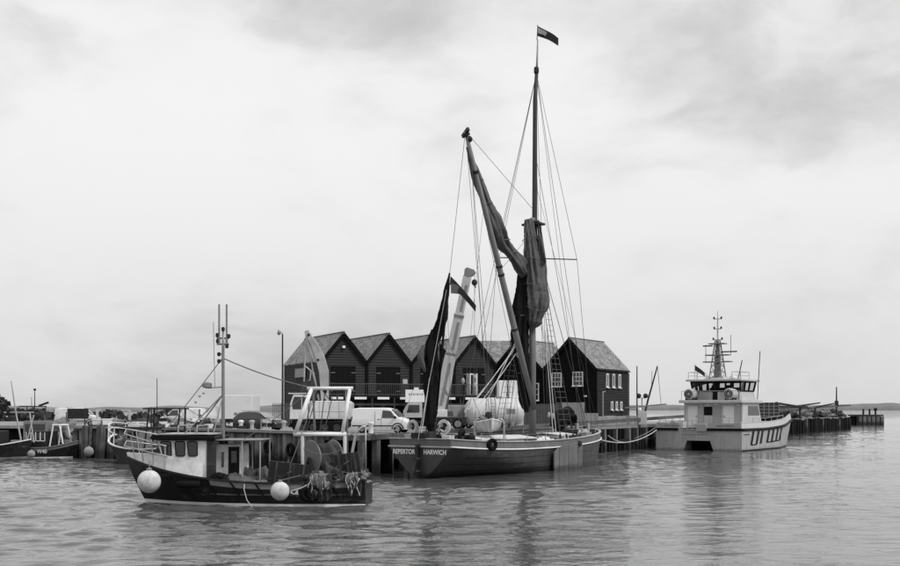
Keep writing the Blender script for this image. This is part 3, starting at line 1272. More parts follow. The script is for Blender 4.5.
def make_van(root, paint='van_white', L=4.4, H=1.84, Wd=0.88):
    st = [(-L / 2, H - 0.35, Wd * .9), (-L / 2 + 0.08, H - 0.06, Wd * .97), (-L / 2 + 0.5, H, Wd), (0.35, H, Wd), (0.62, H - 0.03, Wd), (0.95, H - 0.22, Wd), (1.42, 1.16, Wd), (1.75, 1.05, Wd * .98), (2.05, 0.92, Wd * .93), (L / 2, 0.66, Wd * .82)]
    shell(st, 0.28, 1.08, 'body', paint, root)
    for s in (-1, 1):
        mb = MB()
        y0, y1 = s * (Wd * 0.99 + 0.012), s * (Wd * 0.86 + 0.012)
        mb.prism([(0.18, y0, 1.12), (1.22, y0, 1.12), (0.82, y1, 1.62), (0.22, y1, 1.66)], (0, s * 0.012, 0))
        mb.build('side_window', 'glass', root)
        mb = MB()
        mb.box(-0.35, -0.33, s * Wd - 0.006, s * Wd + 0.006, 0.5, 1.6)
        mb.box(0.12, 0.14, s * Wd - 0.006, s * Wd + 0.006, 0.4, 1.1)
        mb.box(-0.15, 0.03, s * Wd - 0.01, s * Wd + 0.03, 0.98, 1.03)
        mb.build('door_seam', 'dark_metal', root)
        mb = MB()
        mb.box(1.12, 1.3, s * (Wd + 0.02), s * (Wd + 0.2), 1.08, 1.24)
        mb.build('mirror', 'black', root, bevel=0.03)
        mb = MB()
        mb.ball((L / 2 - 0.2, s * Wd * 0.66, 0.78), 0.15, 10, 8, (1, 1.1, 0.75))
        mb.build('headlight', 'lamp_white', root, True)
        mb = MB()
        mb.tube([(1.38 + 0.42 * math.cos(a), s * (Wd - 0.0), 0.31 + 0.42 * math.sin(a)) for a in [math.pi * k / 10 for k in range(11)]], 0.045, 6)
        mb.build('wheel_arch', 'black', root)
    mb = MB()
    zz = lambda x: (H - 0.22) + (1.16 - (H - 0.22)) * (x - 0.95) / (1.42 - 0.95)
    mb.prism([(0.86, -Wd * .72, H - 0.12), (0.86, Wd * .72, H - 0.12), (1.44, Wd * .82, 1.2), (1.44, -Wd * .82, 1.2)], (0.03, 0, 0.04))
    mb.build('windscreen', 'glass', root)
    mb = MB()
    mb.box(L / 2 - 0.12, L / 2 + 0.05, -Wd * .78, Wd * .78, 0.3, 0.56)
    mb.build('bumper', 'black', root, bevel=0.05)
    MB().box(L / 2 + 0.05, L / 2 + 0.065, -0.26, 0.26, 0.4, 0.51).build('number_plate', 'clean_white', root)
    MB().box(L / 2 - 0.1, L / 2 + 0.02, -Wd * .5, Wd * .5, 0.6, 0.72).build('grille', 'black', root)
    for s in (-1, 1):
        MB().box(-L / 2 + 0.1, 1.0, s * Wd - 0.012, s * Wd + 0.012, 0.5, 0.58).build('side_strip', 'black', root)
        MB().box(-L / 2 + 0.02, -L / 2 + 0.12, s * Wd * 0.9 - 0.06, s * Wd * 0.9 + 0.06, 0.85, 1.2).build('tail_lamp', 'dark_metal', root)
    wheel_parts(root, [(x, s * (Wd - 0.1)) for x in (1.38, -1.35) for s in (-1, 1)], 0.31, 0.2)


v = thing('panel_van', 'white panel van parked on the quay edge below the second house', 'van', (PX(383, 83.5), 83.5, QUAY), R(-14))
make_van(v)
v2 = thing('panel_van', 'small distant white van half hidden behind the fishing boat mast', 'van', (PX(183, 112), 112, QUAY), R(172))
make_van(v2, 'dirty_white')
v2.scale = (1.0, 1.0, 1.0)
v3 = thing('panel_van', 'pale van near the left quay corner, behind the moored dark boats', 'van', (PX(78, 116), 116, QUAY), R(8))
make_van(v3, 'dirty_white')
v4 = thing('panel_van', 'grey van parked under the balcony behind the mizzen mast', 'van', (PX(452, 104), 104, QUAY), R(200))
make_van(v4, 'grey_paint', 4.4, 2.1)

car = thing('hatchback_car', 'dark car with pale bonnet parked beside the box van', 'car', (PX(259, 93), 93, QUAY), R(-22))
st = [(-2.05, 0.85, 0.72), (-1.95, 1.1, 0.8), (-1.5, 1.48, 0.84), (-0.9, 1.55, 0.85), (0.0, 1.53, 0.85), (0.3, 1.46, 0.85), (1.0, 1.02, 0.85), (1.5, 0.93, 0.83), (1.9, 0.8, 0.76), (2.05, 0.6, 0.68)]
shell(st, 0.24, 0.92, 'body', 'car_dark', car, 0.76)
mb = MB()
mb.prism([(0.36, -0.58, 1.47), (0.36, 0.58, 1.47), (1.03, 0.72, 1.05), (1.03, -0.72, 1.05)], (0.02, 0, 0.03))
mb.build('windscreen', 'car_silver', car)
mb = MB()
mb.prism([(1.08, -0.74, 1.02), (1.08, 0.74, 1.02), (1.88, 0.66, 0.84), (1.88, -0.66, 0.84)], (0.01, 0, 0.02))
mb.build('bonnet', 'car_silver', car)
for s in (-1, 1):
    mb = MB()
    mb.prism([(-1.45, s * 0.85, 0.96), (0.8, s * 0.85, 0.96), (0.25, s * 0.68, 1.4), (-1.2, s * 0.68, 1.42)], (0, s * 0.012, 0))
    mb.build('side_window', 'glass', car)
    mb = MB()
    mb.ball((1.85, s * 0.58, 0.66), 0.14, 10, 8, (0.8, 1.2, 0.7))
    mb.build('headlight', 'lamp_white', car, True)
    mb = MB()
    mb.tube([(-1.3, s * 0.55, 1.56), (-1.2, s * 0.55, 1.62), (0.1, s * 0.55, 1.6), (0.2, s * 0.55, 1.54)], 0.025, 6)
    mb.build('roof_rail', 'galv', car)
wheel_parts(car, [(x, s * 0.76) for x in (1.28, -1.28) for s in (-1, 1)], 0.31, 0.2)

bv = thing('box_lorry', 'white box lorry parked behind the dark car', 'lorry', (PX(234, 112), 112, QUAY), R(168))
mb = MB()
mb.box(-2.3, 1.2, -1.05, 1.05, 0.75, 3.1)
mb.build('cargo_box', 'van_white', bv, bevel=0.05)
st = [(1.25, 2.1, 0.95), (1.6, 2.15, 0.97), (2.0, 2.0, 0.96), (2.55, 1.3, 0.95), (2.9, 1.1, 0.9), (3.0, 0.8, 0.85)]
shell(st, 0.35, 1.2, 'cab', 'van_white', bv)
mb = MB()
mb.box(-2.3, 1.2, -0.9, 0.9, 0.42, 0.74)
mb.build('chassis', 'black', bv)
mb = MB()
mb.box(-0.8, -0.45, 1.05, 1.065, 1.15, 1.4)
mb.box(-0.8, 0.6, -1.065, -1.05, 1.15, 1.4)
mb.build('decal', 'grey_paint', bv)
wheel_parts(bv, [(x, s * 0.85) for x in (2.2, -1.4) for s in (-1, 1)], 0.36, 0.24)

# ---- excavator on tracks
ex = thing('tracked_excavator', 'white tracked excavator with raised arm on the quay before the first house', 'excavator', (PX(321, 87.5), 87.5, QUAY), 0.0)
for s in (-1, 1):
    mb = MB()
    prof = [(-2.05, 0.35), (-1.85, 0.08), (-1.5, 0.0), (1.5, 0.0), (1.85, 0.08), (2.05, 0.35), (1.9, 0.65), (1.55, 0.76), (-1.55, 0.76), (-1.9, 0.65)]
    mb.prism([(x, s * 1.15 - 0.28, z) for x, z in prof], (0, 0.56, 0))
    tr = mb.build('track', 'rubber', ex, bevel=0.03)
    for k in range(4):
        mb = MB()
        mb.lathe([(0.1, -0.3), (0.27, -0.3), (0.27, 0.3), (0.1, 0.3)], 14, (-1.35 + 0.9 * k, s * 1.15, 0.37), 'Y')
        mb.build('roller', 'rust', tr)
    mb = MB()
    for k in range(18):
        x = -1.7 + 0.2 * k
        mb.box(x - 0.07, x + 0.07, s * 1.15 - 0.31, s * 1.15 + 0.31, 0.75, 0.81)
    mb.build('track_shoe', 'dark_metal', tr)
mb = MB()
mb.box(-1.1, 1.1, -0.85, 0.85, 0.4, 1.0)
mb.build('undercarriage', 'black', ex)
mb = MB()
mb.prism([(-0.8, -1.25, 0.98), (2.35, -1.25, 0.98), (2.45, -1.25, 1.2), (2.45, -1.25, 2.2), (2.2, -1.25, 2.38), (-0.8, -1.25, 2.38)], (0, 2.5, 0))
mb.build('engine_housing', 'excavator', ex, bevel=0.06)
mb = MB()
for k in range(3):
    mb.box(0.0 + 0.75 * k, 0.02 + 0.75 * k, -1.262, -1.25, 1.1, 2.3)
mb.box(-0.7, 2.3, -1.262, -1.25, 1.55, 1.57)
mb.build('panel_seam', 'grey_metal', ex)
mb = MB()
mb.prism([(-2.25, -1.25, 0.98), (-0.86, -1.25, 0.98), (-0.86, -1.25, 2.85), (-1.95, -1.25, 2.9), (-2.2, -1.25, 2.2)], (0, 1.15, 0))
cb = mb.build('cab', 'excavator', ex, bevel=0.05)
mb = MB()
mb.prism([(-2.0, -1.275, 1.75), (-1.35, -1.275, 1.75), (-1.35, -1.275, 2.68), (-1.88, -1.275, 2.7), (-2.05, -1.275, 2.2)], (0, 0.02, 0))
mb.prism([(-1.27, -1.275, 1.75), (-0.98, -1.275, 1.75), (-0.98, -1.275, 2.66), (-1.27, -1.275, 2.67)], (0, 0.02, 0))
mb.build('cab_window', 'glass', cb)
mb = MB()
mb.box(-2.35, -0.75, -1.3, -0.05, 2.9, 2.98)
mb.build('cab_roof', 'excavator', cb, bevel=0.03)
mb = MB()
mb.tube([(1.2, 0.5, 2.3), (1.2, 0.5, 2.75), (1.35, 0.5, 2.85)], 0.07, 8)
mb.build('exhaust', 'rust', ex)


def exw(px, py, y=0.0):
    p = W(px, py, 87.5 + y)
    q = p - ex.location
    return Vector((q.x, y, q.z))


def beam(mb, pts, wid):
    """boxed arm from centre line points with section heights"""
    secs = []
    for i, (p, h) in enumerate(pts):
        a = pts[max(i - 1, 0)][0]
        b = pts[min(i + 1, len(pts) - 1)][0]
        d = (b - a).normalized()
        n = Vector((-d.z, 0, d.x)) * h / 2
        secs.append([p + n + Vector((0, -wid / 2, 0)), p - n + Vector((0, -wid / 2, 0)), p - n + Vector((0, wid / 2, 0)), p + n + Vector((0, wid / 2, 0))])
    mb.loft(secs, True, True)


mb = MB()
beam(mb, [(exw(325, 404), 0.55), (exw(324.5, 388), 0.62), (exw(324, 372), 0.72), (exw(320, 357), 0.68), (exw(314.5, 345), 0.5), (exw(310, 337), 0.38)], 0.5)
mb.build('boom', 'excavator_arm', ex, bevel=0.03)
mb = MB()
beam(mb, [(exw(306.5, 330.5), 0.3), (exw(309, 337), 0.55), (exw(312, 348), 0.5), (exw(317, 362), 0.36)], 0.36)
mb.build('dipper_arm', 'excavator_arm', ex, bevel=0.03)
mb = MB()
mb.tube([exw(306, 345), exw(304.5, 366), exw(304, 384)], 0.055, 8)
mb.tube([exw(305, 366), exw(311, 371), exw(310, 380), exw(304, 384)], 0.06, 8)
mb.build('bucket_linkage', 'excavator_arm', ex)
mb = MB()
mb.tube([exw(319, 400), exw(313, 372)], 0.09, 8)
mb.tube([exw(313, 372), exw(311, 358)], 0.05, 8)
mb.build('hydraulic_ram', 'galv', ex)
mb = MB()
a = [exw(304, 382), exw(312, 380), exw(316, 387), exw(312, 396), exw(304, 396), exw(300, 390)]
mb.prism([p + Vector((0, -0.45, 0)) for p in a], (0, 0.9, 0))
mb.build('bucket', 'rust', ex, bevel=0.03)
for px, py in ((309, 335), (318.5, 360), (325, 400)):
    mb = MB()
    mb.lathe([(0.10, -0.30), (0.10, 0.30)], 12, exw(px, py), 'Y')
    mb.build('pivot_pin', 'dark_metal', ex)

# ---- mobile crane behind the mizzen mast
cr = thing('mobile_crane', 'mobile crane with raised white telescopic boom behind the mizzen mast', 'crane', (PX(437, 99), 99, QUAY), 0.0)


def crw(px, py, y=0.0):
    q = W(px, py, 99 + y) - cr.location
    return Vector((q.x, y, q.z))


mb = MB()
mb.box(-2.8, 2.6, -1.1, 1.1, 0.55, 1.05)
mb.build('chassis', 'dark_metal', cr, bevel=0.03)
mb = MB()
mb.prism([(-2.9, -1.1, 0.7), (-1.3, -1.1, 0.7), (-1.3, -1.1, 2.3), (-2.5, -1.1, 2.3), (-2.9, -1.1, 1.6)], (0, 2.2, 0))
cc = mb.build('cab', 'light_grey', cr, bevel=0.06)
mb = MB()
mb.prism([(-2.6, -1.12, 1.45), (-1.5, -1.12, 1.45), (-1.5, -1.12, 2.1), (-2.42, -1.12, 2.1)], (0, 0.02, 0))
mb.build('cab_window', 'glass', cc)
wheel_parts(cr, [(x, s * 0.95) for x in (-2.0, 0.4, 1.8) for s in (-1, 1)], 0.48, 0.32)
A, B = crw(438.5, 412), crw(467.5, 276)
for t0, t1, h, nm in ((0.0, 0.42, 1.0, 'boom_base'), (0.38, 0.72, 0.86, 'boom_section'), (0.68, 1.0, 0.74, 'boom_section')):
    mb = MB()
    beam(mb, [(A.lerp(B, t0), h), (A.lerp(B, t1), h)], h * 0.8)
    mb.build(nm, 'light_grey', cr, bevel=0.03)
for t0, t1 in ((0.05, 0.36), (0.46, 0.66), (0.74, 0.93)):
    for y in (-0.415, 0.415):
        mb = MB()
        n_ = Vector((-(B - A).normalized().z, 0, (B - A).normalized().x)) * 0.2
        yy = y * (1.0 if t0 < 0.4 else 0.86 if t0 < 0.7 else 0.74)
        mb.prism([A.lerp(B, t0) - n_ + Vector((0, yy, 0)), A.lerp(B, t1) - n_ + Vector((0, yy, 0)), A.lerp(B, t1) + n_ * 0.2 + Vector((0, yy, 0)), A.lerp(B, t0) + n_ * 0.2 + Vector((0, yy, 0))], (0, 0.012 if y > 0 else -0.012, 0))
        mb.build('side_panel', 'grey_paint', cr)
MB().tube([A.lerp(B, 0.02) + Vector((0.62, 0, 0)), A.lerp(B, 0.30) + Vector((0.42, 0, 0))], 0.13, 10).build('lift_ram', 'grey_metal', cr, True)
for t in (0.42, 0.70):
    mb = MB()
    beam(mb, [(A.lerp(B, t), 1.08 - t * 0.25), (A.lerp(B, t + 0.012), 1.08 - t * 0.25)], 0.9)
    mb.build('boom_collar', 'grey_metal', cr)
mb = MB()
h0 = [crw(464.5, 269.5), crw(467, 267.5), crw(474, 270), crw(476, 273), crw(473, 276), crw(468, 277.5), crw(464, 275)]
mb.prism([p + Vector((0, -0.33, 0)) for p in h0], (0, 0.66, 0))
mb.build('boom_head', 'grey_metal', cr, bevel=0.03)
mb = MB()
for dy in (-0.12, 0.12):
    mb.tube([crw(474.5, 273, dy), crw(474.5, 281, dy)], 0.02, 5)
mb.tube([crw(474.5, 283), crw(474.5, 392)], 0.018, 5)
mb.build('hoist_rope', 'wire', cr)
mb = MB()
mb.ball(crw(474.5, 282.5), 0.26, 10, 8, (1, 0.6, 1.1))
mb.tube([crw(474.5, 284), crw(474.5, 286.5), crw(475.6, 287.5), crw(475.8, 286)], 0.06, 6)
mb.build('hook_block', 'dark_metal', cr)
mb = MB()
mb.box(-0.6, 0.9, -0.7, 0.7, 1.05, 1.7)
mb.build('turret', 'dirty_white', cr, bevel=0.04)

# ---- white tank on the quay
tk = thing('storage_tank', 'large white cylindrical storage tank lying on the quay behind the barge', 'tank', (PX(494.5, 103), 103, QUAY), R(7))
rt = 1.22
mb = MB()
prof = [(0.02, -2.72), (0.45, -2.68), (0.8, -2.57), (1.05, -2.38), (1.18, -2.15), (rt, -1.9), (rt, 1.9), (1.18, 2.15), (1.05, 2.38), (0.8, 2.57), (0.45, 2.68), (0.02, 2.72)]
mb.lathe(prof, 40, (0, 0, 1.5), 'X')
mb.build('shell', 'tank', tk, True)
for x in (-1.9, 0.0, 1.9):
    mb = MB()
    mb.lathe([(rt + 0.005, -0.03), (rt + 0.025, -0.02), (rt + 0.025, 0.02), (rt + 0.005, 0.03)], 40, (x, 0, 1.5), 'X', False)
    mb.build('weld_band', 'light_grey', tk)
for x in (-1.5, 1.5):
    mb = MB()
    mb.box(x - 0.15, x + 0.15, -0.95, 0.95, 0, 0.75)
    mb.build('saddle', 'concrete', tk)
mb = MB()
mb.lathe([(0.3, 2.68), (0.3, 2.85), (0.36, 2.85), (0.36, 2.9)], 16, (0.4, 0, 0))
mb.build('manhole', 'light_grey', tk)

MB().tube([(-2.5, -0.7, 0.2), (-2.5, -0.7, 1.1), (-2.4, -0.3, 1.3), (-2.35, 0, 1.3)], 0.06, 8).build('pipe', 'grey_metal', tk)
mb = MB()
for x in (-0.5, -0.15):
    mb.tube([(x, -1.3, 0.1), (x, -1.3, 2.2), (x, -0.9, 2.75), (x, -0.3, 2.85)], 0.025, 6)
for k in range(8):
    mb.tube([(-0.5, -1.3, 0.35 + 0.27 * k), (-0.15, -1.3, 0.35 + 0.27 * k)], 0.018, 5)
mb.build('ladder', 'dark_metal', tk)
MB().box(0.9, 1.7, -1.235, -1.2, 1.35, 1.75).build('label_plate', 'grey_paint', tk)
# white cabinet standing on a pale container behind the tank
ct = thing('pale_container', 'pale container behind the white tank, under the cabinets', 'container', (PX(507, 110), 110, QUAY), R(10))
mb = MB()
mb.box(-1.4, 1.4, -1.1, 1.1, 0, 2.75)
mb.build('box', 'light_grey', ct, bevel=0.03)
mb = MB()
for k in range(9):
    x = -1.2 + 0.3 * k
    mb.box(x - 0.05, x + 0.05, -1.14, -1.1, 0.15, 2.6)
mb.build('rib', 'light_grey', ct)
for k, (a, b, lb) in enumerate(((-0.95, -0.15, 'left white cabinet on top of the pale container'), (0.1, 1.0, 'wider right white cabinet on top of the pale container'))):
    cab = thing('cabinet', lb, 'cabinet', (PX(507, 110), 110, QUAY + 2.75), R(10), 'white cabinets on the container')
    mb = MB()
    mb.box(a, b, -0.6, 0.4, 0.0, 1.75)
    mb.build('case', 'white_paint', cab, bevel=0.03)
    mb = MB()
    mb.box(a + 0.05, b - 0.05, -0.62, -0.6, 0.08, 1.65)
    mb.build('door', 'clean_white', cab)

# ---- lamp post left of the houses
lp = thing('lamp_post', 'tall thin dark lamp post left of the houses', 'lamp post', (PX(282.5, 104), 104, QUAY))
mb = MB()
zt = PZ(334, 104) - QUAY
mb.tube([(0, 0, 0), (0, 0, 1.2), (0, 0, zt)], [0.11, 0.09, 0.065], 10)
mb.build('pole', 'dark_metal', lp)
mb = MB()
mb.tube([(0, 0, zt), (-0.1, 0, zt + 0.15), (-0.3, 0, zt + 0.2)], 0.03, 6)
mb.build('arm', 'dark_metal', lp)
mb = MB()
mb.lathe([(0.05, 0.28), (0.12, 0.2), (0.17, 0.0), (0.13, -0.14), (0.05, -0.2)], 14, (-0.32, 0, zt + 0.1))
mb.build('camera_dome', 'grey_metal', lp, True)


# ---- fences and hoardings
def fence(name, label, cat, a, b, z0, h, m, n, post='wood_dark', th=0.05, gap=0.01, group=None):
    a, b = Vector(a), Vector(b)
    root = thing(name, label, cat, (a.x, a.y, z0), math.atan2(b.y - a.y, b.x - a.x), group)
    L = (b - a).length
    for i in range(n):
        mb = MB()
        x0, x1 = L * i / n + gap, L * (i + 1) / n - gap
        dz = random.uniform(-0.02, 0.02)
        o = random.uniform(0, 0.015)
        mb.box(x0, x1, -th - o, -o, 0.03, h + dz)
        mb.build('board', m, root)
    mb = MB()
    for z in (0.35, h - 0.3):
        mb.box(0, L, 0.005, 0.08, z, z + 0.1)
    mb.build('rail', post, root)
    return root


D = 117.5
fence('hoarding', 'tall pale hoarding panel standing against the black end house', 'hoarding', (PX(562, D), D + 0.3), (PX(584, D), D - 0.6), QUAY, PZ(402.5, D) - QUAY, 'hoarding', 6)
fence('hoarding', 'lower pale hoarding panel to the right of the tall one', 'hoarding', (PX(583.5, D), D - 0.9), (PX(597, D), D - 1.2), QUAY, PZ(413, D) - QUAY, 'hoarding', 4)
fence('board_fence', 'dark weathered board fence behind the mast foot', 'fence', (PX(519, 118), 118.5), (PX(562, 118), 118), QUAY, PZ(404, 118) - QUAY, 'hoarding_dark', 16)
fence('picket_fence', 'pale picket fence beside the foot of the lamp post', 'fence', (PX(272, 118), 118), (PX(292, 118), 118), QUAY, PZ(403, 118) - QUAY, 'hoarding', 12, gap=0.05)

# low concrete wall, bulk bags and odds and ends on the quay right of the barge
lw = thing('low_wall', 'low pale concrete block wall on the quay before the end house', 'wall', (0, 0, 0))
for k in range(5):
    t0 = 47.2 + 3.1 * k
    a, b = qp(t0, -1.6), qp(t0 + 3.02, -1.6)
    mb = MB()
    mb.bar(a + Vector((0, 0, 0.48)), b + Vector((0, 0, 0.48)), 0.5, 0.95 + 0.12 * (k % 2))
    mb.build('concrete_block', 'concrete', lw, bevel=0.05)
bag_words = ['first bulk bag from the barge bow behind the low wall', 'second bulk bag behind the low wall', 'slumped third bulk bag behind the low wall', 'last bulk bag behind the low wall, nearest the white drum']
for k in range(4):
    mb = MB()
    mb.ball((0, 0, 0.58), 0.75, 16, 10, (1, 1, 0.82), 0.35)
    for i, p in enumerate(mb.v):
        x, y, z = p
        mb.v[i] = (max(-0.62, min(0.62, x)), max(-0.62, min(0.62, y)), max(0.0, min(1.12, z)))
    o = mb.build('bulk_bag', 'bag', None, True)
    place(o, qp(48.5 + 3.0 * k, -3.0 - 0.4 * (k % 2)), 0.5 + k)
    o.scale = (1, 1, 1.15 - 0.12 * k)
    tag(o, bag_words[k], 'bag', 'bulk bags behind the low wall')
wd = thing('drum_stack', 'white plastic drums stacked near the end of the low wall', 'drum', qp(63.5, -2.2))
for k in range(2):
    mb = MB()
    z = 0.95 * k
    mb.lathe([(0.3, z), (0.36, z + 0.05), (0.36, z + 0.3), (0.38, z + 0.33), (0.36, z + 0.36), (0.36, z + 0.6), (0.38, z + 0.63), (0.36, z + 0.66), (0.36, z + 0.88), (0.3, z + 0.94)], 20)
    mb.build('drum', 'white_paint', wd, True)
bm = thing('beam_stack', 'dark beams stacked below the small lower windows', 'beams', qp(55.5, -4.6), math.atan2(UQ.y, UQ.x) - 0.25)
for k in range(4):
    mb = MB()
    mb.box(-2.4, 2.6, -0.35 + 0.36 * (k % 2), -0.02 + 0.36 * (k % 2), 1.05 + 0.3 * (k // 2), 1.32 + 0.3 * (k // 2))
    mb.build('beam', 'wood_dark', bm)
mb = MB()
for x in (-1.8, 1.8):
    mb.box(x - 0.15, x + 0.15, -0.4, 0.4, 0, 1.04)
mb.build('trestle', 'wood_dark', bm)

fl = thing('floodlight_pole', 'short pole with two round floodlights on the quay end', 'floodlight', W(642, 424, 126) * 1.0)
fl.location.z = QUAY
zt = PZ(398, 126) - QUAY
mb = MB()
mb.tube([(0, 0, 0), (0, 0, zt)], 0.07, 8)
mb.tube([(-0.45, 0, zt), (0.45, 0, zt)], 0.05, 6)
mb.build('pole', 'galv', fl)
for s in (-1, 1):
    mb = MB()
    mb.lathe([(0.08, 0.22), (0.2, 0.12), (0.27, -0.1), (0.27, -0.16)], 14, (s * 0.38, 0, zt + 0.24), 'Y')
    mb.build('lamp_head', 'dark_metal', fl, True)
mb = MB()
mb.box(-0.5, 0.5, -0.3, 0.3, 0.0, 1.5)
mb.build('cabinet', 'light_grey', fl, bevel=0.03)
mb = MB()
zz = PZ(407, 126) - QUAY
mb.bar((-1.9, 0, zz - 0.08), (2.7, 0, zz + 0.32), 0.12, 0.14)
mb.build('boom', 'wood_spar', fl)

dk = thing('derrick', 'leaning thin derrick mast with stay beyond the quay end', 'derrick', W(643, 424, 140))
dk.location.z = QUAY - 0.3


def dkw(px, py):
    q = W(px, py, 140) - dk.location
    return Vector((q.x, 0, q.z))


mb = MB()
mb.tube([dkw(642.5, 423), dkw(648, 400), dkw(657.5, 366)], [0.13, 0.12, 0.08], 8)
mb.build('mast', 'wood_dark', dk)
mb = MB()
mb.tube([dkw(657.5, 366), dkw(661, 404)], 0.03, 5)
mb.tube([dkw(652, 371), dkw(651.5, 386)], 0.03, 5)
mb.build('stay', 'wire', dk)
po = thing('thin_pole', 'thin dark vertical pole right of the black end house', 'pole', W(637, 424, 132))
po.location.z = QUAY
mb = MB()
mb.tube([(0, 0, 0), (0, 0, PZ(366, 132) - QUAY)], [0.09, 0.06], 8)
mb.build('shaft', 'wood_dark', po)
mb = MB()
mb.lathe([(0.2, 0), (0.2, 0.08), (0.11, 0.12)], 10)
mb.build('base', 'dark_metal', po)
po2 = thing('thin_pole', 'thin pale pole before the side wall of the black house', 'pole', W(603, 424, 117.5))
po2.location.z = QUAY
mb = MB()
mb.tube([(0, 0, 0), (0, 0, PZ(391, 117.5) - QUAY)], 0.05, 8)
mb.tube([(0, 0, PZ(392, 117.5) - QUAY), (0.3, 0, PZ(391.5, 117.5) - QUAY)], 0.04, 6)
mb.build('shaft', 'galv', po2)

# clutter on the far pier
sh = thing('pier_shed', 'low flat grey shed standing on the far pier', 'shed', qp(T_END + 26, -5.5), math.atan2(UQ.y, UQ.x))
mb = MB()
mb.box(-13, 14, -1.6, 1.6, 0, 2.3)
mb.build('wall', 'hoarding_dark', sh)
mb = MB()
mb.prism([(-13.4, -2, 2.3), (14.4, -2, 2.3), (14.4, -2, 2.45), (-13.4, -2, 2.45)], (0, 4, 0.25))
mb.build('roof', 'light_grey', sh)
ctn = thing('slatted_container', 'dark slatted container beside the bow of the workboat', 'container', W(764, 418, 172))
ctn.location.z = QUAY
mb = MB()
mb.box(-4.2, 2.0, -1.2, 1.2, 0.5, PZ(402.5, 172) - QUAY)
mb.build('box', 'wood_dark', ctn)
mb = MB()
for k in range(9):
    x = -4.1 + 0.75 * k
    mb.box(x - 0.06, x + 0.06, -1.26, -1.2, 0.5, PZ(402.5, 172) - QUAY)
for k in range(4):
    mb.box(-4.2, 2.0, -1.25, -1.21, 0.6 + 0.5 * k, 0.7 + 0.5 * k)
mb.build('slat', 'grey_paint', ctn)
mb = MB()
mb.box(-4.0, 1.8, -1.0, 1.0, 0, 0.49)
mb.build('skid', 'black', ctn)
bw = ['long dark spar lying sloped up to the right on the far pier', 'long dark spar lying sloped down to the right on the far pier', 'short spar sticking up beside the pier shed']
for k, (p, q) in enumerate((((778, 409, 200), (820, 402.8, 206)), ((776, 403, 196), (812, 408.5, 204)), ((812, 408, 215), (834, 403.5, 218)))):
    a, b = W(*p), W(*q)
    o = MB().tube([a, b], [0.22, 0.12], 8).build('spar', 'wood_dark')
    tag(o, bw[k], 'spar', 'spars on the far pier')
tr = thing('spar_trestle', 'timber trestle under the spars on the far pier', 'trestle')
mb = MB()
for px, Dd in ((784, 200), (800, 202), (815, 208)):
    p = W(px, 407.5, Dd)
    mb.bar((p.x, p.y, QUAY), (p.x, p.y, p.z), 0.3, 0.3)
mb.build('leg', 'wood_dark', tr)
pm_ = thing('pier_mast', 'tall thin post on the far pier beside the shed', 'post', W(836.5, 416, 236))
pm_.location.z = QUAY
mb = MB()
mb.tube([(0, 0, 0), (0, 0, PZ(387, 236) - QUAY)], [0.22, 0.12], 8)
mb.build('shaft', 'wood_dark', pm_)
mb = MB()
mb.box(-0.35, 0.35, -0.2, 0.2, 2.2, 3.4)
mb.build('box', 'dark_metal', pm_)
# net heaps and pots on the pier
rnd = random.Random(12)
names = ['dark net heap', 'grey net heap', 'pale rope heap']
spots = [(790, 4), (797, 14), (803, 24), (810, 31), (817, 38), (824, 46), (831, 52), (840, 60), (806, 20), (826, 49)]
wordpos = ['nearest the workboat bow', 'second from the workboat bow', 'third from the workboat bow', 'fourth from the workboat bow', 'fifth from the workboat bow', 'sixth from the workboat bow', 'just left of the pier post', 'right of the pier post', 'low before the pier shed', 'low near the pier post']
for k, (px, t) in enumerate(spots):
    mb = MB()
    mb.ball((0, 0, 0.3), rnd.uniform(1.0, 1.5), 16, 10, (1.4, 0.9, rnd.uniform(0.5, 0.8)), 1.1)
    mb.v = [(x, y, max(0, z)) for x, y, z in mb.v]
    o = mb.build('net_heap', ['net', 'net', 'net_pale'][k % 3], None, True)
    place(o, qp(T_END + t, -1.4 - 0.5 * (k % 2)), rnd.uniform(0, 6))
    tag(o, 'heap of nets on the far pier, ' + wordpos[k], 'net heap', 'net heaps on the far pier')


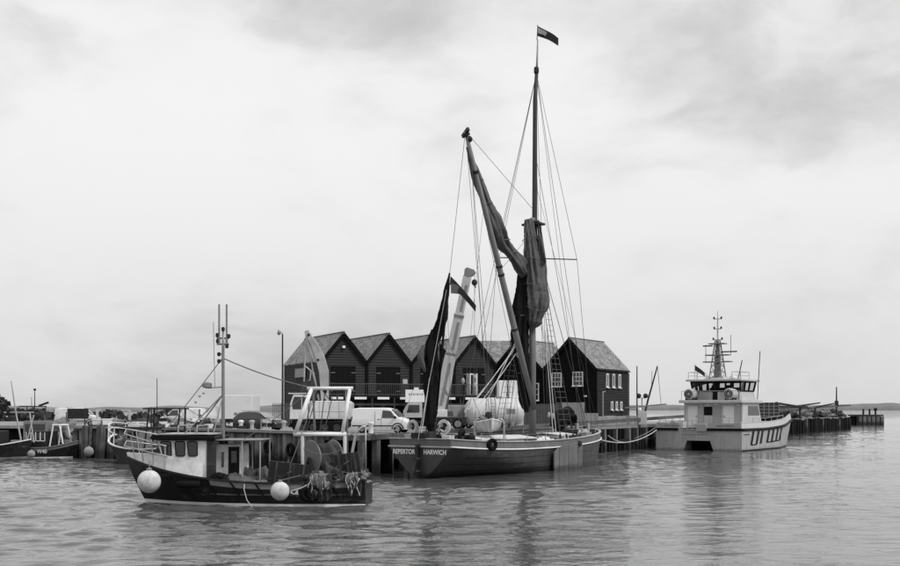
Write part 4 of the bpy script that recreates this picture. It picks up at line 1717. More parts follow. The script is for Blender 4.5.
# ------------------------------------------------------------------ sails and rigging helpers
def bundle(path, radii, seed, n=16, folds=5, sub=8, squash=1.0, axis=None, depth=0.16):
    """gathered sail cloth along a path: a tube with running folds"""
    n, sub = max(n, 48), sub * 2
    P = [Vector(p) for p in path]
    pts, rr = [], []
    for i in range(len(P) - 1):
        for k in range(sub):
            t = k / sub
            p0, p1, p2, p3 = P[max(i - 1, 0)], P[i], P[i + 1], P[min(i + 2, len(P) - 1)]
            pts.append(0.5 * ((2 * p1) + (p2 - p0) * t + (2 * p0 - 5 * p1 + 4 * p2 - p3) * t * t + (3 * p1 - p0 - 3 * p2 + p3) * t ** 3))
            tt = t * t * (3 - 2 * t)
            rr.append(radii[i] * (1 - tt) + radii[i + 1] * tt)
    pts.append(P[-1])
    rr.append(radii[-1])
    secs = []
    prev = None
    for i, p in enumerate(pts):
        d = (pts[min(i + 1, len(pts) - 1)] - pts[max(i - 1, 0)]).normalized()
        a = (Vector((1, 0.2, 0)) if prev is None else prev)
        a = (a - d * a.dot(d)).normalized()
        prev = a
        b = d.cross(a)
        s = []
        for k in range(n):
            t = 2 * math.pi * k / n
            q = 1 + depth * math.cos(folds * t + seed + 0.05 * i) + depth * 0.7 * math.cos((folds + 3) * t + 2 * seed - 0.065 * i)
            q += 0.5 * depth * noise.noise(Vector((math.cos(t) * 1.5 + seed, math.sin(t) * 1.5, i * 0.23)))
            cr = noise.noise(Vector((math.cos(t) * 4 + seed, math.sin(t) * 4, i * 0.11)))
            q += 0.9 * depth * (0.35 - min(0.35, abs(cr))) * 2
            q += 0.35 * depth * noise.noise(Vector((math.cos(t) * 7 + seed, math.sin(t) * 7, i * 0.5)))
            s.append(p + (a * math.cos(t) + b * math.sin(t) * squash) * rr[i] * q)
        secs.append(s)
    mb = MB()
    mb.loft(secs, True, True)
    return mb


def sag(a, b, drop, n=10):
    a, b = Vector(a), Vector(b)
    return [a.lerp(b, i / n) - Vector((0, 0, drop * 4 * (i / n) * (1 - i / n))) for i in range(n + 1)]


def flag_mesh(p0, du, dv, nu, nv, wave):
    p0, du, dv = Vector(p0), Vector(du), Vector(dv)
    nrm = du.cross(dv).normalized()
    mb = MB()
    secs = []
    for i in range(nu + 1):
        u = i / nu
        row = []
        for j in range(nv + 1):
            v = j / nv
            row.append(p0 + du * u + dv * v * (1 - 0.25 * u) + nrm * wave * math.sin(u * 7 + v * 1.3) * u - Vector((0, 0, 1)) * 0.12 * du.length * u * u)
        secs.append(row)
    mb.loft(secs)
    return mb


# ------------------------------------------------------------------ the sailing barge
bg = thing('sailing_barge', 'large wooden Thames sailing barge with furled sails moored along the quay', 'sailing barge', (-1.93, 73.0, 0), math.atan2(0.836, 0.549))
BL = 24.0


def b_zr(s):
    z = 1.70
    if s < 10:
        z += 0.36 * ((10 - s) / 10) ** 2
    if s > 12:
        z += 0.72 * ((s - 12) / 13) ** 2
    return z


def b_zt(s):
    return b_zr(s) + 0.48 + 0.04 * (s / 26)


def b_full(s):
    w = 2.4 + 0.6 * min(1, s / 7.0) ** 0.8
    if s > 16.5:
        u = (s - 16.5) / 7.5
        w *= max(0.0, 1 - u ** 2.6) ** 0.62
    return max(w, 0.16)


def b_half(s, z):
    zf = max(0.0, min(1.0, z / b_zr(s)))
    tr = 0.14 + 2.26 * zf ** 0.68
    fw = b_full(s) * (1 - 0.05 * (1 - zf))
    if s > 18:
        fw *= 1 - 0.22 * (1 - zf) * (s - 18) / 8
    k = min(1.0, s / (1.2 + 12.5 * (1 - zf)))
    k = k * k * (3 - 2 * k)
    return max(0.1, min(tr + (b_full(s) - 2.4), fw) * (1 - k) + fw * k)


NS, NZ = 44, 9
hull = []
for i in range(NS + 1):
    s = BL * (i / NS) if i < NS else BL
    zr = b_zr(s)
    zs = [-0.7 + (zr + 0.7) * (j / NZ) for j in range(NZ + 1)]
    sx = [s + (0.35 * (z / zr) * (s / BL) ** 6) for z in zs]
    left = [(x, b_half(s, z), z) for x, z in zip(sx, zs)]
    right = [(x, -b_half(s, z), z) for x, z in zip(sx, zs)]
    hull.append(left[::-1] + right)
MB().loft(hull).build('hull', 'barge_side', bg, True)
for z in (0.35, 0.75, 1.15):
    mb = MB()
    for sg_ in (1, -1):
        mb.tube([(s, sg_ * (b_half(s, z * b_zr(s) / 1.7) + 0.004), z * b_zr(s) / 1.7) for s in [1.0 + 22.2 * k / 40 for k in range(41)]], 0.012, 4)
    mb.build('plank_seam', 'black', bg)
tr_pts = [(-0.01, b_half(0, z), z) for z in [-0.4 + (b_zr(0) + 0.4) * j / 14 for j in range(15)]]
tr_pts = tr_pts[::-1] + [(x, -y, z) for x, y, z in tr_pts]
mb = MB()
mb.prism(tr_pts, (-0.06, 0, 0))
tran = mb.build('transom', 'barge_stern', bg)
for txt, y, wd in (('REPERTOR', 1.22, 1.75), ('HARWICH', -1.20, 1.72)):
    lettering(txt, 0.42, 'clean_white', tran, (-0.075, y, 1.70), (R(90), 0, R(-90)), 0.004, 0.012, width=wd)
# bulwark, rail cap, white rubbing strake
outer = []
for i in range(NS + 1):
    s = BL * i / NS
    w = b_half(s, b_zr(s)) + 0.02
    outer.append((s + 0.35 * (s / BL) ** 6, w, b_zr(s), b_zt(s)))
for sgn in (1, -1):
    secs = [[(x, sgn * w, z0), (x, sgn * (w - 0.05), z1), (x, sgn * max(0.02, w - 0.15), z1), (x, sgn * max(0.02, w - 0.12), z0)] for x, w, z0, z1 in outer]
    MB().loft(secs, True, True).build('bulwark', 'barge_bulwark', bg)
    MB().tube([(x, sgn * (w + 0.03), z0) for x, w, z0, z1 in outer], 0.05, 8).build('rubbing_strake', 'white_paint', bg, True)
    MB().loft([[(x, sgn * (w + 0.03), z1), (x, sgn * (w + 0.03), z1 + 0.06), (x, sgn * max(0.01, w - 0.2), z1 + 0.06), (x, sgn * max(0.01, w - 0.2), z1)] for x, w, z0, z1 in outer], True, True).build('rail_cap', 'light_grey', bg)
mb = MB()
mb.box(-0.08, 0.02, -2.35, 2.35, b_zr(0) + 0.02, b_zt(0))
mb.build('bulwark', 'barge_bulwark', bg)
mb = MB()
mb.bar((-0.06, -2.45, b_zr(0)), (-0.06, 2.45, b_zr(0)), 0.12, 0.09)
mb.build('rubbing_strake', 'light_grey', bg)
mb = MB()
mb.bar((-0.03, -2.42, b_zt(0) + 0.03), (-0.03, 2.42, b_zt(0) + 0.03), 0.24, 0.06)
mb.build('rail_cap', 'light_grey', bg)
MB().loft([[(s, -b_half(s, b_zr(s)) + 0.05, b_zr(s) - 0.02), (s, 0, b_zr(s) + 0.08), (s, b_half(s, b_zr(s)) - 0.05, b_zr(s) - 0.02)] for s in [BL * i / NS for i in range(NS + 1)]]).build('deck', 'deck_wood', bg)
# rudder and stern post
mb = MB()
mb.prism([(-0.07, -0.09, 2.2), (-0.42, -0.09, 2.2), (-0.5, -0.09, 1.2), (-1.0, -0.09, 0.2), (-1.15, -0.09, -0.7), (-0.07, -0.09, -0.7)], (0, 0.18, 0))
ru = mb.build('rudder', 'hull_black', bg, bevel=0.02)
mb = MB()
for z in (0.5, 1.3):
    mb.bar((-0.05, 0, z), (-0.62, 0, z), 0.22, 0.1)
mb.build('rudder_iron', 'rust', ru)
mb = MB()
mb.box(-0.25, 0.3, -0.55, 0.55, b_zt(0) + 0.05, b_zt(0) + 0.4)
mb.build('rudder_head_box', 'hull_black', bg, bevel=0.03)
# leeboard on the near side, built of planks
pv = Vector((16.2, -3.16, 1.95))
lee = MB()
root_l = None
npl = 6
fan_in = [(16.4, 2.15), (16.45, 1.75)]
tops = [(12.05 + 0.75 * 0, 1.35)]
edge_top = [(12.2, 1.55), (16.2, 2.2)]
edge_bot = [(12.2, -0.9), (16.6, -0.2)]
first = None
for k in range(npl):
    u0, u1 = k / npl + 0.004, (k + 1) / npl - 0.004
    def at(u, v):
        xa = 12.15 + 4.45 * u
        zt = 1.62 + 0.5 * u - (0.30 * max(0, (0.18 - u) / 0.18) ** 2)
        zb = -0.9 + 0.5 * u
        return (xa, zt if v else zb)
    a, b, c, d = at(u0, 0), at(u1, 0), at(u1, 1), at(u0, 1)
    mb = MB()
    y = -3.17
    mb.prism([(a[0], y, a[1]), (b[0], y, b[1]), (c[0], y, c[1]), (d[0], y, d[1])], (0, -0.1 - 0.012 * (k % 2), 0))
    if first is None:
        first = mb.build('leeboard', 'leeboard', bg, bevel=0.015)
    else:
        mb.build('plank', 'leeboard', first, bevel=0.015)
mb = MB()
mb.lathe([(0.2, -0.2), (0.2, 0.1)], 14, (16.1, -3.2, 1.9), 'Y')
mb.build('pivot', 'dark_metal', first)

# deck furniture
mb = MB()
mb.box(4.6, 12.2, -1.75, 1.75, 1.7, 2.35)
hc = mb.build('main_hatch', 'light_grey', bg, bevel=0.03)
for k in range(8):
    mb = MB()
    x0 = 4.6 + 0.95 * k
    mb.prism([(x0 + 0.01, -1.85, 2.36), (x0 + 0.01, 0, 2.56), (x0 + 0.01, 1.85, 2.36), (x0 + 0.01, 1.85, 2.42), (x0 + 0.01, 0, 2.62), (x0 + 0.01, -1.85, 2.42)], (0.93, 0, 0))
    mb.build('hatch_board', 'dirty_white', hc)
mb = MB()
mb.box(16.3, 19.2, -1.3, 1.3, 1.85, 2.45)
fh = mb.build('fore_hatch', 'light_grey', bg, bevel=0.03)
for k in range(3):
    mb = MB()
    x0 = 16.3 + 0.97 * k
    mb.prism([(x0 + 0.01, -1.4, 2.46), (x0 + 0.01, 0, 2.6), (x0 + 0.01, 1.4, 2.46), (x0 + 0.01, 1.4, 2.52), (x0 + 0.01, 0, 2.66), (x0 + 0.01, -1.4, 2.52)], (0.95, 0, 0))
    mb.build('hatch_board', 'dirty_white', fh)
mb = MB()
mb.box(2.6, 4.1, -1.0, 1.0, 1.9, 2.75)
cbn = mb.build('cabin_top', 'wood_dark', bg, bevel=0.03)
mb = MB()
mb.box(2.5, 4.2, -1.1, 1.1, 2.75, 2.83)
mb.build('cabin_roof', 'grey_paint', cbn)
mb = MB()
mb.box(2.59, 2.6, -0.35, 0.35, 2.05, 2.7)
mb.build('companion_door', 'black', cbn)
# steering wheel
mb = MB()
cw = Vector((1.5, 0, 2.95))
mb.tube([cw + Vector((0, 0.55 * math.cos(a), 0.55 * math.sin(a))) for a in [2 * math.pi * k / 20 for k in range(20)]], 0.04, 6, closed=True)
for k in range(8):
    a = 2 * math.pi * k / 8
    mb.tube([cw, cw + Vector((0, 0.74 * math.cos(a), 0.74 * math.sin(a)))], 0.025, 6)
mb.build('steering_wheel', 'wood_dark', bg)
mb = MB()
mb.box(0.7, 1.45, -0.3, 0.3, 1.95, 3.0)
mb.build('wheel_box', 'wood_dark', bg, bevel=0.04)
# windlass forward
mb = MB()
mb.tube([(21.2, -1.1, 2.6), (21.2, 1.1, 2.6)], [0.24, 0.24], 12)
for y in (-1.2, 1.2):
    mb.box(21.0, 21.4, y - 0.09, y + 0.09, 2.1, 3.1)
mb.build('windlass', 'wood_dark', bg)
mb = MB()
for y in (-0.9, 0.9):
    mb.tube([(13.6, y, 1.8), (13.6, y, 2.7)], 0.1, 8)
mb.tube([(13.6, -0.95, 2.5), (13.6, 0.95, 2.5)], 0.16, 10)
mb.build('mast_winch', 'rust', bg)
# stanchions with guard rope on the near quarter
for s in (3.2, 6.0, 8.8, 11.5, 18.5, 20.0, 21.5, 22.8):
    for sg_ in (1, -1):
        w = b_half(s, b_zr(s)) - 0.06
        MB().tube([(s, sg_ * w, b_zt(s)), (s, sg_ * w, b_zt(s) + 0.55)], 0.025, 6).build('stanchion', 'galv', bg)
mb = MB()
for sg_ in (1, -1):
    for rng_ in ((3.2, 6.0, 8.8, 11.5), (18.5, 20.0, 21.5, 22.8)):
        mb.tube([(s, sg_ * (b_half(s, b_zr(s)) - 0.06), b_zt(s) + 0.5) for s in rng_], 0.018, 5)
mb.build('guard_rope', 'rope', bg)
# bollards forward and bowsprit bitts
mb = MB()
for y in (-0.5, 0.5):
    mb.box(22.9, 23.2, y - 0.12, y + 0.12, 2.3, 3.3)
mb.build('bitt', 'wood_pale', bg, bevel=0.02)

# --- spars
MS = 14.8


def bl(px, py, D):
    return to_local(bg, W(px, py, D))


def bz(py, D):
    return PZ(py, D)


DM = 73 + 0.836 * MS
zh = bz(222, DM)                # lower mast head
mtop = bl(531.5, 68, DM)
mb = MB()
mb.tube([(MS, 0, 1.6), (MS, 0, 8), (MS, 0, zh + 0.3)], [0.27, 0.26, 0.2], 14)
mb.build('main_mast', 'wood_spar', bg, True)
mb = MB()
mb.tube([(MS + 0.35, 0.0, zh - 4.5), (MS + 0.35, 0.0, zh), (MS + 0.4, 0, bz(100, DM)), (MS + 0.5, -0.1, bz(68, DM))], [0.21, 0.2, 0.16, 0.13], 12)
mb.build('topmast', 'topmast_wood', bg, True)
mb = MB()
mb.tube([(MS + 0.5, -0.1, bz(69, DM)), (MS + 0.55, -0.15, bz(38, DM))], [0.09, 0.05], 8)
mb.build('topmast_pole', 'light_grey', bg, True)
mb = MB()
mb.lathe([(0.15, -0.25), (0.19, -0.15), (0.19, 0.15), (0.15, 0.25)], 12, (MS + 0.47, -0.08, bz(69, DM)))
mb.lathe([(0.45, -0.12), (0.5, 0.0), (0.45, 0.12)], 12, (MS + 0.15, 0, zh))
mb.build('mast_band', 'dark_metal', bg)
mb = MB()
mb.box(MS - 0.25, MS + 0.55, -0.8, 0.8, zh - 0.25, zh - 0.1)
mb.build('crosstree', 'wood_dark', bg)
# spreader for the topmast stays
DS = DM
spl, spr = bl(497, 257.5, DS), bl(577, 259.5, DS)
mb = MB()
mb.tube([spl, spr], 0.045, 6)
mb.build('spreader', 'dark_metal', bg)

# sprit (the long diagonal spar)
sp_top, sp_bot = bl(465.5, 131, 77.5), Vector((MS - 0.7, -0.55, bz(409, DM - 0.6)))
mb = MB()
mb.tube([sp_bot, sp_bot.lerp(sp_top, 0.3), sp_bot.lerp(sp_top, 0.7), sp_top], [0.19, 0.23, 0.2, 0.12], 14)
spt = mb.build('sprit', 'wood_spar', bg, True)
for t in (0.30, 0.50, 0.53, 0.86, 0.985):
    p, q = sp_bot.lerp(sp_top, t), sp_bot.lerp(sp_top, t + 0.008)
    MB().tube([p, q], 0.25, 14).build('iron_band', 'dark_metal', spt)
mb = MB()
mb.bar(sp_top + Vector((-0.1, -0.3, 0.1)), sp_top + Vector((0.2, 0.35, -0.3)), 0.18, 0.25)
mb.ball(sp_top + Vector((0.35, -0.1, -0.5)), 0.22, 8, 6)
mb.build('peak_block', 'dark_metal', spt)

# mainsail brailed up: head bundle from the peak to the mast, then down the mast
hp = [bl(467, 147, 78), bl(478, 180, 79), bl(487, 203, 80), bl(497, 225, 81), bl(502, 240, 82), bl(511, 252, 83), bl(519, 263, 84), bl(525, 272, 84.6)]
bundle(hp, [0.10, 0.42, 0.38, 0.62, 0.62, 0.45, 0.62, 0.5], 1.3, 18, 5, 8, 0.7).build('mainsail', 'sail', bg, True)
hp2 = [bl(524, 262, 84.7), bl(523, 285, 84.8), bl(521, 315, 84.8), bl(520, 345, 84.7), bl(523, 372, 84.6), bl(525, 398, 84.5), bl(527, 412, 84.5)]
bundle(hp2, [0.35, 0.45, 0.6, 0.55, 0.5, 0.42, 0.15], 4.1, 18, 6, 9, 0.9, depth=0.2).build('brailed_sail', 'sail_dark', bg, True)
mb = MB()
for i, (p, rr_) in enumerate(((hp[1], .40), (hp[2], .40), (hp[4], .62), (hp[5], .48), (hp2[2], .62), (hp2[4], .52))):
    mb.tube([p + Vector((rr_ * math.cos(a), rr_ * 0.95 * math.sin(a), 0.1 * math.cos(a))) for a in [2 * math.pi * k / 14 for k in range(14)]], 0.03, 5, closed=True)
mb.build('brail_rope', 'rope', bg)
# topsail hanging furled at the mast head
tp = [bl(528.5, 220, 85), bl(530.5, 238, 84.9), bl(533, 262, 84.8), bl(535.5, 285, 84.8), bl(536.5, 304, 84.8), bl(534, 320, 84.8), bl(531, 329, 84.8)]
bundle(tp, [0.36, 0.5, 0.72, 0.82, 0.9, 0.66, 0.12], 2.2, 60, 9, 9, 0.75, depth=0.15).build('topsail', 'sail', bg, True)
tp = [bl(539, 224, 85.3), bl(540.5, 245, 85.2), bl(543, 265, 85.1), bl(544.5, 285, 85), bl(546, 303, 84.9), bl(541, 316, 84.9)]
bundle(tp, [0.16, 0.26, 0.32, 0.3, 0.33, 0.12], 5.2, 14, 4, 8, 0.6, depth=0.2).build('topsail_fold', 'sail', bg, True)
for k, (pa, pb, pc, pd) in enumerate((((541, 226), (546.5, 262), (541, 268), (536, 240)), ((524.5, 224), (523.5, 262), (527, 275), (529, 232)), ((519, 278), (515.5, 330), (519.5, 352), (524, 300)))):
    rows = []
    for i in range(13):
        u = i / 12
        row_ = []
        for j in range(7):
            v = j / 6
            e0 = Vector(pa).lerp(Vector(pb), u)
            e1 = Vector(pd).lerp(Vector(pc), u)
            q = e0.lerp(e1, v)
            row_.append(bl(q.x, q.y, 84.3 + 0.5 * v + 0.16 * math.sin(v * 9 + u * 4 + k) + 0.1 * noise.noise(Vector((u * 4, v * 5, k)))))
        rows.append(row_)
    MB().loft(rows).build('loose_canvas', 'sail' if k < 2 else 'sail_dark', bg, True)
for k, (px, py, r_) in enumerate(((531, 240, 0.78), (533.5, 262, 0.98), (535.5, 288, 1.05), (535.5, 310, 1.0))):
    c = bl(px, py, 84.85)
    MB().tube([c + Vector((r_ * math.cos(a), 0.8 * r_ * math.sin(a), 0.18 * math.sin(2 * a + k) - 0.1 * math.cos(a))) for a in [2 * math.pi * j / 22 for j in range(22)]], 0.022, 5, closed=True).build('gasket', 'rope', bg)
# foresail stowed in a heap forward of the mast
tp = [bl(553, 424, 90), bl(560, 419, 91), bl(567, 417, 92), bl(575, 424, 93)]
bundle(tp, [0.3, 0.75, 0.7, 0.2], 3.2, 16, 5, 7, 0.8, depth=0.2).build('stowed_foresail', 'sail_dark', bg, True)

# mizzen mast, its little sprit and dark furled sail
ZM = 1.9
mb = MB()
mzt = bl(438.5, 318, 74.5)
mb.tube([(1.9, 0.25, 1.8), mzt], [0.15, 0.1], 10)
mb.build('mizzen_mast', 'wood_spar', bg, True)
mb = MB()
mb.tube([bl(436, 412, 74.3), bl(449.5, 273, 73.4)], [0.10, 0.06], 8)
mb.build('mizzen_sprit', 'sail_dark', bg, True)
tp = [bl(449.5, 273, 73.4), bl(446, 295, 73.6), bl(442, 318, 73.9), bl(437, 334, 74.2), bl(433.5, 345, 74.3)]
bundle(tp, [0.05, 0.22, 0.36, 0.42, 0.3], 0.8, 14, 4, 8, 0.7).build('mizzen_sail', 'sail_dark', bg, True)
tp = [bl(435, 330, 74.2), bl(431.5, 352, 74.3), bl(432, 375, 74.3), bl(431, 400, 74.3), bl(430, 420, 74.3), bl(430, 432, 74.3)]
bundle(tp, [0.25, 0.42, 0.48, 0.42, 0.32, 0.12], 2.8, 16, 5, 8, 0.9, depth=0.2).build('mizzen_sail', 'sail_dark', bg, True)
tp = [bl(424, 345, 74.0), bl(421, 358, 74.0), bl(426, 372, 74.1)]
bundle(tp, [0.1, 0.22, 0.1], 1.8, 12, 4, 6, 0.8).build('sail_corner', 'sail', bg, True)

# --- standing and running rigging
rig = []


def line(a, b, r=0.022, drop=0.0):
    rig.append((Vector(a), Vector(b), r, drop))


hound = Vector((MS, 0, zh - 0.5))
tt_ = Vector((MS + 0.47, -0.08, bz(72, DM)))
# shrouds with ratlines, both sides
for sg_ in (-1, 1):
    ends = [Vector((s, sg_ * 2.85, 2.3)) for s in (13.9, 14.9, 16.0)]
    for e in ends:
        line(hound + Vector((0, sg_ * 0.2, 0)), e, 0.03)
    h0 = hound + Vector((0, sg_ * 0.2, 0))
    for k in range(26):
        t = 0.28 + 0.66 * k / 25
        MB().tube([h0.lerp(ends[0], t), h0.lerp(ends[2], t)], 0.014, 4).build('ratline', 'rope', bg)
    mb = MB()
    for e in ends:
        d = (h0 - e).normalized()
        mb.tube([e, e + d * 0.3], 0.09, 8)
        mb.tube([e + d * 0.75, e + d * 1.05], 0.09, 8)
    mb.build('deadeye', 'wood_dark', bg)
# topmast stays
line(tt_, spr, 0.02)
line(spr, Vector((19.0, -2.9, 2.5)), 0.02)
line(tt_, spl, 0.02)
line(spl, Vector((12.5, 2.9, 2.3)), 0.02)
line(tt_, Vector((BL + 0.2, 0, 3.1)), 0.022)
line(Vector((MS + .4, 0, bz(150, DM))), Vector((BL - 0.6, 0, 3.0)), 0.022)
line(hound, Vector((BL, 0, 3.0)), 0.03)
line(tt_, Vector((17.6, -2.7, 2.4)), 0.018)
line(tt_, Vector((MS + 0.8, -0.9, 2.4)), 0.018)
line(tt_, Vector((8.5, 2.9, 2.2)), 0.02)
line(tt_, Vector((9.6, 2.9, 2.2)), 0.018)
line(Vector((MS + .4, 0, bz(110, DM))), Vector((11.5, -2.9, 2.2)), 0.018)
# vangs and falls of the sprit
line(sp_top, bl(433, 425, 75.5), 0.02)
line(sp_top, Vector((4.2, -2.8, 2.5)), 0.02)
line(sp_bot.lerp(sp_top, 0.93), Vector((6.5, -1.2, 2.6)), 0.02)
line(sp_bot.lerp(sp_top, 0.93), Vector((7.5, -1.0, 2.6)), 0.02)
line(sp_bot.lerp(sp_top, 0.88), Vector((9.5, -2.7, 2.5)), 0.018)
line(sp_top, hound + Vector((0, 0, 1.5)), 0.02)
line(sp_bot.lerp(sp_top, 0.52), bl(530, 235, DM), 0.018)
for k in range(7):
    s0 = 13.2 + 0.5 * k
    line(Vector((MS + 0.1, -0.15 + 0.05 * k, zh - 0.8 - 0.9 * k)), Vector((s0, (-1 if k % 2 else 1) * (2.2 + 0.1 * k), 2.3)), 0.012)
line(Vector((MS + .4, 0, bz(180, DM))), Vector((23.0, -1.6, 2.6)), 0.014)
line(Vector((MS + .4, 0, bz(200, DM))), Vector((22.0, 1.8, 2.6)), 0.014)
line(sp_bot.lerp(sp_top, 0.75), Vector((8.2, 2.2, 2.5)), 0.014)
line(sp_bot.lerp(sp_top, 0.6), Vector((10.5, -2.6, 2.4)), 0.014)
line(bl(447, 290, 73.6), Vector((0.4, -2.2, 2.5)), 0.014)
line(bl(447, 290, 73.6), Vector((0.4, 2.2, 2.5)), 0.014)
line(bl(438.5, 320, 74.5), Vector((4.4, -2.7, 2.4)), 0.016)
line(bl(438.5, 320, 74.5), Vector((4.4, 2.7, 2.4)), 0.016)
# brails down to the quarter (pale ropes)
pale = [(bl(516, 345, 84.4), bl(468, 410, 76.5), 0.03), (bl(517, 352, 84.4), bl(473, 412, 76.7), 0.03), (bl(514, 350, 84.4), bl(464, 412, 76.4), 0.025),
        (bl(521, 330, 84.6), bl(480, 414, 77.0), 0.025), (bl(545, 330, 84), bl(553, 432, 83), 0.03), (bl(547, 335, 84), bl(556, 432, 83.2), 0.03), (bl(449, 276, 73.4), bl(418, 440, 72.6), 0.018),
        (bl(434, 345, 74.3), bl(421, 436, 73), 0.03)]
mb = MB()
for a, b, r_ in pale:
    mb.tube(sag(a, b, 0.1, 6), r_, 5)
mb.build('running_rope', 'rope_pale', bg)
mb = MB()
for a, b, r_, dr in rig:
    mb.tube(sag(a, b, dr, 4) if dr else [a, b], r_ * 0.85, 5)
mb.build('rigging', 'wire', bg)
# hanging blocks
mb = MB()
for px, py, D in ((475, 378, 77), (475, 386, 77), (463, 381, 77.2), (518, 355, 84), (447, 392, 74.2), (511, 312, 83.5), (549, 415, 83.5), (553, 416, 83.4)):
    mb.ball(bl(px, py, D), 0.16, 8, 6, (0.8, 0.8, 1.4))
mb.build('block', 'wood_pale', bg, True)

# flags
fl1 = thing('pennant', 'small dark pennant flying at the very top of the tall mast', 'flag', (0, 0, 0))
p0 = W(537.5, 26, DM)
MB().tube([W(537, 40, DM), W(537.8, 25, DM)], 0.035, 6).build('staff', 'wood_dark', fl1)
flag_mesh(p0, Vector((1.55, -0.2, -0.75)), Vector((0, 0, -0.75)), 14, 5, 0.12).build('cloth', 'flag_dark', fl1, True)
flag_mesh(p0 + Vector((0.03, -0.03, -0.12)), Vector((0.75, -0.1, -0.36)), Vector((0, 0, -0.42)), 8, 3, 0.12).build('canton', 'flag_pale', fl1, True)
fl2 = thing('ensign_flag', 'dark ensign drooping from the peak of the mizzen sail', 'flag', (0, 0, 0))
p0 = W(450.5, 276, 73.4)
d = W(476, 301, 73.2) - p0
flag_mesh(p0, d, Vector((-0.05, 0, -0.55)), 16, 6, 0.10).build('cloth', 'flag_dark', fl2, True)
mb = MB()
mb.loft([[p0 + Vector((0.02, -0.02, -0.45)), p0 + Vector((0.02, -0.02, -1.12))], [p0 + Vector((0.45, -0.08, -0.62)), p0 + Vector((0.42, -0.06, -1.16))], [p0 + Vector((0.95, 0.0, -1.02)), p0 + Vector((0.85, 0.03, -1.2))]])
mb.build('lower_cloth', 'flag', fl2, True)

# ship's boat carried bow towards us above the hatch
db = thing('ship_dinghy', 'small pale dinghy carried bow first above the barge hatch', 'dinghy', W(488.5, 432.5, 78.6), R(-82))
secs = []
for i in range(13):
    t = i / 12
    x = -1.5 + 3.1 * t
    b_ = 0.92 * (1 - max(0, (t - 0.35) / 0.65) ** 2.4) * (0.8 + 0.2 * min(1, t / 0.3))
    zr = 0.72 + 0.22 * max(0, t - 0.4) ** 2 / 0.36
    half = [(b_, zr), (b_ * 0.97, zr * 0.65), (b_ * 0.72, zr * 0.27), (0.03, 0.02 + 0.25 * max(0, t - 0.75))]
    secs.append([(x, y, z) for y, z in half] + [(x, -y, z) for y, z in reversed(half)])
MB().loft(secs).build('hull', 'light_grey', db, True)
mb = MB()
for s in (1, -1):
    mb.tube([(q[0][0], s * q[0][1], q[0][2]) for q in secs], 0.05, 6)
mb.build('gunwale', 'clean_white', db, True)
mb = MB()
mb.tube([(1.62, 0, 1.0), (1.63, 0, 0.6), (1.5, 0, 0.2)], 0.06, 6)
mb.build('stem', 'clean_white', db)
mb = MB()
for x in (-0.9, 0.1):
    mb.box(x - 0.15, x + 0.15, -0.85, 0.85, 0.5, 0.54)
mb.build('thwart', 'wood_pale', db)
om = thing('outboard_motor', 'dark outboard motor standing on the small pale dinghy', 'outboard motor', W(488.5, 424, 78.4))
mb = MB()
mb.ball((0.0, 0, 0.62), 0.22, 12, 8, (1.1, 0.8, 1.1))
mb.box(-0.07, 0.12, -0.08, 0.08, 0.0, 0.55)
mb.box(-0.16, 0.2, -0.1, 0.1, 0.22, 0.34)
mb.build('cowl', 'person_dark', om, True)
MB().tube([(-0.1, 0, 0.5), (-0.3, 0.05, 0.55), (-0.42, 0.05, 0.62)], 0.03, 8).build('tiller', 'person_dark', om)
mb = MB()
mb.box(-0.74, -0.5, -0.1, 0.1, 0.05, 0.42)
mb.box(-0.66, -0.58, -0.05, 0.05, 0.42, 0.5)
mb.build('fuel_can', 'person_dark', om)
dv = thing('boat_davits', 'pale curved boat davits on the barge quarter beside the dinghy', 'davit')
for px, hgt in ((474.5, 419), (504, 419)):
    D = 78.2 if px < 490 else 77.8
    b0 = W(px, 441, D)
    b1 = W(px, hgt + 4, D)
    b2 = W(px + (3 if px < 490 else -3), hgt, D)
    b3 = W(px + (7 if px < 490 else -7), hgt + 1.0, D)
    mb = MB()
    mb.tube([b0 - Vector((0, 0, 0.4)), b0, b1, (b1 + b2) / 2 + Vector((0, 0, 0.08)), b2, b3], 0.055, 8)
    mb.build('davit_arm', 'galv', dv)
mb = MB()
mb.tube([W(476, 419.5, 78.2), W(503, 419.5, 77.8)], 0.03, 6)
mb.build('spanner_rope', 'rope', dv)
# things on the barge's deck, each its own thing


def at_b(s, y, z):
    m = Matrix.Translation(bg.location) @ bg.rotation_euler.to_matrix().to_4x4()
    return m @ Vector((s, y, z))


bgr = math.atan2(0.836, 0.549)


def ring(name, label, cat, loc, rz, R0, r0, m, group=None, tilt=0.0, strands=1):
    mb = MB()
    rnd = random.Random(int(R0 * 1000 + rz * 100))
    for q in range(strands):
        rr, ox, oy, oz = R0 * rnd.uniform(0.8, 1.12), rnd.uniform(-0.08, 0.08), rnd.uniform(-0.05, 0.05), rnd.uniform(-0.12, 0.02)
        if strands == 1:
            rr, ox, oy, oz = R0, 0, 0, 0
        el = rnd.uniform(1.0, 1.35) if strands > 1 else 1.0
        mb.tube([(ox, oy + rr * math.cos(a), oz + el * rr * math.sin(a)) for a in [2 * math.pi * k / 24 for k in range(24)]], r0, 8, closed=True)
    o = mb.build(name, m, None, True)
    o.location = loc
    o.rotation_euler = (0, tilt, rz)
    tag(o, label, cat, group)
    return o


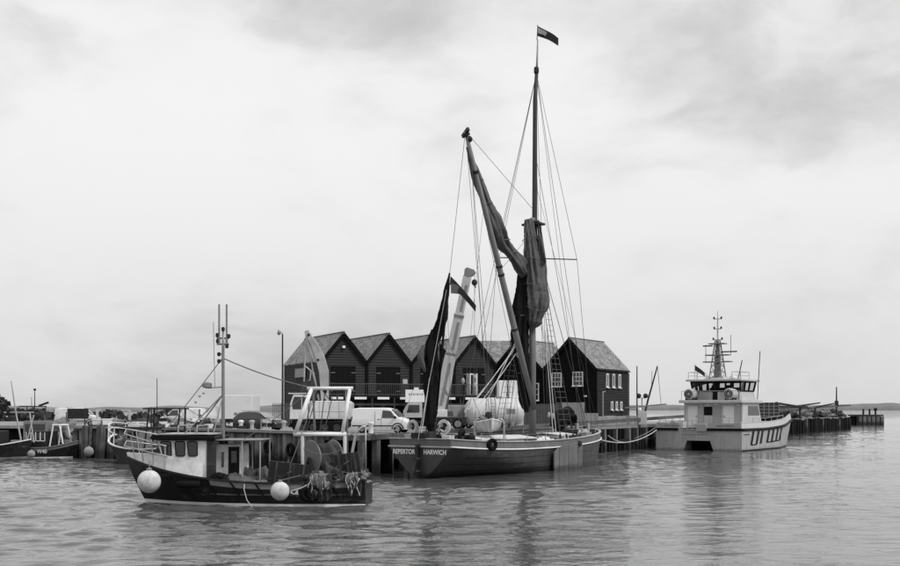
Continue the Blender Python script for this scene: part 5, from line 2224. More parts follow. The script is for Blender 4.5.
ring('coiled_hawser', 'pale coil of rope hung left of the mizzen mast', 'rope coil', at_b(1.3, 1.5, 3.35), bgr, 0.36, 0.05, 'rope_pale', 'rope coils at the barge stern', 0.0, 9)
ring('coiled_hawser', 'pale coil of rope hung right of the mizzen mast', 'rope coil', at_b(1.9, -0.55, 3.3), bgr + 0.5, 0.36, 0.05, 'rope_pale', 'rope coils at the barge stern', 0.0, 9)
for sy, sl, lb in ((1.5, 1.32, 'short rack post holding the left rope coil'), (-0.55, 1.92, 'short rack post holding the right rope coil')):
    mb = MB()
    p = at_b(sl + 0.05, sy, 1.9)
    mb.box(-0.06, 0.06, -0.06, 0.06, 0, 1.9)
    mb.box(-0.05, 0.05, -0.3, 0.3, 1.78, 1.88)
    o = mb.build('rope_rack', 'wood_dark')
    place(o, p, bgr)
    tag(o, lb, 'post', 'rope racks at the barge stern')
ring('tyre_fender', 'black tyre fender hung over the near side of the barge', 'tyre', at_b(4.05, -2.98, 2.12), bgr + R(72), 0.30, 0.13, 'rubber')
mb = MB()
mb.lathe([(0.3, 0), (0.36, 0.1), (0.36, 0.7), (0.3, 0.8)], 16)
o = mb.build('deck_drum', 'black', None, True)
place(o, at_b(3.0, -1.9, 1.95))
tag(o, 'black drum on the barge deck left of the tyre fender', 'drum')
mb = MB()
mb.tube([(0, 0, 0), (0, 0, 0.75), (0.1, 0, 1.0), (0.32, 0, 1.08)], [0.12, 0.12, 0.16, 0.26], 12)
o = mb.build('ventilator', 'black', None, True)
place(o, at_b(2.2, -1.6, 1.9), bgr)
tag(o, 'black cowl ventilator on the barge quarter', 'ventilator')
for k, (s, y, h, lb) in enumerate(((13.0, -2.1, 0.5, 'pale sailcloth bundle beside the mast foot'), (11.6, -2.35, 0.42, 'low pale bundle by the near rail, aft of the mast'), (20.6, -1.4, 0.6, 'pale bundle on the barge foredeck'))):
    mb = MB()
    mb.ball((0, 0, h * 0.5), 0.8, 16, 10, (1.2, 0.6, h * 0.9), 0.7)
    mb.v = [(x, y_, max(0, z)) for x, y_, z in mb.v]
    o = mb.build('sailcloth_bundle', 'white_paint' if k < 2 else 'bag', None, True)
    place(o, at_b(s, y, b_zr(s) + (0.03 if k else 0.05)), bgr + 0.2 * k)
    tag(o, lb, 'bundle', 'bundles on the barge deck')
for k, (s, y, lb) in enumerate(((14.4, -1.9, 'dark coil heap on deck right of the mast'), (17.3, -2.2, 'dark coil heap on deck further forward'))):
    mb = MB()
    for q in range(5):
        mb.tube([(0.45 * (1 - 0.06 * q) * math.cos(a), 0.38 * (1 - 0.06 * q) * math.sin(a), 0.07 + 0.11 * q) for a in [2 * math.pi * j / 18 for j in range(18)]], 0.075, 6, closed=True)
    o = mb.build('rope_heap', 'black', None, True)
    place(o, at_b(s, y, b_zr(s)))
    o.scale = (1.6, 1.3, 1)
    tag(o, lb, 'rope coil', 'dark rope heaps on the barge deck')
# mooring ropes from the barge bow and the workboat to the quay
for k, (a, b, dr, lb) in enumerate(((at_b(25.6, 0.6, 2.75), None, 0, ''),)):
    pass

clut = [('crate', 6.2, -2.3, 0.4, 'wood_pale', 'pale wooden crate by the near rail of the barge'), ('crate', 10.4, -2.3, 0.3, 'wood_dark', 'low dark crate by the near rail of the barge'), ('crate', 15.6, -2.2, 0.42, 'dirty_white', 'white box on deck by the shrouds of the barge'), ('crate', 20.0, -1.9, 0.36, 'wood_pale', 'pale box on the barge foredeck'),
        ('crate', 0.7, -1.7, 0.45, 'dirty_white', 'white locker at the right of the barge stern rail'), ('crate', 0.7, 1.2, 0.5, 'light_grey', 'grey locker at the left of the barge stern rail')]
for nm, s, y, h_, m_, lb in clut:
    root = thing('deck_crate', lb, 'crate', tuple(at_b(s, y, b_zr(s) + 0.0)), bgr + 0.15 * math.sin(s * 3))
    MB().box(-0.38, 0.38, -0.26, 0.26, 0, h_ + 0.25).build('case', m_, root, bevel=0.02)
    MB().box(-0.41, 0.41, -0.29, 0.29, h_ + 0.25, h_ + 0.31).build('lid', m_, root, bevel=0.015)
rnd = random.Random(14)
cw_ = ['first', 'second', 'third', 'fourth', 'fifth', 'sixth']
for k, s in enumerate((5.2, 7.4, 9.2, 12.6, 18.4, 21.4)):
    mb = MB()
    for q in range(6):
        r_ = rnd.uniform(0.2, 0.36)
        mb.tube([(r_ * math.cos(a) * 1.3, r_ * math.sin(a), 0.05 + 0.06 * q + 0.04 * math.sin(2 * a + q)) for a in [2 * math.pi * j / 16 for j in range(16)]], 0.035, 5, closed=True)
    o = mb.build('rope_coil', ['rope', 'rope_pale', 'rope'][k % 3], None, True)
    place(o, at_b(s, -(b_half(s, b_zr(s)) - 0.55), b_zr(s)), k)
    tag(o, '%s rope coil from the stern along the near side of the barge deck' % cw_[k], 'rope coil', 'rope coils along the barge rail')


# ------------------------------------------------------------------ fishing boats
class Hull:
    def __init__(self, L, B, zb, zm, zs, rake=1.2, flare=0.55, draft=0.6):
        self.__dict__.update(L=L, B=B, zb=zb, zm=zm, zs=zs, rake=rake, flare=flare, draft=draft)

    def zr(self, t):
        return self.zm + (self.zb - self.zm) * max(0, (t - 0.35) / 0.65) ** 2 + (self.zs - self.zm) * max(0, (0.35 - t) / 0.35) ** 2

    def half(self, t):
        b = self.B * (0.86 + 0.14 * min(1, t / 0.3))
        return max(0.03, b * max(0, 1 - max(0, (t - 0.56) / 0.44) ** 2.5))

    def pt(self, t, z, s):
        zf = max(0, min(1, (z + self.draft) / (self.zr(t) + self.draft)))
        fl = 1 - self.flare * max(0, (t - 0.35) / 0.65) ** 1.2 * (1 - zf) - 0.10 * (1 - zf)
        return Vector((t * (self.L - self.rake * (1 - zf) ** 1.3), s * self.half(t) * fl, z))

    def strip(self, f0, f1, out, s, n=40, t0=0.0, t1=1.0, out1=None):
        secs = []
        for i in range(n + 1):
            t = t0 + (t1 - t0) * i / n
            za, zb = f0(t), f1(t)
            a, b = self.pt(t, za, s), self.pt(t, zb, s)
            secs.append([a + Vector((0, s * out, 0)), b + Vector((0, s * (out1 if out1 is not None else out), 0))])
        return secs

    def build(self, root, m, mdeck, mrail, bulwark=0.55, n=40, nz=8, wl=None):
        secs = []
        for i in range(n + 1):
            t = i / n
            zs = [-self.draft + (self.zr(t) + self.draft) * j / nz for j in range(nz + 1)]
            left = [self.pt(t, z, 1) for z in zs]
            right = [self.pt(t, z, -1) for z in zs]
            secs.append(left[::-1] + right)
        mb = MB()
        mb.loft(secs)
        mb.f.append(tuple(range(len(secs[0]))))
        h = mb.build('hull', m, root)
        sharp(h, 40)
        for s in (1, -1):
            sec = []
            for i in range(n + 1):
                t = i / n
                p = self.pt(t, self.zr(t), s)
                sec.append([p + Vector((0, s * 0.06, -0.05)), p + Vector((0, s * 0.06, 0.04)), p + Vector((0, -s * 0.10, 0.04)), p + Vector((0, -s * 0.10, -0.05))])
            MB().loft(sec, True, True).build('rail', mrail, root)
        d = []
        for i in range(n + 1):
            t = i / n * 0.985
            z = self.zr(t) - bulwark
            a, b = self.pt(t, z, 1), self.pt(t, z, -1)
            d.append([a, (a + b) / 2 + Vector((0, 0, 0.05)), b])
        MB().loft(d).build('deck', mdeck, root)
        if wl:
            for s in (1, -1):
                MB().loft(self.strip(lambda t: -0.02 + 0.05 * t * t, lambda t: 0.10 + 0.10 * t * t, 0.012, s)).build('boot_line', wl, root, True)
        return h


fb = thing('fishing_boat', 'dark hulled fishing boat with white wheelhouse passing in the foreground', 'fishing boat', (-3.85, 54.0, 0), math.pi - R(1.5))
FH = Hull(11.6, 2.05, 2.2, 1.08, 1.22, 1.3, 0.6)
FH.build(fb, 'hull_black', 'grey_paint', 'hull_dark', 0.62, wl='white_paint')


def fbx(px, y=1.0):
    Y = 54.0 - y
    return -3.85 - (px - 450.0) / F * Y


def fbz(py, D=53.0):
    return PZ(py, D)


# rubbing bands and frames on the dark side
mb = MB()
for s in (1, -1):
    pts = [FH.pt(t, 0.52 + 0.55 * max(0, (t - 0.5) / 0.5) ** 2, s) + Vector((0, s * 0.03, 0)) for t in [0.02 + 0.62 * k / 24 for k in range(25)]]
    mb.tube(pts, 0.05, 6)
mb.build('rubbing_strake', 'rust', fb, True)
for s in (1, -1):
    for t in (0.12, 0.22, 0.32, 0.42, 0.52, 0.62):
        a, b = FH.pt(t + 0.015, FH.zr(t), s), FH.pt(t - 0.01, 0.45, s)
        MB().bar(a + Vector((0, s * 0.03, 0)), b + Vector((0, s * 0.03, 0)), 0.06, 0.12, (0, 1, 0)).build('side_rib', 'black', fb)
MB().loft(FH.strip(lambda t: FH.zr(t) - 0.30, lambda t: FH.zr(t) - 0.06, 0.02, 1, t0=0.05, t1=0.62)).build('bulwark_band', 'grey_paint', fb, True)
MB().loft(FH.strip(lambda t: FH.zr(t) - 0.30, lambda t: FH.zr(t) - 0.06, 0.02, -1, t0=0.05, t1=0.62)).build('bulwark_band', 'grey_paint', fb, True)
# white raised bulwark forward
for s in (1, -1):
    def f1(t):
        return FH.zr(t) + 0.06 + 0.62 * 1.0 * (1 - 0.8 * max(0, (t - 0.82) / 0.18) ** 0.8)
    secs = []
    for i in range(31):
        t = 0.645 + 0.35 * i / 30
        a = FH.pt(t, FH.zr(t), s) + Vector((0, -s * 0.06, 0.03))
        b = a + Vector((0.02, -s * 0.10, f1(t) - FH.zr(t)))
        secs.append([a, b, b + Vector((0, -s * 0.06, 0)), a + Vector((0, -s * 0.08, 0))])
    MB().loft(secs, True, True).build('white_bulwark', 'dirty_white', fb)
# foredeck
secs = []
for i in range(20):
    t = 0.72 + 0.27 * i / 19
    a, b = FH.pt(t, FH.zr(t), 1) + Vector((0, -0.14, 0.05)), FH.pt(t, FH.zr(t), -1) + Vector((0, 0.14, 0.05))
    secs.append([a, (a + b) / 2 + Vector((0, 0, 0.1)), b])
MB().loft(secs).build('foredeck', 'light_grey', fb)

# pulpit rails
mb = MB()
for zt_, z_aft, drop in ((3.3, 2.75, 0), (2.72, 2.3, 0)):
    loop = []
    for s, seq in ((1, [0.80, 0.85, 0.90, 0.95, 0.985]), (-1, [0.985, 0.95, 0.90, 0.85, 0.80])):
        for t in seq:
            p = FH.pt(t, FH.zr(t), s)
            k = (t - 0.80) / 0.185
            loop.append(Vector((p.x + 0.25 * k, p.y * 0.95, z_aft + (zt_ - z_aft) * k + (0.22 if s < 0 else 0))))
    mb.tube(loop, 0.032, 8)
mb.build('pulpit_rail', 'galv', fb, True)
for s in (1, -1):
    for t in (0.805, 0.86, 0.91, 0.955):
        p = FH.pt(t, FH.zr(t), s)
        k = (t - 0.80) / 0.185
        MB().tube([p + Vector((0, -s * 0.08, 0)), Vector((p.x + 0.25 * k, p.y * 0.95, 2.75 + 0.55 * k + (0.22 if s < 0 else 0)))], 0.026, 6).build('pulpit_post', 'galv', fb)

# wheelhouse
xa, xf = fbx(208), fbx(160)
WHW = 1.28
zr0, zr1 = 1.1, 3.02
prof = [(xa, zr0), (xf - 0.25, zr0), (xf - 0.2, 1.95), (xf + 0.12, zr1), (xa, zr1)]
mb = MB()
mb.prism([(x, -WHW, z) for x, z in prof], (0, 2 * WHW, 0))
wh = mb.build('wheelhouse', 'dirty_white', fb, bevel=0.04)
for s in (1, -1):
    for a, b in ((164, 172.5), (177, 186), (189.5, 198.5)):
        x0, x1 = fbx(b), fbx(a)
        za, zb = fbz(456.0), fbz(441.5)
        sl = 0.12 if a < 170 else 0.05
        y = s * (WHW + 0.012)
        out = [(x0 + 0.05, y, za), (x1 - 0.05, y, za), (x1, y, za + 0.06), (x1 + sl, y, zb - 0.05), (x1 + sl - 0.05, y, zb), (x0 + 0.05 + sl * 0.3, y, zb), (x0 + sl * 0.3, y, zb - 0.05), (x0, y, za + 0.05)]
        mb = MB()
        mb.prism(out, (0, -s * 0.02, 0))
        wo = mb.build('window', 'glass', wh)
        mb = MB()
        mb.tube([Vector(p) + Vector((0, s * 0.005, 0)) for p in out], 0.025, 6, closed=True)
        mb.build('window_gasket', 'black', wo)
for y0, y1 in ((-1.05, -0.42), (-0.33, 0.33), (0.42, 1.05)):
    mb = MB()
    f = lambda z: xf - 0.2 + 0.32 * (z - 1.95) / (zr1 - 1.95) + 0.015
    mb.prism([(f(2.2), y0, 2.2), (f(2.2), y1, 2.2), (f(2.9), y1, 2.9), (f(2.9), y0, 2.9)], (0.015, 0, 0))
    mb.build('front_window', 'glass', wh)
# dark panel at the wheelhouse's aft corner
for s in (1, -1):
    mb = MB()
    mb.box(fbx(217), xa - 0.003, s * WHW - 0.04, s * WHW + 0.04, 0.8, zr1)
    mb.build('corner_panel', 'wood_dark', wh)
mb = MB()
mb.box(fbx(217), xa, -WHW + 0.05, WHW - 0.05, zr1 - 0.06, zr1 - 0.005)
mb.build('panel_top', 'wood_dark', wh)
# after house, narrower, white, with its door and window
mb = MB()
mb.box(fbx(241.5), fbx(214), -0.72, 0.72, 0.55, 2.82)
ah = mb.build('after_house', 'dirty_white', fb, bevel=0.03)
for s in (1, -1):
    mb = MB()
    mb.box(fbx(238), fbx(227), s * 0.735 - 0.012, s * 0.735 + 0.012, 0.75, 2.7)
    d_ = mb.build('door', 'black', ah)
    mb = MB()
    mb.box(fbx(235.5), fbx(230), s * 0.755 - 0.008, s * 0.755 + 0.008, 1.95, 2.5)
    mb.build('door_glass', 'glass', d_)
    mb = MB()
    mb.box(fbx(222.5), fbx(220.0), s * 0.735 - 0.012, s * 0.735 + 0.012, 1.75, 2.45)
    mb.build('window', 'glass', ah)
# roof with dark visor
mb = MB()
mb.prism([(fbx(217), -1.5, 3.03), (fbx(154), -1.5, 3.03), (fbx(151.5), -1.5, 3.14), (fbx(154), -1.5, 3.28), (fbx(217), -1.5, 3.2)], (0, 3.0, 0))
rf = mb.build('roof', 'black', fb, bevel=0.03)
mb = MB()
mb.box(fbx(262), fbx(212), -1.3, 1.3, 3.0, 3.05)
mb.build('shelter_roof', 'grey_paint', fb, bevel=0.02)
mb = MB()
mb.box(fbx(213), fbx(160), -1.25, 1.25, 3.285, 3.33)
mb.build('roof_top', 'light_grey', rf)
for px in (243, 261):
    for s in (1, -1):
        MB().tube([(fbx(px), s * 1.2, 0.6), (fbx(px), s * 1.2, 3.0)], 0.035, 6).build('shelter_post', 'galv', fb)
# small things on the roof
for px in (197, 178):
    MB().tube([(fbx(px), -1.1, 3.3), (fbx(px), -1.1, 3.62), (fbx(px), -1.0, 3.7), (fbx(px), 1.0, 3.7), (fbx(px), 1.1, 3.62), (fbx(px), 1.1, 3.3)], 0.028, 6).build('roof_rail', 'galv', rf)
# mast with aerials
mx = fbx(218)
zt = fbz(347, 54)
mb = MB()
mb.tube([(mx, 0, 0.8), (mx, 0, 3.5), (mx, 0, zt), (mx, 0, fbz(330, 54))], [0.085, 0.085, 0.07, 0.045], 10)
ma = mb.build('mast', 'grey_metal', fb, True)
mb = MB()
for dx in (-0.17, 0.19):
    mb.tube([(mx + dx, 0, fbz(345, 54)), (mx + dx, 0, fbz(304, 54))], 0.045, 8)
    mb.tube([(mx + dx, 0, fbz(345, 54)), (mx + dx, 0, fbz(337, 54))], 0.065, 8)
mb.build('aerial', 'grey_metal', ma)
mb = MB()
for z in (338, 344):
    mb.bar((mx - 0.28, 0, fbz(z, 54)), (mx + 0.3, 0, fbz(z, 54)), 0.06, 0.06)
mb.build('aerial_bracket', 'dark_metal', ma)
for dx, z in ((-0.27, 336), (0.28, 335), (-0.18, 346), (0.26, 341), (0.0, 329)):
    MB().lathe([(0.05, -0.1), (0.085, -0.06), (0.085, 0.07), (0.04, 0.11)], 10, (mx + dx, 0, fbz(z, 54))).build('mast_lamp', 'dark_metal', ma)
for dx, z in ((0.2, 354), (0.2, 361)):
    mb = MB()
    mb.lathe([(0.05, -0.1), (0.09, -0.05), (0.09, 0.06), (0.04, 0.1)], 10, (mx + dx, 0, fbz(z, 54)))
    mb.bar((mx, 0, fbz(z, 54)), (mx + dx, 0, fbz(z, 54)), 0.04, 0.04)
    mb.build('mast_lamp', 'dark_metal', ma)
mb = MB()
mb.bar((mx, 0, fbz(387, 54)), (fbx(203), 0, fbz(388, 54)), 0.05, 0.05)
mb.lathe([(0.06, -0.16), (0.24, -0.1), (0.24, 0.08), (0.08, 0.14)], 16, (fbx(201.5), 0, fbz(385, 54)))
mb.build('radar_bracket', 'grey_metal', ma)
mb = MB()
mb.tube([(fbx(209.5), 0, fbz(387, 54)), (fbx(208), 0, fbz(322, 54))], 0.016, 6)
mb.build('whip_aerial', 'grey_metal', ma)
mb = MB()
for s in (-1, 1):
    mb.tube([(mx, 0, fbz(394, 54)), (fbx(183), s * 0.9, 3.3)], 0.035, 6)
    mb.tube([(mx, 0, fbz(395, 54)), (fbx(212), s * 0.8, 3.3)], 0.03, 6)
mb.build('mast_strut', 'grey_metal', ma)
mb = MB()
mb.tube(sag((mx, 0, fbz(357, 54)), (fbx(156), 0, 3.32), 0.05, 6), 0.022, 5)
mb.tube(sag((mx, 0, fbz(358, 54)), (fbx(309), 0, fbz(388, 54)), 0.12, 8), 0.03, 5)
mb.build('stay', 'rope', ma)
# small lamps hung from the strut
mb = MB()
for px, py in ((196, 396), (200, 393), (192, 402)):
    mb.ball((fbx(px), 0.4, fbz(py, 54)), 0.07, 8, 6)
mb.build('deck_lamp', 'galv', ma)

# stern gantry: two splayed frames joined by cross bars
GW = 1.05
zb_, ztg = fbz(434, 53.5), fbz(388.5, 53.5)
gan = MB().tube([(fbx(295.5), GW, zb_), (fbx(311.5), GW * 0.8, ztg)], 0.10, 10).build('gantry_leg', 'white_paint', fb, True)
MB().tube([(fbx(343), GW, zb_), (fbx(350), GW * 0.8, ztg)], 0.09, 10).build('gantry_leg', 'white_paint', fb, True)
MB().tube([(fbx(307), GW * 0.8, ztg), (fbx(353), GW * 0.8, ztg)], 0.085, 10).build('gantry_bar', 'white_paint', gan, True)
MB().tube([(fbx(294), GW, zb_), (fbx(347), GW, zb_)], 0.10, 10).build('gantry_bar', 'white_paint', gan, True)
for px in (313, 346):
    MB().tube([(fbx(px), GW * 0.8, ztg), (fbx(px - 3), -1.3, 0.6)], 0.05, 8).build('gantry_stay', 'grey_metal', gan, True)
for px in (303, 345.5):
    MB().tube([(fbx(px), GW, 0.5), (fbx(px), GW, zb_)], 0.085, 8).build('gantry_post', 'light_grey', gan, True)
mb = MB()
for a, b in (((318, 389), (306, 433)), ((325, 389), (320, 433)), ((334, 389), (326, 425)), ((312, 392), (303, 440)), ((347, 392), (347, 430)), ((321, 389), (330, 400))):
    mb.tube([(fbx(a[0]), GW * 0.7, fbz(a[1], 53.4)), (fbx(b[0]), GW * 0.9, fbz(b[1], 53.4))], 0.022, 5)
mb.build('hanging_rope', 'wire', gan)
mb = MB()
for px in (318, 325, 334):
    mb.ball((fbx(px), GW * 0.75, fbz(391, 53.4)), 0.10, 8, 6, (0.8, 0.8, 1.4))
mb.build('block', 'dark_metal', gan)
# curved chute arm at the stern
mb = MB()
mb.tube([(fbx(352), GW, 1.9), (fbx(353), GW, 2.5), (fbx(357), GW, fbz(432, 53)), (fbx(363), GW, fbz(427, 53)), (fbx(366), GW, fbz(426, 53))], 0.07, 8)
mb.tube([(fbx(350), GW, fbz(436, 53)), (fbx(356), GW, fbz(431, 53)), (fbx(366), GW, fbz(424, 53)), (fbx(366.5), GW, fbz(470, 53))], 0.035, 6)
mb.build('stern_arm', 'galv', fb, True)

# net drum with hanging net
nd_ = thing('net_drum', 'net drum wound with grey trawl net under the white gantry', 'net drum', tuple(Matrix.Translation(fb.location) @ fb.rotation_euler.to_matrix().to_4x4() @ Vector((fbx(320), 0.1, fbz(458, 54)))), R(40))
for x in (-0.62, 0.62):
    mb = MB()
    mb.lathe([(0.06, x - 0.03), (0.84, x - 0.03), (0.86, x), (0.84, x + 0.03), (0.06, x + 0.03)], 30, (0, 0, 0), 'X')
    mb.build('flange', 'grey_metal', nd_, autosmooth=40)
secs = []
rnd = random.Random(3)
for i in range(15):
    x = -0.58 + 1.16 * i / 14
    s = []
    for k in range(26):
        a = 2 * math.pi * k / 26
        r_ = 0.66 + 0.16 * noise.noise(Vector((x * 4, math.cos(a) * 3, math.sin(a) * 3)))
        s.append((x, r_ * math.cos(a), r_ * math.sin(a)))
    secs.append(s)
MB().loft(secs, True, True).build('net_roll', 'net', nd_, True)
mb = MB()
for s in (-0.75, 0.75):
    mb.bar((s, -0.45, -1.0), (s, 0, 0.05), 0.08, 0.1)
    mb.bar((s, 0.45, -1.0), (s, 0, 0.05), 0.08, 0.1)
mb.build('drum_stand', 'rust', nd_)


def fw(px, py, y):
    """world point at the boat's local y for a pixel of its near side"""
    p = Matrix.Translation(fb.location) @ fb.rotation_euler.to_matrix().to_4x4() @ Vector((fbx(px), y, 0))
    p.z = PZ(py, p.y)
    return p


def net_drape(name, label, x0, x1, top, bot, yl, m, seed, group):
    """net bunched over the rail: layered folded sheets with ragged hems, a few loose strands and ropes"""
    rnd = random.Random(seed)
    root = thing(name, label, 'net', (0, 0, 0), 0, group)
    for lay, (mm_, off, e0, e1, bt) in enumerate((('net', 0.03, 0.0, 1.0, bot), (m, 0.10, 0.08, 0.55, bot - 3), ('net', 0.12, 0.5, 0.98, bot - 7), (m, 0.16, 0.3, 0.8, bot - 10))):
        rows = []
        nu, nv = 60, 16
        for i in range(nu + 1):
            u = i / nu
            px = x0 + (x1 - x0) * (e0 + (e1 - e0) * u)
            hem = bt - 6 * abs(u - 0.5) ** 1.5 * 2 + 5 * noise.noise(Vector((u * 5, seed, lay))) + 2.5 * noise.noise(Vector((u * 17, seed, lay)))
            row_ = []
            for j in range(nv + 1):
                v = j / nv
                f = noise.noise(Vector((u * 9 + lay * 3, v * 1.2, seed))) + 0.6 * noise.noise(Vector((u * 21, v * 2.5, seed + 4)))
                wob = 2.0 * noise.noise(Vector((u * 3, v * 3, seed + 9)))
                if v < 0.3:
                    k = v / 0.3
                    q = fw(px + wob, top + 1.5 - 3 * k + 2 * f * k, yl - 0.7 * (1 - k) + off)
                else:
                    k = (v - 0.3) / 0.7
                    q = fw(px + wob, top - 1.5 + (hem - top + 1.5) * k, yl + off + 0.06 + 0.11 * f * (0.5 + k) + 0.05 * math.sin(3.14 * k))
                row_.append(q)
            rows.append(row_)
        MB().loft(rows).build('netting', mm_, root, True)
    for part, mm_, cnt, rmin, rmax in (('loose_strand', 'net', 12, 0.008, 0.014), ('rope', 'rope_pale', 5, 0.02, 0.028)):
        mb = MB()
        for k in range(cnt):
            c0 = rnd.uniform(x0, x1)
            ph, am = rnd.uniform(0, 6), rnd.uniform(0.5, 2.5)
            b_ = rnd.uniform(top + 8, bot + 1)
            t = top + rnd.uniform(-2, 8)
            pts = [fw(c0 + am * math.sin(ph + q * 0.8), t + (b_ - t) * q / 7, yl + 0.2 + rnd.uniform(0, 0.08)) for q in range(8)]
            mb.tube(pts, rnd.uniform(rmin, rmax), 5)
        mb.build(part, mm_, root, True)


net_drape('trawl_net', 'pale trawl net hung over the near rail amidships of the stern', 313, 336, 475, 501, 1.95, 'net_pale', 1, 'nets over the fishing boat rail')
net_drape('trawl_net', 'pale trawl net hung over the fishing boat stern corner', 350, 364, 474, 496, 1.85, 'net_pale', 2, 'nets over the fishing boat rail')
mb = MB()
mb.ball((0, 0, 0.35), 0.7, 20, 12, (1.25, 0.9, 0.8), 1.1)
mb.v = [(x, y, max(-0.1, z)) for x, y, z in mb.v]
o = mb.build('net_heap', 'net', None, True)
place(o, fw(338, 0, 0.2).to_tuple()[:2] + (0.75,), 0.4)
tag(o, 'dark net heap lying on deck at the fishing boat stern', 'net heap')
mb = MB()
mb.ball((0, 0, 0.7), 0.5, 18, 10, (0.55, 0.9, 1.8), 0.7)
o = mb.build('hanging_net', 'net', None, True)
place(o, fw(332, 0, -0.2).to_tuple()[:2] + (0.95,), 0.9)
tag(o, 'tall grey net bundle hanging right of the net drum', 'net')


def trawl_door(label, c, ang, w, h, rz):
    root = thing('trawl_door', label, 'trawl door', c, rz, 'dark trawl doors on the fishing boat')
    mb = MB()
    ca, sa = math.cos(ang), math.sin(ang)
    def T(x, z, y):
        return (x * ca - z * sa, y, x * sa + z * ca)
    mb.hexa([T(-w / 2, -h / 2, -.05), T(w / 2, -h / 2, -.05), T(w / 2, -h / 2, .05), T(-w / 2, -h / 2, .05), T(-w / 2, h / 2, -.05), T(w / 2, h / 2, -.05), T(w / 2, h / 2, .05), T(-w / 2, h / 2, .05)])
    b = mb.build('board', 'hull_black', root, bevel=0.02)
    mb = MB()
    for x0 in (-w * 0.32, 0, w * 0.32):
        mb.hexa([T(x0 - .05, -h / 2, -.08), T(x0 + .05, -h / 2, -.08), T(x0 + .05, -h / 2, -.052), T(x0 - .05, -h / 2, -.052), T(x0 - .05, h / 2, -.08), T(x0 + .05, h / 2, -.08), T(x0 + .05, h / 2, -.052), T(x0 - .05, h / 2, -.052)])
    mb.build('iron_strap', 'rust', root)
    mb = MB()
    mb.tube([T(-0.2, -0.2, -0.09), T(-0.1, 0.0, -0.4), T(0.1, 0.1, -0.09)], 0.04, 6)
    mb.build('bracket', 'rust', root)
    return root


trawl_door('tilted dark trawl door leaning on the near rail left of the nets', tuple(fw(292, 473.5, 1.6)), R(-7), 1.95, 0.98, R(4))
trawl_door('dark trawl door near the stern of the fishing boat', tuple(fw(349, 463.5, 1.35)), R(9), 1.15, 0.95, R(-6))
# tarpaulin heap amidships
mb = MB()
secs = []
for i in range(25):
    u = i / 24
    row = []
    for j in range(15):
        v = j / 14
        h = math.sin(math.pi * min(1, u * 1.05)) ** 0.6 * math.sin(math.pi * v) ** 0.55
        z = 0.62 * h * (1 - 0.35 * u) + 0.13 * noise.noise(Vector((u * 7, v * 5, 3))) * h + 0.07 * noise.noise(Vector((u * 16, v * 13, 5)))
        row.append((-1.05 + 2.1 * u, -0.75 + 1.5 * v, max(0, z)))
    secs.append(row)
mb.loft(secs)
o = mb.build('tarpaulin', 'tarp', None, True)
place(o, fw(238, 0, 0.85).to_tuple()[:2] + (0.92,), 0.05)
tag(o, 'crumpled dark tarpaulin heap on the deck behind the wheelhouse', 'tarpaulin')
mb = MB()
for k in range(7):
    a = 0.9 * k
    mb.ball((0.28 * math.cos(a), 0.22 * math.sin(a), 0.18 + 0.07 * (k % 3)), 0.24, 10, 8, (1, 1, 0.8), 0.7)
o = mb.build('gear_heap', 'black', None, True)
place(o, fw(222, 0, 1.3).to_tuple()[:2] + (0.95,))
tag(o, 'small dark heap of gear beside the after house door', 'gear')
# winch and red pump box on deck
wn_ = thing('deck_winch', 'rusty trawl winch on deck forward of the net drum', 'winch', fw(296, 0, 0.3).to_tuple()[:2] + (0.5,), 0.1)
mb = MB()
mb.tube([(0, -0.7, 0.55), (0, 0.7, 0.55)], 0.2, 12)
for y in (-0.7, -0.05, 0.7):
    mb.lathe([(0.05, y - 0.03), (0.4, y - 0.03), (0.4, y + 0.03), (0.05, y + 0.03)], 18, (0, 0, 0.55), 'Y')
mb.build('drum', 'rust', wn_)
mb = MB()
mb.box(-0.35, 0.35, -0.8, 0.8, 0, 0.22)
mb.build('bed', 'rust', wn_)


def buoy(label, c, r, group=None, m='buoy', rope_to=None):
    root = thing('fender_buoy', label, 'fender', c, 0, group)
    mb = MB()
    prof = []
    for k in range(15):
        a = math.pi * k / 14
        prof.append((max(0.01, r * math.sin(a)), -r * math.cos(a)))
    prof += [(r * 0.22, r * 0.99), (r * 0.2, r * 1.12), (r * 0.1, r * 1.16)]
    mb.lathe(prof, 26)
    mb.build('ball', m, root, True)
    mb = MB()
    mb.lathe([(r * 0.24, r * 0.985), (r * 0.23, r * 1.13), (r * 0.12, r * 1.18)], 14)
    mb.build('neck', 'grey_paint', root, True)
    if rope_to is not None:
        q = Vector(rope_to) - Vector(c)
        MB().tube([(0, 0, r * 1.1), (q.x * 0.5, q.y * 0.5, (r * 1.1 + q.z) / 2), q], 0.02, 6).build('lanyard', 'rope', root)
    return root


p = fw(149, 482, 0)
p.y = 52.05
p.x = PX(149.2, p.y)
buoy('big pale round fender at the bow of the fishing boat', (p.x, p.y, PZ(481.5, p.y)), 0.53, 'round fenders of the foreground fishing boat', rope_to=(p.x - 0.1, p.y + 0.45, 2.05))
p = Vector((PX(280, 51.45), 51.45, PZ(491, 51.45)))
buoy('pale round fender hung amidships beside the number 54', p, 0.43, 'round fenders of the foreground fishing boat', rope_to=(p.x + 0.9, p.y + 0.35, 1.45))
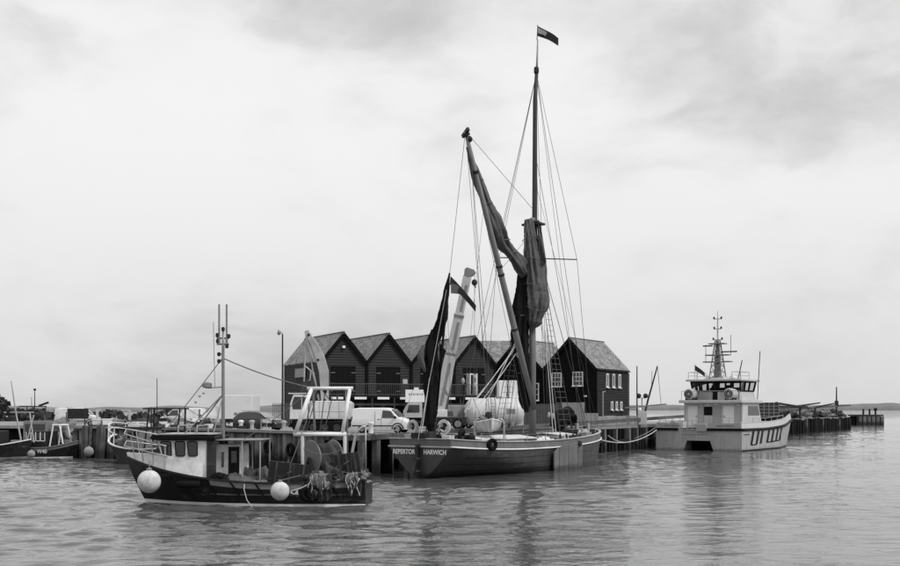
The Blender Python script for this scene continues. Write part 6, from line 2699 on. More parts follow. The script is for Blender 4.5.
# dark sausage fender and hanging lines on the near side
o = MB().lathe([(0.03, -0.55), (0.13, -0.5), (0.17, -0.3), (0.17, 0.3), (0.13, 0.5), (0.03, 0.55)], 14, (0, 0, 0), 'X').build('sausage_fender', 'rubber', None, True)
q = fw(195, 484, 2.05)
place(o, q + Vector((0, -0.28, 0)), 0)
tag(o, 'dark sausage fender along the rail below the wheelhouse', 'fender')
o = MB().tube([fw(249, 481, 2.02), fw(249.5, 490, 2.22), fw(252, 500, 2.18), fw(257, 507.5, 2.12)], 0.022, 6).build('hanging_line', 'rope_pale')
tag(o, 'thin pale line hanging over the side amidships', 'rope')
o = MB().tube(sag(fw(322, 477, 2.1), fw(296, 491, 2.2), 0.1, 6), 0.03, 6).build('hanging_line', 'rope_pale')
tag(o, 'pale rope running from the tilted trawl door towards the stern', 'rope')
# registration number on the near side
nrm_pt = FH.pt(0.285, 0.62, 1)
lettering('54', 0.4, 'clean_white', fb, nrm_pt + Vector((0, 0.035, -0.02)) * 1.0, (R(90), 0, R(180)), 0.004, 0.008)
# tyres hung at the quarter
for k, (px, py) in enumerate(((318, 493), (312, 494))):
    o = MB().tube([(0.26 * math.cos(a), 0, 0.26 * math.sin(a)) for a in [2 * math.pi * j / 20 for j in range(20)]], 0.11, 8, closed=True).build('tyre_fender', 'rubber', None, True)
    q = fw(px, py, 2.12)
    place(o, q, 0.1)
    tag(o, ['right one of two black tyres hung right of the number 54', 'left one of two black tyres hung right of the number 54'][k], 'tyre', 'tyres on the fishing boat side')
# foam and small wash at the waterline are left to the water itself


# second fishing boat alongside the wall behind
d2 = Vector((-0.66, 0.75, 0))
s2 = Vector((-21.6, 89.0, 0))
b2 = thing('fishing_boat', 'dark fishing boat with curved bow rail moored behind the foreground boat', 'fishing boat', s2, math.atan2(d2.y, d2.x))
H2 = Hull(10.8, 1.9, 2.3, 1.3, 1.4, 1.3, 0.6)
H2.build(b2, 'hull_dark', 'grey_paint', 'white_paint', 0.6)
mb = MB()
for z0, z1 in ((3.3, 2.9), (2.85, 2.45)):
    loop = []
    for s, seq in ((1, [0.62, 0.72, 0.82, 0.91, 0.975]), (-1, [0.975, 0.91, 0.82, 0.72, 0.62])):
        for t in seq:
            p = H2.pt(t, H2.zr(t), s)
            k = (t - 0.62) / 0.355
            loop.append(Vector((p.x + 0.2 * k, p.y * 0.96, z1 + (z0 - z1) * k)))
    mb.tube(loop, 0.04, 8)
mb.build('pulpit_rail', 'white_paint', b2, True)
mb = MB()
for s in (1, -1):
    for t in (0.63, 0.73, 0.83, 0.92):
        p = H2.pt(t, H2.zr(t), s)
        k = (t - 0.62) / 0.355
        mb.tube([p, Vector((p.x + 0.2 * k, p.y * 0.96, 2.9 + 0.4 * k))], 0.035, 6)
mb.build('pulpit_post', 'white_paint', b2)
mb = MB()
mb.prism([(4.0, -1.0, 0.9), (6.4, -1.0, 0.9), (6.5, -1.0, 2.9), (4.0, -1.0, 2.9)], (0, 2.0, 0))
w2 = mb.build('wheelhouse', 'grey_paint', b2, bevel=0.03)
mb = MB()
mb.box(3.8, 6.8, -1.15, 1.15, 2.9, 3.0)
mb.build('roof', 'dark_metal', w2)
for s in (-1, 1):
    for x0 in (4.2, 5.3):
        mb = MB()
        mb.box(x0, x0 + 0.8, s * 1.01 - 0.01, s * 1.01 + 0.01, 2.05, 2.65)
        mb.build('window', 'glass', w2)


def b2w(px, py, x):
    """point in the boat's own frame whose x is given"""
    best = None
    for k in range(-60, 61):
        y = k * 0.05
        p = Matrix.Translation(b2.location) @ b2.rotation_euler.to_matrix().to_4x4() @ Vector((x, y, 0))
        e = abs(p.x / p.y * F + 450 - px)
        if best is None or e < best[0]:
            best = (e, y, p.y)
    return Vector((x, best[1], PZ(py, best[2])))


mb = MB()
for s in (-1.4, 1.4):
    mb.tube([(1.0, s, 1.0), (0.7, s * 0.95, 4.5)], 0.08, 8)
    mb.tube([(2.4, s, 1.0), (1.6, s * 0.95, 4.5)], 0.07, 8)
    mb.tube([(0.2, s * .95, 4.5), (2.6, s * .95, 4.5)], 0.06, 8)
mb.tube([(0.7, -1.5, 4.5), (0.7, 1.5, 4.5)], 0.07, 8)
mb.tube([(1.6, -1.5, 4.5), (1.6, 1.5, 4.5)], 0.07, 8)
mb.build('gantry', 'dark_metal', b2)
mb = MB()
mb.tube([(2.3, 0.3, 1.0), (2.3, 0.3, 6.9)], [0.05, 0.03], 6)
mb.tube([(3.9, 0, 3.0), (3.9, 0, 4.6)], [0.07, 0.05], 8)
mb.build('whip_mast', 'dark_metal', b2)
for k, (x, y, m_) in enumerate(((1.2, 0, 'net'), (7.6, 0.2, 'net_pale'), (8.6, -0.1, 'net'))):
    mb = MB()
    mb.ball((0, 0, 0.3), 0.8, 16, 10, (1.1, 1.0, 0.8), 1.0)
    mb.v = [(a, b, max(0, c)) for a, b, c in mb.v]
    o = mb.build('net_heap', m_, None, True)
    p = Matrix.Translation(b2.location) @ b2.rotation_euler.to_matrix().to_4x4() @ Vector((x, y, H2.zr(x / 10.8) - 0.5))
    place(o, p, k)
    tag(o, ['net heap under the dark gantry of the moored boat behind', 'pale net heap inside the curved bow rail of the moored boat', 'dark net heap right up in the bow of the moored boat'][k], 'net heap', 'net heaps on the moored boat')

# boats at the far left
lb1 = thing('fishing_boat', 'dark fishing boat numbered W40 at the left with white deck frame', 'fishing boat', (PX(22, 104.2), 104.6, 0), R(-14))
H3 = Hull(6.4, 1.5, 1.75, 0.95, 1.0, 0.6, 0.45)
H3.build(lb1, 'hull_black', 'grey_paint', 'grey_paint', 0.5, wl='white_paint')
p = H3.pt(0.46, 0.62, -1)
lettering('W40', 0.5, 'dirty_white', lb1, p + Vector((0, -0.05, 0)), (R(90), 0, 0), 0.004, 0.012)
for s in (1, -1):
    MB().loft(H3.strip(lambda t: H3.zr(t) - 0.3, lambda t: H3.zr(t) - 0.1, 0.02, s)).build('sheer_band', 'grey_paint', lb1, True)
mb = MB()
mb.prism([(0.9, -0.95, 0.5), (2.9, -0.95, 0.5), (2.95, -0.95, 2.45), (0.9, -0.95, 2.45)], (0, 1.9, 0))
w3 = mb.build('wheelhouse', 'dark_metal', lb1, bevel=0.03)
for s in (-1, 1):
    for x0 in (1.0, 1.48, 1.96, 2.44):
        mb = MB()
        mb.box(x0, x0 + 0.38, s * 0.96 - 0.01, s * 0.96 + 0.01, 1.6, 2.3)
        wo = mb.build('window', 'glass', w3)
        mb = MB()
        for xx in (x0 - 0.05, x0 + 0.38):
            mb.box(xx, xx + 0.05, s * 0.97 - 0.02, s * 0.97 + 0.02, 1.55, 2.35)
        mb.box(x0, x0 + 0.38, s * 0.97 - 0.02, s * 0.97 + 0.02, 1.52, 1.6)
        mb.build('frame', 'white_paint', wo)
mb = MB()
for y in (-0.7, 0.7):
    mb.tube([(3.15, y, 1.0), (3.5, y * 0.9, 3.0)], 0.07, 8)
    mb.tube([(4.55, y, 1.2), (4.15, y * 0.9, 3.0)], 0.07, 8)
    mb.tube([(3.4, y * 0.9, 3.0), (4.25, y * 0.9, 3.0)], 0.07, 8)
mb.tube([(3.5, -0.65, 3.0), (3.5, 0.65, 3.0)], 0.06, 8)
mb.tube([(4.15, -0.65, 3.0), (4.15, 0.65, 3.0)], 0.06, 8)
mb.build('deck_frame', 'white_paint', lb1)
mb = MB()
mb.box(5.2, 5.45, -0.14, 0.14, 1.2, 2.2)
mb.build('bow_post', 'dirty_white', lb1)

lb0 = thing('fishing_boat', 'grey sided boat with pale rail cut by the left picture edge', 'fishing boat', (PX(-42, 103), 103, 0), R(-6))
H4 = Hull(7.0, 1.7, 1.75, 1.1, 1.1, 0.6, 0.45)
H4.build(lb0, 'hull_dark', 'grey_paint', 'white_paint', 0.5, wl='grey_paint')
mb = MB()
mb.tube([(6.0, 0.2, 1.0), (5.35, 0.2, 4.4), (4.95, 0.2, 7.0)], [0.09, 0.07, 0.04], 8)
mb.build('leaning_mast', 'wood_pale', lb0)
mb = MB()
mb.tube([(6.9, 0.6, 1.4), (6.5, 0.6, 4.2)], 0.06, 6)
mb.tube([(6.2, 0.6, 1.4), (6.9, 0.6, 3.9)], 0.06, 6)
mb.tube([(4.6, 0.6, 4.15), (6.9, 0.6, 4.15)], 0.05, 6)
mb.build('frame', 'light_grey', lb0)
mb = MB()
mb.box(2.2, 4.4, -0.9, 0.9, 0.6, 2.5)
mb.build('wheelhouse', 'dark_metal', lb0, bevel=0.03)

lb2 = thing('fishing_boat', 'boat with lattice radar mast behind the two dark boats at left', 'fishing boat', (PX(16, 111), 111, 0), R(-5))
H5 = Hull(8.5, 1.7, 1.9, 1.2, 1.2, 0.8, 0.45)
H5.build(lb2, 'hull_dark', 'grey_paint', 'grey_paint', 0.5)
mb = MB()
mb.box(1.2, 3.6, -1.0, 1.0, 0.8, 3.3)
w5 = mb.build('wheelhouse', 'grey_paint', lb2, bevel=0.04)
mb = MB()
mb.box(1.4, 3.4, -1.02, -1.0, 2.3, 3.0)
mb.build('window', 'glass', w5)
mb = MB()
for x in (1.1, 3.0):
    mb.tube([(x, 0, 3.3), (x, 0, 4.7)], 0.05, 6)
mb.tube([(0.3, 0, 4.7), (3.1, 0, 4.7)], 0.05, 6)
mb.tube([(1.9, 0, 3.3), (1.9, 0, 6.4)], [0.06, 0.035], 6)
mb.lathe([(0.1, 0), (0.14, 0.05), (0.14, 0.15), (0.08, 0.2)], 10, (1.9, 0, 6.25))
mb.lathe([(0.3, 3.6), (0.4, 3.7), (0.4, 4.0), (0.2, 4.1)], 14, (2.2, 0, 0))
mb.bar((2.3, 0, 4.75), (3.3, 0, 5.1), 0.08, 0.2)
mb.build('radar_mast', 'dark_metal', lb2)
mb = MB()
mb.ball((5.0, 0, 2.2), 0.95, 16, 10, (1.2, 0.9, 1.1), 0.8)
mb.build('net_pile', 'net_pale', lb2, True)
mb = MB()
mb.box(5.2, 7.3, -0.05, 0.05, 3.5, 4.5)
mb.tube([(5.6, 0.1, 1.2), (5.6, 0.1, 4.4)], 0.05, 6)
mb.tube([(6.9, 0.1, 1.2), (6.9, 0.1, 4.4)], 0.05, 6)
mb.build('notice_board', 'dark_metal', lb2)
buoy('small grey fender ball between the two dark boats at left', W(31.3, 454, 100.2), 0.34, m='buoy_grey')
buoy('grey round fender hung on the left quay corner', W(88.8, 451.5, 99.6), 0.43, m='buoy_grey')

# quay clutter at the left
lbx = [('white fish tub on the left quay corner', 107.5, 103.2, 0.55, 'white_paint'), ('pale fish tub left of the white tub on the quay corner', 97.5, 103.4, 0.5, 'dirty_white'), ('pale fish tub behind the second boat bow', 134, 100.5, 0.5, 'white_paint'),
       ('pale fish tub right of the L-shaped post', 142, 101, 0.5, 'dirty_white')]
for lb, px, D, h, m_ in lbx:
    root = thing('fish_tub', lb, 'fish tub', (PX(px, D), D, QUAY + 0.2 if px < 120 else QUAY), R(px * 3 % 25 - 12), 'fish tubs on the left quay')
    mb = MB()
    w_ = 0.38
    mb.loft([[(-w_, -w_, 0.1), (w_, -w_, 0.1), (w_, w_, 0.1), (-w_, w_, 0.1)], [(-w_ - .05, -w_ - .05, 0.1 + h), (w_ + .05, -w_ - .05, 0.1 + h), (w_ + .05, w_ + .05, 0.1 + h), (-w_ - .05, w_ + .05, 0.1 + h)]], True, True)
    mb.build('tub', m_, root, bevel=0.04)
    mb = MB()
    for x in (-0.28, 0.28):
        mb.box(x - 0.07, x + 0.07, -w_, w_, 0, 0.1)
    mb.build('skid', 'rubber', root)
    mb = MB()
    mb.box(-w_ - 0.08, w_ + 0.08, -w_ - 0.08, w_ + 0.08, 0.1 + h - 0.07, 0.1 + h + 0.02)
    mb.build('rim', m_, root, bevel=0.02)
for k, (px, top, D, arm, lb) in enumerate(((97.3, 410, 104, 0.35, 'square grey post with short hook arm on the left quay corner'), (129.5, 410, 103, -0.75, 'L-shaped davit post on the quay behind the second boat'))):
    root = thing('davit_post', lb, 'post', (PX(px, D), D, QUAY))
    h = PZ(top, D) - QUAY
    mb = MB()
    mb.box(-0.11, 0.11, -0.11, 0.11, 0, h)
    mb.build('post', 'light_grey', root, bevel=0.02)
    mb = MB()
    mb.box(min(0, arm), max(0, arm), -0.06, 0.06, h - 0.08, h + 0.05)
    mb.build('arm', 'light_grey', root)
    mb = MB()
    mb.tube([(arm * 0.95, 0, h - 0.08), (arm * 0.95, 0, h - 0.5)], 0.05, 6)
    mb.build('hook', 'dark_metal', root)
rnd = random.Random(21)


def pot(label, c, rz):
    root = thing('lobster_pot', label, 'lobster pot', c, rz, 'lobster pots on the quay')
    mb = MB()
    for x in (-0.35, 0, 0.35):
        mb.tube([(x, -0.28, 0.03), (x, -0.28, 0.2), (x, -0.18, 0.4), (x, 0.18, 0.4), (x, 0.28, 0.2), (x, 0.28, 0.03)], 0.025, 5)
    for y, z in ((-0.28, 0.03), (0.28, 0.03), (-0.28, 0.2), (0.28, 0.2), (-0.18, 0.4), (0.18, 0.4), (0, 0.41)):
        mb.tube([(-0.37, y, z), (0.37, y, z)], 0.02, 5)
    mb.build('frame', 'dark_metal', root)
    mb = MB()
    mb.prism([(-0.34, -0.27, 0.04), (-0.34, -0.27, 0.2), (-0.34, -0.17, 0.39), (-0.34, 0.17, 0.39), (-0.34, 0.27, 0.2), (-0.34, 0.27, 0.04)], (0.68, 0, 0))
    mb.build('netting', 'net', root)


row = ['first', 'second', 'third', 'fourth', 'fifth', 'sixth', 'seventh', 'eighth']
for k in range(8):
    t = (k + 0.5) / 8
    a = edge_pts[3].lerp(edge_pts[4], 0.12 + 0.8 * t)
    pot('%s lobster pot from the left along the quay edge behind the moored boat' % row[k], (a.x + 0.7 + 0.3 * (k % 2), a.y + 0.9, QUAY + 0.0), rnd.uniform(0, 3))
# guard rail, bollards and small white posts on the quay edge behind the fishing boat
words4 = ['white capped bollard left of the dark car', 'pale bollard before the dark car', 'pale bollard on the quay edge left of the excavator', 'pale bollard on the quay edge below the white van']
for k, (px, D) in enumerate(((241, 90.5), (252, 90.0), (284, 86.5), (371, 79.2))):
    root = thing('quay_bollard', words4[k], 'bollard', (PX(px, D), D, QUAY + (0.0 if k < 3 else 0)), 0, 'bollards along the quay edge')
    mb = MB()
    mb.lathe([(0.2, 0), (0.17, 0.08), (0.15, 0.6), (0.22, 0.7), (0.24, 0.8), (0.15, 0.88)], 16)
    mb.build('post', ['white_paint', 'light_grey', 'light_grey', 'dirty_white'][k], root, True)
    mb = MB()
    mb.lathe([(0.28, 0), (0.28, 0.05), (0.2, 0.06)], 14)
    mb.build('base', 'dark_metal', root)
ld = thing('quay_ladder', 'thin pale ladder rails down the quay wall behind the fishing boat', 'ladder', (PX(264, 85.4), 85.4, 0))
mb = MB()
for x in (-0.22, 0.22):
    mb.tube([(x, 0, -0.2), (x, 0, 3.75)], 0.03, 6)
mb.build('rail', 'galv', ld)
for k in range(11):
    mb = MB()
    mb.tube([(-0.22, 0, 0.1 + 0.3 * k), (0.22, 0, 0.1 + 0.3 * k)], 0.02, 5)
    mb.build('rung', 'galv', ld)
# railing and pipe clutter on the corner below the van
cr_ = thing('quay_railing', 'low grey pipe railing on the quay edge below the white van', 'railing', (0, 0, 0))
for px, D in ((366, 79.5), (376, 79.3), (387, 79.1), (398, 79.0)):
    p = W(px, 430, D)
    MB().tube([(p.x, p.y, QUAY), (p.x, p.y, QUAY + 0.55)], 0.035, 6).build('post', 'galv', cr_)
for z in (0.28, 0.53):
    MB().tube([W(366, 430, 79.5).to_tuple()[:2] + (QUAY + z,), W(398, 430, 79).to_tuple()[:2] + (QUAY + z,)], 0.03, 6).build('rail', 'galv', cr_)

# ------------------------------------------------------------------ the white workboat (catamaran)
ub = Vector((0.565, 0.825, 0))
cwb = thing('catamaran_workboat', 'white and grey catamaran workboat moored stern towards us at right', 'workboat', (26.35, 120.7, 0), math.atan2(0.825, 0.565))
HWD = 4.8


def c_sheer(x):
    return 2.35 + 0.64 * max(0, (x - 6.5) / 11.5) ** 1.7


for s in (1, -1):
    secs = []
    for i in range(31):
        x = 20.0 * i / 30
        t = i / 30
        zt_ = c_sheer(x)
        yo = HWD * (1 - 0.22 * max(0, (t - 0.6) / 0.4) ** 2)
        yi = 1.75 + 1.2 * max(0, (t - 0.55) / 0.45) ** 1.4
        taper = max(0, (t - 0.62) / 0.38) ** 2
        ym = (yo + yi) / 2
        yo2 = yo - (yo - ym - 0.2) * taper * 0.85
        yi2 = yi + (ym - 0.2 - yi) * taper * 0.6

        def col(y_top, y_bot):
            out = []
            for j in range(7):
                z = -0.5 + (zt_ + 0.5) * j / 6
                f = j / 6
                rk = 1.6 * (1 - f) * max(0, (t - 0.55) / 0.45) ** 2
                out.append((x - rk, s * (y_bot + (y_top - y_bot) * f ** 1.2), z))
            return out
        bot_o = ym + (yo2 - ym) * (1 - 0.9 * max(0, (t - 0.5) / 0.5) ** 1.5)
        bot_i = ym - (ym - yi2) * (1 - 0.9 * max(0, (t - 0.5) / 0.5) ** 1.5)
        o_, i_ = col(yo2, min(yo2, bot_o)), col(yi2, max(yi2, bot_i))
        secs.append(o_ + i_[::-1])
    mb = MB()
    mb.loft(secs, True, True)
    hh = mb.build('hull', 'crew_hull', cwb)
    sharp(hh, 30)
    # dark rubbing band along the sheer
    mb = MB()
    pts = [Vector(q[6]) + Vector((0, s * 0.03, -0.08)) for q in secs]
    mb.tube(pts, 0.15, 8)
    mb.build('rubbing_band', 'black', cwb, True)
    bt = []
    for q in secs:
        a_, b_ = Vector(q[1]), Vector(q[2])
        def zz(z, a_=a_, b_=b_):
            return a_.lerp(b_, (z - a_.z) / (b_.z - a_.z))
        bt.append([zz(-0.05) + Vector((0, s * 0.015, 0)), zz(0.16) + Vector((0, s * 0.015, 0))])
    MB().loft(bt).build('boot_line', 'black', cwb, True)
    # bulwark forward
    bw_ = [[Vector(q[6]), Vector(q[6]) + Vector((0.02, -s * 0.1, 0.62)), Vector(q[6]) + Vector((0.02, -s * 0.2, 0.62)), Vector(q[6]) + Vector((0, -s * 0.2, 0))] for q in secs]
    MB().loft(bw_, True, True).build('bulwark', 'crew_white', cwb)
    MB().tube([q[1] + Vector((0, -s * 0.05, 0.05)) for q in bw_], 0.06, 6).build('bulwark_rail', 'light_grey', cwb, True)
    if s == -1:
        # slanted dark bars on the flared side
        def side(x, z):
            i = min(29, max(0, int(x / 20.0 * 30)))
            a, b = secs[i], secs[i + 1]
            f = x / 20.0 * 30 - i
            zt_ = c_sheer(x)
            jf = (z + 0.5) / (zt_ + 0.5) * 6
            j = min(5, int(jf))
            g = jf - j
            P_ = lambda q: Vector(q[j]).lerp(Vector(q[j + 1]), g)
            return P_(a).lerp(P_(b), f)

        def barr(x0, z0, x1, z1, w):
            mb2 = MB()
            n = 6
            sc = []
            for k in range(n + 1):
                u = k / n
                x, z = x0 + (x1 - x0) * u, z0 + (z1 - z0) * u
                if abs(z1 - z0) > abs(x1 - x0) * 0.5:
                    p, q = side(x - w / 2, z), side(x + w / 2, z)
                else:
                    p, q = side(x, z - w / 2), side(x, z + w / 2)
                off = Vector((0, -0.035, 0.0))
                sc.append([p + off, q + off, q + off * 0.2, p + off * 0.2])
            mb2.loft(sc, True, True)
            mb2.build('side_bar', 'black', cwb)
        for x0 in (2.8, 4.4, 5.7, 7.8, 9.3, 10.8, 12.2):
            barr(x0, 0.55 + 0.03 * x0, x0 + 0.7, c_sheer(x0 + 0.7) - 0.25, 0.6)
        barr(2.8, 0.62, 4.5, 0.66, 0.12)
        barr(7.8, 0.8, 12.2, 0.92, 0.12)
        mb = MB()
        for x in (2.7, 3.0):
            p = side(0.9 + (x - 2.7) * 3, 1.75)
            mb.box(p.x - 0.4, p.x + 0.4, p.y - 0.02, p.y + 0.01, p.z - 0.05, p.z + 0.05)
        mb.build('vent_slot', 'black', cwb)
# bridge deck between the hulls
mb = MB()
mb.box(0.15, 14.2, -3.6, 3.6, 1.45, 2.36)
mb.build('bridge_deck', 'crew_grey', cwb)
MB().box(0.06, 0.4, -1.9, 1.9, 1.08, 2.3).build('stern_beam', 'crew_hull', cwb)
for s in (1, -1):
    MB().prism([(0.07, s * 1.76, -0.2), (0.07, s * 1.76, 1.079), (0.07, s * 1.3, 1.079)], (0.3, 0, 0)).build('tunnel_gusset', 'crew_hull', cwb)
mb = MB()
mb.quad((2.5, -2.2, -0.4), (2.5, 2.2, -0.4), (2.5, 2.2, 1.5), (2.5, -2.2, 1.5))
mb.build('tunnel_shadow_wall', 'shade_black', cwb)
mb = MB()
mb.prism([(13.6, -3.4, 2.2), (18.4, -2.7, 2.6), (18.4, 2.7, 2.6), (13.6, 3.4, 2.2)], (0, 0, 0.4))
mb.build('bow_deck', 'crew_grey', cwb)
mb = MB()
mb.bar((19.0, -3.1, 3.05), (19.0, 3.1, 3.05), 0.5, 0.6)
mb.build('bow_fender', 'black', cwb, bevel=0.1)
# stern: fender band, bulwark panels, rail
MB().bar((-0.06, -HWD, 2.28), (-0.06, -1.05, 2.28), 0.2, 0.26).build('stern_fender', 'black', cwb)
MB().bar((-0.06, 2.2, 2.28), (-0.06, HWD, 2.28), 0.2, 0.26).build('stern_fender', 'black', cwb)
mb = MB()
mb.box(0.0, 0.1, -HWD + 0.05, -1.1, 2.4, 2.95)
mb.box(0.0, 0.1, 2.25, HWD - 0.05, 2.4, 2.95)
mb.build('stern_bulwark', 'crew_hull', cwb)
mb = MB()
for y0 in (-2.6, 2.9):
    mb.box(-0.012, 0.0, y0 - 0.9 if y0 > 0 else y0 - 1.3, y0 + 0.9 if y0 > 0 else y0 + 0.6, 2.6, 2.74)
mb.build('name_plate', 'grey_paint', cwb)
mb = MB()
for y in (-1.0, -0.45, 0.1, 0.65, 1.2, 1.75, 2.2):
    mb.tube([(0.0, y, 1.75), (0.0, y, 3.25)], 0.04, 6)
for z in (1.8, 2.25, 2.7, 3.2):
    mb.tube([(0.0, -1.05, z), (0.0, 2.2, z)], 0.03, 6)
mb.build('stern_rail', 'galv', cwb)
mb = MB()
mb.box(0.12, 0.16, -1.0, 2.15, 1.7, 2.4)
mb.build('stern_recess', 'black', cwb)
for y0, m_ in ((-0.95, 'crew_grey'),):
    mb = MB()
    mb.box(-0.12, -0.06, y0, y0 + 1.1, 2.1, 2.75)
    mb.build('stern_step_panel', m_, cwb)
# main deckhouse
mb = MB()
mb.prism([(4.2, -3.35, 2.36), (10.6, -3.35, 2.36), (9.2, -3.35, 5.1), (4.2, -3.35, 5.1)], (0, 6.7, 0))
dh = mb.build('deckhouse', 'crew_white', cwb, bevel=0.05)


def panel(name, m, y0, y1, z0, z1, par, x=4.2, out=0.03):
    mb = MB()
    mb.box(x - out, x - 0.002, y0, y1, z0, z1)
    return mb.build(name, m, par)


d_ = panel('door', 'clean_white', 1.75, 2.85, 2.45, 4.75, dh)
panel('door_handle', 'dark_metal', 1.85, 1.92, 3.5, 3.75, d_, 4.17)
d_ = panel('door', 'clean_white', -2.4, -1.2, 2.45, 4.75, dh)
panel('door_handle', 'dark_metal', -1.35, -1.28, 3.5, 3.75, d_, 4.17)
panel('window', 'black', 0.05, 1.0, 3.75, 4.7, dh)
panel('recess_panel', 'crew_grey', -0.95, -0.02, 2.45, 4.8, dh)
panel('recess_panel', 'light_grey', 1.1, 1.6, 2.45, 4.8, dh)
for s in (-1, 1):
    mb = MB()
    mb.prism([(5.9, s * 3.36, 3.75), (9.55, s * 3.36, 3.75), (9.0, s * 3.36, 4.8), (5.9, s * 3.36, 4.8)], (0, s * 0.02, 0))
    mb.build('side_window', 'glass', dh)
mb = MB()
mb.box(3.3, 9.8, -3.6, 3.6, 5.1, 5.42)
ud = mb.build('upper_deck', 'crew_white', cwb, bevel=0.04)
# sloped white housing under the wheelhouse
mb = MB()
mb.prism([(5.2, -2.75, 5.42), (10.2, -2.75, 5.42), (9.4, -2.75, 6.35), (5.2, -2.75, 6.35)], (0, 5.5, 0))
wb = mb.build('wheelhouse_base', 'crew_white', cwb, bevel=0.05)
panel('recess_panel', 'crew_grey', 0.45, 1.9, 5.45, 6.35, wb, 5.2)
panel('wheelhouse_door', 'black', -0.15, 0.4, 5.45, 7.3, wb, 5.2, 0.04)
mb = MB()


def wring(z0, z1, k0, k1):
    def cor(z, grow):
        f = (z - 6.35) / 1.15
        return [Vector((5.2 - 0.2 * f - grow, -2.7 - 0.15 * f - grow, z)), Vector((9.4 + 0.4 * f + grow, -2.7 - 0.15 * f - grow, z)), Vector((9.4 + 0.4 * f + grow, 2.7 + 0.15 * f + grow, z)), Vector((5.2 - 0.2 * f - grow, 2.7 + 0.15 * f + grow, z))]
    return cor(z0, k0), cor(z1, k1)


lo, hi = wring(6.355, 6.5, 0.0, 0.0)
for i in range(4):
    j = (i + 1) % 4
    mb.bar((lo[i] + hi[i]) / 2, (lo[j] + hi[j]) / 2, 0.12, 0.18)
lo2, hi2 = wring(7.38, 7.5, 0.0, 0.0)
for i in range(4):
    j = (i + 1) % 4
    mb.bar((lo2[i] + hi2[i]) / 2, (lo2[j] + hi2[j]) / 2, 0.12, 0.16)
whs = mb.build('wheelhouse', 'black', cwb)
bot, top_ = wring(6.4, 7.48, 0.0, 0.0)
for i, cuts in ((0, (0.0, 0.3, 0.62)), (1, (0.0, 0.25, 0.5, 0.75)), (2, (0.0, 0.38, 0.7)), (3, (0.0, 0.16, 0.34, 0.55, 0.70, 0.85))):
    j = (i + 1) % 4
    cs = list(cuts) + [1.0]
    for q in range(len(cs) - 1):
        a0, b0 = bot[i].lerp(bot[j], cs[q]), top_[i].lerp(top_[j], cs[q])
        a1, b1 = bot[i].lerp(bot[j], cs[q + 1]), top_[i].lerp(top_[j], cs[q + 1])
        MB().bar(a0, b0, 0.18, 0.14, (1, 0, 0)).build('pillar', 'black', whs)
        MB().quad(a0, a1, b1, b0).build('window_pane', 'clear_pane', whs)
mb = MB()
mb.box(7.9, 8.9, -1.8, 1.8, 6.36, 6.85)
mb.box(6.6, 7.2, -1.2, -0.6, 6.36, 7.1)
mb.box(6.6, 7.2, 0.5, 1.1, 6.36, 7.1)
mb.build('console', 'dark_metal', whs)
mb = MB()
mb.box(4.3, 10.3, -3.2, 3.2, 7.5, 7.72)
rfc = mb.build('wheelhouse_roof', 'crew_white', cwb, bevel=0.05)
mb = MB()
mb.lathe([(0.02, 8.15), (0.9, 8.05), (2.0, 7.85), (2.4, 7.72)], 24, (7.2, 0, 0))
mb.build('roof_crown', 'crew_white', rfc, True)
# life raft canisters / fans on the upper deck
for k, y in enumerate((2.5, -2.05)):
    lr = thing('life_raft', ['left round ended life raft canister on the workboat upper deck', 'right round ended life raft canister on the workboat upper deck'][k], 'life raft', tuple(Matrix.Translation(cwb.location) @ cwb.rotation_euler.to_matrix().to_4x4() @ Vector((4.2, y, 5.42))), math.atan2(0.825, 0.565), 'life rafts on the workboat')
    mb = MB()
    mb.lathe([(0.02, -0.75), (0.45, -0.74), (0.58, -0.68), (0.60, -0.5), (0.60, 0.5), (0.58, 0.68), (0.02, 0.74)], 24, (0, 0, 0.68), 'X')
    mb.build('canister', 'light_grey', lr, True)
    mb = MB()
    for r_ in (0.22, 0.40):
        mb.tube([(-0.76, r_ * math.cos(a), 0.68 + r_ * math.sin(a)) for a in [2 * math.pi * j / 20 for j in range(20)]], 0.05, 6, closed=True)
    mb.build('end_ring', 'black', lr)
    mb = MB()
    mb.box(-0.5, -0.35, -0.5, 0.5, 0, 0.25)
    mb.box(0.35, 0.5, -0.5, 0.5, 0, 0.25)
    mb.build('cradle', 'dark_metal', lr)
# mast tower
mxx, myy = 5.9, 0.1
def tw(z):
    return 0.72 - 0.50 * (z - 7.7) / 4.3


mb = MB()
mb.loft([[(mxx - .30, myy - .34, 7.7), (mxx + .30, myy - .34, 7.7), (mxx + .30, myy + .34, 7.7), (mxx - .30, myy + .34, 7.7)], [(mxx - .12, myy - .12, 12.0), (mxx + .12, myy - .12, 12.0), (mxx + .12, myy + .12, 12.0), (mxx - .12, myy + .12, 12.0)]], True, True)
mt_ = mb.build('mast_tower', 'grey_paint', cwb)
mb = MB()
cs = ((-1, -1), (1, -1), (1, 1), (-1, 1))
for sx, sy in cs:
    mb.tube([(mxx + sx * tw(7.7), myy + sy * tw(7.7), 7.7), (mxx + sx * tw(12), myy + sy * tw(12), 12.0)], 0.06, 6)
zz_ = [7.8, 8.5, 9.2, 9.9, 10.6, 11.3, 12.0]
for k in range(6):
    for i in range(4):
        a_, b_ = cs[i], cs[(i + 1) % 4]
        z0, z1 = zz_[k], zz_[k + 1]
        mb.tube([(mxx + a_[0] * tw(z0), myy + a_[1] * tw(z0), z0), (mxx + b_[0] * tw(z1), myy + b_[1] * tw(z1), z1)], 0.035, 5)
        mb.tube([(mxx + a_[0] * tw(z1), myy + a_[1] * tw(z1), z1), (mxx + b_[0] * tw(z1), myy + b_[1] * tw(z1), z1)], 0.035, 5)
mb.build('lattice', 'grey_metal', mt_)
mb = MB()
